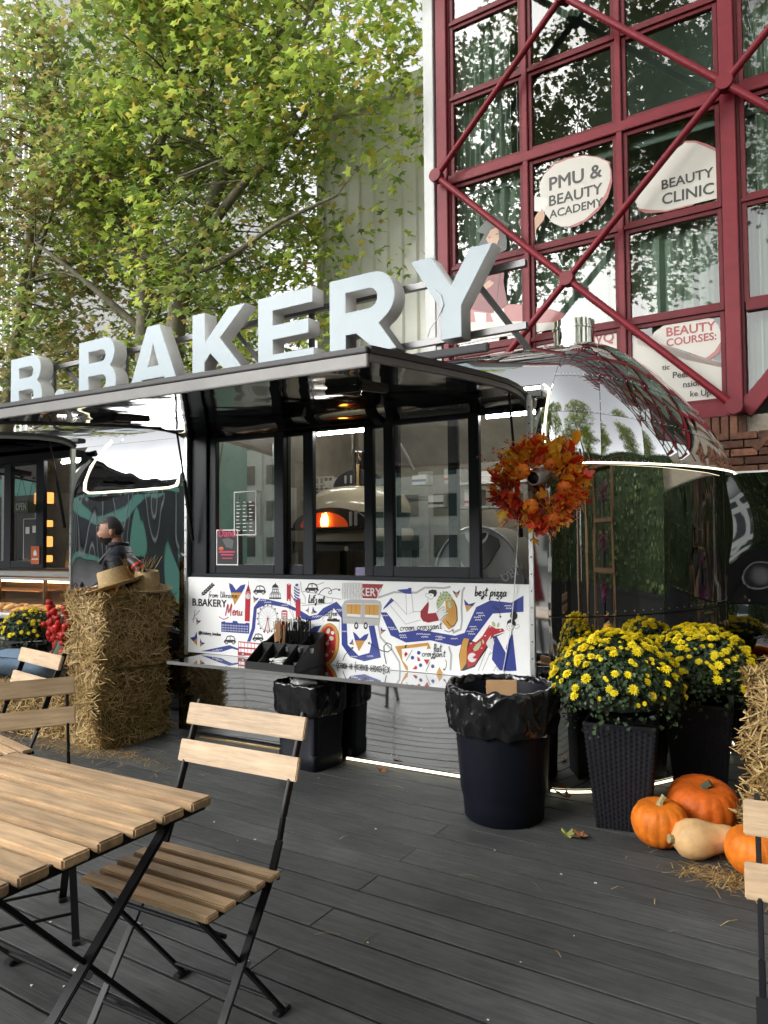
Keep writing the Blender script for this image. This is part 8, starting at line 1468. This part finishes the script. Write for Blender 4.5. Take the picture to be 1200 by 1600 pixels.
skin_body('forearm', ARM + [(-.66, -.12, .362), (-.72, -.13, .338), (-.66, -.095, .360), (-.735, -.10, .334), (-.66, -.075, .358), (-.72, -.07, .334), (-.65, -.06, .358), (-.70, -.045, .338), (-.60, -.125, .37), (-.645, -.15, .342)],
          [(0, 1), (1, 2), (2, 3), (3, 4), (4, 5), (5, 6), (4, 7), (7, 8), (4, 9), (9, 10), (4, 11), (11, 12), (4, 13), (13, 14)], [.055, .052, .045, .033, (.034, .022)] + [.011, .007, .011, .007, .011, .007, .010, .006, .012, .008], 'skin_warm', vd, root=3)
hdv = MB(); hdv.grid(headf, 24, 16); o = hdv.build('head', 'skin', vd, world=False, sharp=180); o.location = (.06, .16, 1.16)
mb = MB(); mb.grid(headf, 24, 16); mb.f = [f for f in mb.f if sum(mb.v[i][2] for i in f) / 4 > .03]; mb.mi = [0] * len(mb.f); mb.v = [(x * 1.06, y * 1.06, z * 1.06) for x, y, z in mb.v]
mb.build('hair', 'hair', vd, world=False, sharp=180).location = (.06, .16, 1.16)
op = thing('open_sign', 'small green sign reading OPEN hanging in the left hatch window', 'sign', (-6.83, 4.71, 1.825))
MB().box(-.115, .115, -.006, .006, -.06, .06).build('sign_board', 'green_sign', op, world=False, bevel=.004)
fit_text('sign_lettering', 'OPEN', 'paper', op, (-.08, -.035), (.08, -.032), lambda u, v, off: V((u, -.0075 - off, v)), bold=.01, cap=.075)
MB().tube([(-.09, 0, .06), (0, 0, .30), (.09, 0, .06)], .003, 4).build('hanging_string', 'stem', op, world=False)
MB().box(-.02, .02, -.004, .004, .29, .31).build('suction_hook', 'lens', op, world=False)
for i, (x, z, w, hh) in enumerate(((-6.95, 1.93, .2, .12), (-6.93, 1.66, .14, .07), (-6.93, 1.47, .14, .11), (-6.93, 1.29, .14, .07))):
    t = thing('lit_box', ['top', 'second', 'third', 'lowest'][i] + ' shelf box with orange lamplight painted on behind the left hatch glass', 'shelf box', (x, 5.0, z), 0, 'lit boxes in the left hatch')
    MB().box(-w / 2, w / 2, 0, .1, -hh / 2, hh / 2).build('box_front', 'orange_lit', t, world=False, bevel=.006); MB().box(-w / 2 - .01, w / 2 + .01, .01, .12, -hh / 2 - .012, -hh / 2).build('box_shelf', 'timber', t, world=False)
nt_ = thing('menu_sheet', 'framed dark menu sheet with two white squares in the left hatch', 'notice', (-6.75, 4.765, 1.50))
MB().box(-.12, .12, 0, .003, -.20, .20).build('sheet', 'poster_dark', nt_, world=False); MB().box(-.125, -.118, -.002, .002, -.205, .205).box(-.125, .125, -.002, .002, .198, .205).build('sheet_border', 'paper', nt_, world=False)
MB().box(-.09, -.03, -.002, 0, .05, .12).box(.02, .085, -.002, 0, .06, .13).build('white_squares', 'paper', nt_, world=False)
MB().box(-.085, -.035, -.003, -.001, .058, .11).box(.027, .078, -.003, -.001, .068, .122).build('grey_squares', 'stone', nt_, world=False)
ocd = thing('orange_card', 'small orange card standing in the left hatch window', 'card', (-6.66, 4.745, 1.33)); MB().box(-.065, .065, 0, .003, -.085, .095).build('card_sheet', 'orange_card', ocd, world=False)
MB().prism([(-.025, .0), (-.025, .035), (0, .06), (.025, .035), (.025, 0)], lambda a, b: (a, -.001, b), lambda a, b: (a, -.0002, b)).build('house_mark', 'cream' if False else 'paper', ocd, world=False)
MB().box(-.05, .05, -.001, 0, -.04, -.03).build('card_line', 'paper', ocd, world=False)
for i in range(5):
    t = thing('glass_jar', ['small', 'tall', 'wide', 'short', 'narrow'][i] + ' glass jar on the sill of the left hatch, number ' + ['one', 'two', 'three', 'four', 'five'][i] + ' from the frame', 'jar', (-7.06 + i * .075, 4.87, 1.20), 0, 'jars on the left hatch sill')
    hh = (.08, .12, .09, .07, .11)[i]
    MB().lathe([(0, 0), (.03, 0), (.032, hh * .7), (.02, hh * .85), (.02, hh)], 16).build('jar_body', ['steel', 'butternut', 'stone', 'oven_cream', 'steel'][i], t, world=False); MB().cyl((0, 0, hh), (0, 0, hh + .015), .022, n=14).build('lid', 'black', t, world=False)
cm = thing('coffee_machine', 'dark coffee machine with steel hood in the right part of the left hatch', 'coffee machine', (-6.30, 5.35, 1.15))
MB().box(-.24, .20, -.2, .2, 0, .12).box(-.24, .20, .02, .2, .12, .44).build('machine_body', 'black', cm, world=False, bevel=.01); MB().prism([(-.2, .38), (-.2, .62), (-.02, .62), (.12, .38)], lambda a, b: (a, -.21, b), lambda a, b: (a, .1, b)).build('machine_hood', 'black', cm, world=False)
MB().tube([(-.26, -.1, .62), (-.2, -.1, .75), (.0, -.1, .78), (.1, -.1, .70), (.1, -.1, .52)], .022, 8).build('steel_arch', 'steel', cm, world=False); MB().box(-.2, .08, -.12, -.08, .55, .57).build('steel_bar', 'steel', cm, world=False)
bb = thing('paper_bags', 'brown paper bags on the counter at the right end of the left hatch', 'paper bags', (-6.28, 5.0, 1.19))
MB().box(-.10, .10, -.06, .06, 0, .15).build('bag', 'cardboard', bb, world=False, bevel=.01); MB().box(-.05, .12, -.10, -.06, 0, .05).build('folded_bag', 'paper', bb, world=False, bevel=.008); MB().box(-.2, -.11, -.05, .05, 0, .20).build('bag', 'timber', bb, world=False, bevel=.01)
hc = thing('security_camera', 'small white security camera under the left awning', 'security camera', (-6.30, 5.0, 2.02)); MB().tube([(.05, 0, .03), (-.02, -.02, 0), (-.05, -.03, -.02)], [.05, .055, .045], 14).build('housing', 'cctv', hc, world=False); MB().tube([(-.05, -.03, -.02), (-.055, -.032, -.022)], [.035, .03], 12).build('lens', 'lens', hc, world=False)
# pastry table
pt_ = thing('pastry_table', 'table loaded with trays in front of the left hatch', 'table', (-6.02, 4.16, .07))
MB().box(-.75, .72, -.17, .15, .735, .76).build('table_top', 'alu', pt_, world=False, bevel=.004); MB().box(-.74, .71, -.16, .14, .62, .70).build('drawer_band', 'black', pt_, world=False); MB().box(-.74, .71, -.16, .14, .55, .57).build('lower_band', 'alu', pt_, world=False); MB().box(-.73, .70, -.15, .13, 0, .55).build('skirt', 'black', pt_, world=False)
MB().box(-.70, .66, -.15, .13, .76, .775).build('tray', 'paper', pt_, world=False, bevel=.004)
def croissant(i):
    pts = [(-.055, .015, 0), (-.035, -.005, .005), (0, -.014, .008), (.035, -.005, .005), (.055, .015, 0)]
    mb = MB().tube(pts, [.006, .017, .024, .017, .006], 8); mb.v = [(x, y + .003 * math.sin(x * 260), z + .002 * math.sin(x * 260)) for x, y, z in mb.v]
    return mb.mesh('pastry', ['pastry', 'pumpkin', 'oven_cream'][0], sharp=180)
_cr = croissant(0)
for j in range(3):
    for i in range(16):
        t = link('pastry', _cr, None, (-6.65 + i * .083 + RND.uniform(-.01, .01), 4.05 + j * .075,   .87 + .004 * j + RND.uniform(0, .02)), (RND.uniform(-.3, .3), RND.uniform(-.3, .3), RND.uniform(0, 6)))
        tag(t, 'small glazed pastry lying among others on the tray before the left hatch', 'pastry', 'glazed pastries on the tray')
tlf = thing('tilted_screen', 'black tilted card reader screen at the left edge on the counter', 'screen', (-6.50, 4.28, .93)); MB().bar((-.10, 0, -.0), (-.22, .02, .22), .16, .02, up=(1, 0, .5)).build('screen_body', 'black', tlf, world=False, bevel=.006); MB().cyl((-.05, 0, -.18), (-.11, 0, .03), .012, n=8).build('screen_stand', 'timber', tlf, world=False)
# ------------------------------------------------------------------ left flowers, lanterns and cushions
lp = thing('flower_tub', 'black pot on the low bale under the left chrysanthemum', 'planter', (-5.45, 3.84, .375)); MB().lathe([(0, 0), (.11, 0), (.14, .24), (.15, .26), (.13, .26), (.12, .22)], 30).build('tub_body', 'black', lp, world=False)
mum('smaller yellow chrysanthemum by the pastry tray on the left', (-5.45, 3.84, .715), .235, .20, 110, 2200, 31, .3, .12)
ph = thing('lantern_bunch', 'bunch of dried red lantern pods leaning on the straw stack', 'dried flowers', (-4.98, 3.80, .42))
r = random.Random(3)
pod = MB().lathe([(.0005, -.045), (.012, -.03), (.028, -.005), (.033, .012), (.026, .028), (.008, .036), (.0005, .036)], 10, rad=lambda a, z: 1 + .16 * math.cos(5 * a)).mesh('lantern_pod', 'physalis', sharp=180)
st = MB()
for i in range(12):
    e = V((r.uniform(-.26, .36), r.uniform(-.12, .06), r.uniform(.30, .62))); e.x += .3 * (e.z - .45); b = V((.02 + r.uniform(-.05, .05), 0, 0)); st.tube([b, b.lerp(e, .5) + V((0, -.03, .03)), e], .003, 4)
    for k in range(6):
        p = b.lerp(e, .5 + .5 * k / 5) + V((r.uniform(-.03, .03), r.uniform(-.05, .0), r.uniform(-.035, .02))); link('lantern_pod', pod, ph, p, (r.uniform(-.7, .7), r.uniform(-.7, .7), r.uniform(0, 6)), [r.uniform(.6, .95)] * 3)
st.build('stems', 'stem', ph, world=False)
def cushion(label, loc, rot, w, h, d, m):
    t = thing('cushion', label, 'cushion', loc); t.rotation_euler = rot
    mb = MB()
    for sgn in (-1, 1):
        mb.grid(lambda u, v: ((2 * u - 1) * w * (1 - .10 * (2 * v - 1) ** 2 * 0 + -.06 * math.sin(PI * v)), sgn * d * (max(0, (1 - (2 * u - 1) ** 4) * (1 - (2 * v - 1) ** 4))) ** .5 + .012 * math.sin(9 * u + 5 * v), (2 * v - 1) * h * (1 - .06 * math.sin(PI * u))), 20, 20)
    mb.build('cushion_cover', m, t, world=False, sharp=150); MB().tube([(-w, 0, -h), (-w * .94, 0, 0), (-w, 0, h), (0, 0, h * .94), (w, 0, h), (w * .94, 0, 0), (w, 0, -h), (0, 0, -h * .94), (-w, 0, -h)], .008, 6).build('piping', m, t, world=False)
cushion('blue cushion lying on the low straw bale behind the distant chair', (-5.15, 3.68, .50), (math.radians(62), 0, math.radians(6)), .36, .22, .09, 'denim')
cushion('olive cushion leaning on the side of the tall straw stack', (-4.86, 3.82, .60), (math.radians(-10), math.radians(24), math.radians(50)), .17, .22, .07, 'olive')
cushion('faded blue cushion at the far left on the low straw bale', (-5.75, 3.66, .43), (math.radians(50), 0, math.radians(-5)), .30, .20, .08, 'denim')
gb = thing('gift_bag', 'white paper bag with a red heart behind the straw stack', 'bag', (-4.98, 3.98, .74)); MB().prism([(-.07, 0), (.07, 0), (.08, .24), (-.08, .24)], lambda a, b: (a, 0, b), lambda a, b: (a, .08, b)).build('bag_body', 'paper', gb, world=False); MB().prism([(0, .11), (.04, .15), (.035, .18), (.0, .165), (-.035, .18), (-.04, .15)], lambda a, b: (a + .02, -.003, b), lambda a, b: (a + .02, -.001, b)).build('heart_mark', 'physalis', gb, world=False); MB().tube([(-.04, .03, .24), (-.03, .03, .32), (.03, .03, .32), (.04, .03, .24)], .004, 5).build('bag_handle', 'paper', gb, world=False)

# ------------------------------------------------------------------ fallen leaves and bits on the deck
def dleaf(label, x, y, rz, s, m, seed, z=.006):
    t = maple(5, .6); r = random.Random(seed)
    t.v = [(a * s + r.uniform(-.003, .003), b * s + r.uniform(-.003, .003), abs(c) * s * 2.2 + .35 * abs(a) ** 1.5 * s + r.uniform(0, .008)) for a, b, c in t.v]
    o = link('dry_leaf', t.mesh('dry_leaf', m, smooth=False), None, (x, y, z), (r.uniform(-.15, .15), r.uniform(-.15, .15), rz)); tag(o, label, 'leaf', 'fallen leaves on the deck')
dleaf('curled brown leaf on the deck between the two bins', -2.29, 4.06, .5, .065, 'dry_leaf', 1)
dleaf('brown leaf standing at the base of the wicker planter front', -.93, 3.62, 2.2, .075, 'dry_leaf', 2)
dleaf('yellow green leaf beside the brown one before the left planter', -1.0, 3.60, .8, .065, 'green_leaf', 3)
dleaf('large brown leaf at the trailer base behind the round bin', -1.16, 4.13, 1.2, .085, 'dry_leaf', 4)
dleaf('small brown leaf behind the two wicker planters', -.64, 4.22, 3, .05, 'dry_leaf', 6)
sp = MB(); r = random.Random(8)
for i in range(26):
    a = r.uniform(0, 2 * PI); L = r.uniform(.008, .030); w = .003; c = V((r.gauss(0, .008), r.gauss(0, .008), .002)); d = V((math.cos(a), math.sin(a), 0)); s = V((-d.y, d.x, 0)) * w
    sp.add([c - s, c + d * L, c + s, c + V((0, 0, .003))], [(0, 1, 3), (1, 2, 3)])
o = link('white_tuft', sp.mesh('white_tuft', 'litter', smooth=False, fix=False), None, (-1.148, 2.095, 0)); o.location = (-.985, 1.815, .001); tag(o, 'small white ragged tuft lying on the deck in the foreground', 'tuft')
cr_ = MB(); r = random.Random(18)
for i in range(24):
    x, y = r.uniform(-3, .3), r.uniform(.9, 3.8); s = r.uniform(.0012, .0035); cr_.box(x - s, x + s * r.uniform(1, 2.5), y - s, y + s, .001, .001 + s)
o = link('crumbs', cr_.mesh('crumbs', 'litter', smooth=False, fix=False)); tag(o, 'tiny pale crumbs scattered over the deck', 'crumbs', kind='stuff')
# ------------------------------------------------------------------ plane trees
def leaf_pts():
    lens = [.50, .82, 1.0, .82, .50]; ang = [-112, -55, 0, 55, 112]; pts = [(0, -.12)]
    for i, (a, l) in enumerate(zip(ang, lens)):
        a = math.radians(a)
        if i:
            b = math.radians((ang[i - 1] + ang[i]) / 2); pts.append((math.sin(b) * .42, math.cos(b) * .42))
        pts.append((math.sin(a) * l, math.cos(a) * l))
    return pts
LP = leaf_pts()
def add_leaf(mb, p, nr, d, s, fold):
    d = (d - nr * d.dot(nr))
    if d.length < .01: return
    d.normalize(); e = d.cross(nr)
    o = len(mb.v); mb.v.append(tuple(p))
    for x, y in LP: mb.v.append(tuple(p + e * (x * s) + d * (y * s) + nr * (-fold * s * abs(x) - .12 * s * y * y)))
    k = len(LP)
    for i in range(k): mb.f.append((o, o + 1 + i, o + 1 + (i + 1) % k)); mb.mi.append(0)
def tree(name, label, base, limbs, centre, rad, nclus, nleaf, m, seed, leaf=.105, gaps=None, zmin=2.6, r0=.19):
    t = thing(name, label, 'tree', base, 0, 'plane trees behind the trailer'); r = random.Random(seed); B = V(base)
    tk = MB(); pts_all = []
    for pts, ra, rb in limbs:
        q = smooth3([V(p) for p in pts], 6); n = len(q); rs = [ra + (rb - ra) * (i / (n - 1)) ** .8 for i in range(n)]
        tk.tube([p - B for p in q], rs, 12); pts_all += [(p, rs[i]) for i, p in enumerate(q) if p.z > zmin - .4]
    tk.build('trunk', 'bark', t, world=False, sharp=180)
    br = MB(); cr = MB(); C = V(centre)
    for i in range(nclus):
        while True:
            u = V((r.gauss(0, 1), r.gauss(0, 1), r.gauss(0, 1))).normalized() * r.random() ** .36
            p = C + V((u.x * rad[0], u.y * rad[1], u.z * rad[2]))
            if p.z < zmin or p.y < 6.95 and p.z < 3.6 or (p.y > 8.75 and p.x > -6.2 and p.z < 8): continue
            if p.x > -5.2 and p.z < 6.7 and p.y > 6.5 and r.random() < .8: continue
            g = math.sin(p.x * 1.9 + seed) * math.sin(p.y * 1.7 + 2) * math.sin(p.z * 1.6 + seed * 2)
            if g < -.20: continue
            if p.z < 6.4 and any(abs((p - q).x + (p - q).y * 1.0) < .38 and q.y > p.y - .25 for q, _ in pts_all if abs(q.z - p.z) < .5): continue
            break
        near = min(pts_all, key=lambda a: (a[0] - p).length + (0 if a[0].z < p.z else .6))
        a = near[0]; L = (p - a).length; rr = min(near[1] * .5, .008 + .0075 * L)
        mid = a.lerp(p, .5) + V((r.gauss(0, .08), r.gauss(0, .08), .10 * L + r.gauss(0, .06)))
        if i % 5 == 0: br.tube([a - B, a.lerp(mid, .5) - B + V((0, 0, .03 * L)), mid - B, mid.lerp(p, .55) - B, p - B], [rr, rr * .8, rr * .6, rr * .42, rr * .2], 5, False)
        for j in range(nleaf):
            s = leaf * r.uniform(.55, 1.3); o = V((r.gauss(0, .21), r.gauss(0, .21), r.gauss(-.04, .17)))
            nr = V((r.gauss(0, .5), r.gauss(0, .5) - .25, .8)).normalized(); d = V((r.gauss(0, 1), r.gauss(0, 1), r.gauss(-.5, .5)))
            add_leaf(cr, p + o - B, nr, d, s, r.uniform(.05, .35))
    tag(br.build('branches', 'bark', t, world=False, sharp=180, fix=False), kind='stuff')
    tag(link('crown', cr.mesh('crown', m, smooth=False, fix=False), t), kind='stuff')
    return t
def smooth3(pts, n=5):
    out = []; k = len(pts)
    for i in range(k - 1):
        p0, p1, p2, p3 = pts[max(i - 1, 0)], pts[i], pts[i + 1], pts[min(i + 2, k - 1)]
        for j in range(n):
            t = j / n; out.append((p1 * 2 + (p2 - p0) * t + (p0 * 2 - p1 * 5 + p2 * 4 - p3) * t * t + (p1 * 3 - p0 - p2 * 3 + p3) * t ** 3) * .5)
    out.append(pts[-1]); return out
TA = tree('plane_tree', 'tall plane tree with a straight pale trunk behind the first letters of the roof sign', (-8.55, 7.95, -.2),
     [([(-8.55, 7.95, -.2), (-8.46, 7.80, 2.2), (-8.42, 7.76, 4.2), (-8.36, 7.74, 5.5), (-8.30, 7.75, 6.6), (-8.15, 7.8, 8.0), (-8.3, 7.9, 10.5)], .175, .05),
      ([(-8.36, 7.74, 5.4), (-8.9, 7.6, 6.4), (-9.9, 7.6, 7.6), (-10.6, 7.8, 8.6)], .09, .03), ([(-8.3, 7.75, 6.5), (-7.8, 7.6, 7.6), (-7.3, 7.5, 9.0)], .08, .03), ([(-8.4, 7.75, 4.6), (-9.2, 7.3, 5.4), (-9.9, 7.0, 6.0)], .07, .02)],
     (-8.7, 7.9, 7.1), (3.6, 1.9, 4.4), 680, 25, 'leaf', 3, leaf=.108)
TB = tree('plane_tree', 'plane tree with leaning forked limbs and bright leaves near the red framed building', (-7.75, 7.62, -.2),
     [([(-7.75, 7.62, -.2), (-7.70, 7.62, 2.5), (-7.62, 7.63, 4.6), (-7.34, 7.75, 5.6), (-7.02, 7.88, 6.6), (-6.6, 8.1, 7.3), (-6.2, 8.2, 8.6), (-6.1, 8.2, 10)], .19, .045),
      ([(-7.25, 7.78, 5.8), (-6.5, 7.7, 6.3), (-5.7, 7.6, 6.6), (-5.0, 7.6, 7.3)], .085, .025), ([(-6.6, 8.1, 7.25), (-5.9, 7.9, 7.8), (-5.2, 7.7, 8.6)], .07, .02), ([(-7.4, 7.72, 5.3), (-6.6, 7.5, 5.25), (-5.6, 7.4, 5.5), (-4.8, 7.5, 5.7)], .055, .015), ([(-7.0, 7.9, 6.7), (-7.3, 8.0, 7.8), (-7.2, 8.0, 9.2)], .07, .02)],
     (-6.55, 7.75, 7.35), (3.1, 1.5, 3.9), 560, 25, 'leaf_bright', 5, leaf=.106, zmin=3.9)
TC = tree('plane_tree', 'browning plane tree at the far left edge behind the left awning', (-11.6, 7.6, -.2),
     [([(-11.6, 7.6, -.2), (-11.5, 7.6, 3), (-11.2, 7.7, 5.5), (-10.9, 7.8, 8)], .17, .05), ([(-11.3, 7.65, 4.8), (-10.5, 7.4, 5.8), (-9.9, 7.3, 6.6)], .08, .02)],
     (-11.0, 7.6, 5.6), (2.4, 1.6, 4.6), 400, 24, 'leaf_brown', 9)
# the same trees stand across the yard behind the viewer and show in the glass and the polished steel
TD = tree('plane_tree', 'high crowned tree across the yard mirrored in the left upper panes of the red building', (-10.5, -6.0, -.2),
     [([(-10.5, -6.0, -.2), (-10.4, -6, 4), (-10.2, -6, 8), (-10.0, -5.9, 12), (-10.2, -5.8, 17)], .24, .06), ([(-10.2, -6, 8), (-8.8, -6, 10.5), (-7.6, -5.8, 13)], .12, .03), ([(-10.2, -6, 8.5), (-11.8, -6, 11), (-13, -5.8, 13.5)], .12, .03)],
     (-10.3, -6, 13.2), (4.6, 2.2, 5.2), 620, 20, 'leaf', 15, leaf=.15, zmin=7.2)
TD['group'] = 'plane trees across the yard'
for lab, x, y, rz in (('high crowned tree across the yard mirrored in the middle panes of the red building', -5.2, -6.6, 1.2),
                      ('high crowned plane tree across the yard mirrored by the corner column', .2, -6.2, 2.6),
                      ('high crowned plane tree across the yard to the right, mirrored in the trailer dome', 7.5, -2.5, 4.0)):
    c = copy_tree(TD); c['label'] = lab; c.location = (x, y, -.2); c.rotation_euler = (0, 0, rz)

for lab, src, loc, rz, sc in (('leafy plane tree across the yard to the right, mirrored low in the trailer dome', TA, (4.2, -4.6, -.2), 1.0, .9),
                              ('leafy plane tree across the yard at the far right, mirrored in the trailer dome', TB, (8.2, -1.2, -.2), 2.2, .9),
                              ('leafy plane tree beside the yard on the right, mirrored in the dome tip', TA, (9.5, 4.5, -.2), 3.1, .9)):
    c = copy_tree(src); c['label'] = lab; c['group'] = 'plane trees across the yard'
    ctr = (V((-8.7, 7.9, 7.1)) if src is TA else V((-6.55, 7.75, 7.35))) - src.location
    c.rotation_euler = (0, 0, rz); c.scale = (sc, sc, sc); off = Matrix.Rotation(rz, 3, 'Z') @ (ctr * sc); c.location = (loc[0] - off.x, loc[1] - off.y, loc[2])
# ------------------------------------------------------------------ across the yard: planters, timber shelf, closed parasol, buildings (they show in the steel)
r = random.Random(77)
def hedgebox(label, loc, rz, w, h):
    t = thing('hedge_planter', label, 'planter', loc, rz, 'hedge planters across the yard')
    MB().box(-w, w, -.25, .25, 0, .75).build('planter_box', 'planter_black', t, world=False, bevel=.01)
    MB().box(-w - .02, w + .02, -.27, .27, .72, .78).build('planter_rim', 'planter_black', t, world=False, bevel=.01)
    MB().box(-w * .95, w * .95, -.14, .14, .75, .62 + h).build('hedge_core', 'hedge_core', t, world=False)
    mb = MB()
    def fn(r):
        a = r.uniform(-w, w); zz = r.uniform(.75, .75 + h); y = r.gauss(0, .16); return V((a + r.gauss(0, .05), y, zz)), V((r.gauss(0, 1), r.gauss(0, 1), r.gauss(0, 1))).normalized()
    leafcloud(mb, 3600, fn, r, (.04, .10)); tag(link('hedge', mb.mesh('hedge', 'hedge', smooth=False, fix=False), t), kind='stuff')
for i, (x, y, rz) in enumerate(((1.9, -1.5, .5), (3.1, -.5, .9), (3.7, 1.1, 1.35), (.7, -2.5, .25), (4.0, 2.6, 1.5), (4.1, 4.1, 1.6), (4.0, 5.6, 1.7), (-.7, -3.1, .1))):
    hedgebox(['first', 'second', 'third', 'fourth', 'fifth', 'sixth', 'seventh', 'eighth'][i] + ' black hedge planter across the yard, seen only in the polished steel', (x, y, 0), rz, .78, 2.3)
sh_ = thing('timber_shelf', 'weathered timber plant shelf across the yard mirrored in the trailer nose', 'shelf', (2.5, 3.1, 0), math.radians(82))
for x in (-.55, .55):
    for y in (-.15, .15): MB().box(x - .04, x + .04, y - .04, y + .04, 0, 2.4).build('post', 'timber', sh_, world=False)
for z in (.45, 1.05, 1.65, 2.3): MB().box(-.58, .58, -.2, .2, z, z + .05).build('shelf_board', 'timber', sh_, world=False)
for i, z in enumerate((.5, 1.1, 1.7)):
    t = thing('heather_pot', ['low', 'middle', 'high'][i] + ' pot of purple heather on the timber shelf', 'plant pot', (2.5, 3.1, z), .8, 'heather pots'); MB().lathe([(0, 0), (.10, 0), (.13, .2), (.12, .2)], 16).build('pot', 'planter_black', t, world=False)
    mb = MB(); leafcloud(mb, 700, lambda r: (V((r.gauss(0, .1), r.gauss(0, .1), .2 + abs(r.gauss(.12, .08)))), V((0, 0, 1))), r, (.02, .05)); tag(link('heather', mb.mesh('heather', 'heather', smooth=False, fix=False), t), kind='stuff')
for i, (x, y, w_, hh, m_) in enumerate(((2.2, 1.2, .09, 3.0, 'timber'), (2.3, 2.0, .08, 3.0, 'timber'), (2.9, .4, .05, 2.8, 'stone'), (1.5, -.6, .07, 3.0, 'timber'))):
    t = thing('timber_post', ['broad brown', 'slim brown', 'pale', 'far brown'][i] + ' post across the yard mirrored in the trailer nose', 'post', (x, y, 0), .3, 'posts across the yard')
    MB().box(-w_, w_, -w_, w_, 0, hh).build('post_shaft', m_, t, world=False, bevel=.01); MB().box(-w_ - .02, w_ + .02, -w_ - .02, w_ + .02, 0, .12).build('post_foot', m_, t, world=False, bevel=.008)
pr = thing('closed_parasol', 'closed red parasol across the yard mirrored beside the board', 'parasol', (-2.78, -.6, 0)); pr.scale = (1, 1, .60); MB().lathe([(.02, 1.0), (.10, 1.05), (.085, 1.5), (.05, 2.2), (.015, 2.5), (.0, 2.52)], 18, rad=lambda a, z: 1 + .15 * math.cos(6 * a)).build('cloth', 'red_plastic', pr, world=False); MB().cyl((0, 0, 0), (0, 0, 1.1), .025).build('pole', 'black_metal', pr, world=False); MB().lathe([(0, 0), (.25, 0), (.22, .08), (.04, .1)], 20).build('foot', 'black', pr, world=False)
def office(name, label, loc, rz, w, h, m1, m2, nx, nz, d=6, mull='white_trim'):
    t = thing(name, label, 'building', loc, rz); MB().box(-w, w, -d, 0, -.2, h).build('facade', m1, t, world=False)
    ww = 2 * w / nx; hh = h / nz
    kw, kh = (.42, .40) if m1 == 'teal' else (.30, .27)
    me = MB().box(-ww * kw, ww * kw, .01, .05, -hh * kh, hh * kh).mesh('window', m2); mf = MB().box(-ww * .5, -ww * .40, .0, .22, -hh * .5, hh * .5).mesh('fin', mull)
    for i in range(nx):
        for j in range(nz): link('window', me, t, (-w + ww * (i + .5), 0, hh * (j + .5)))
        for j in range(nz): link('fin', mf, t, (-w + ww * (i + .5), 0, hh * (j + .5)))
office('teal_office', 'teal panelled office with white fins across the street, mirrored in the trailer side', (-30.3, -9, 0), math.radians(-2), 13, 7.5, 'teal', 'dark_glazing', 12, 2, d=3)
office('stone_block', 'pale stone block across the street, mirrored in the serving windows', (-20, -28, 0), 0, 23, 9, 'stone', 'dark_glazing', 20, 4, mull='stone')
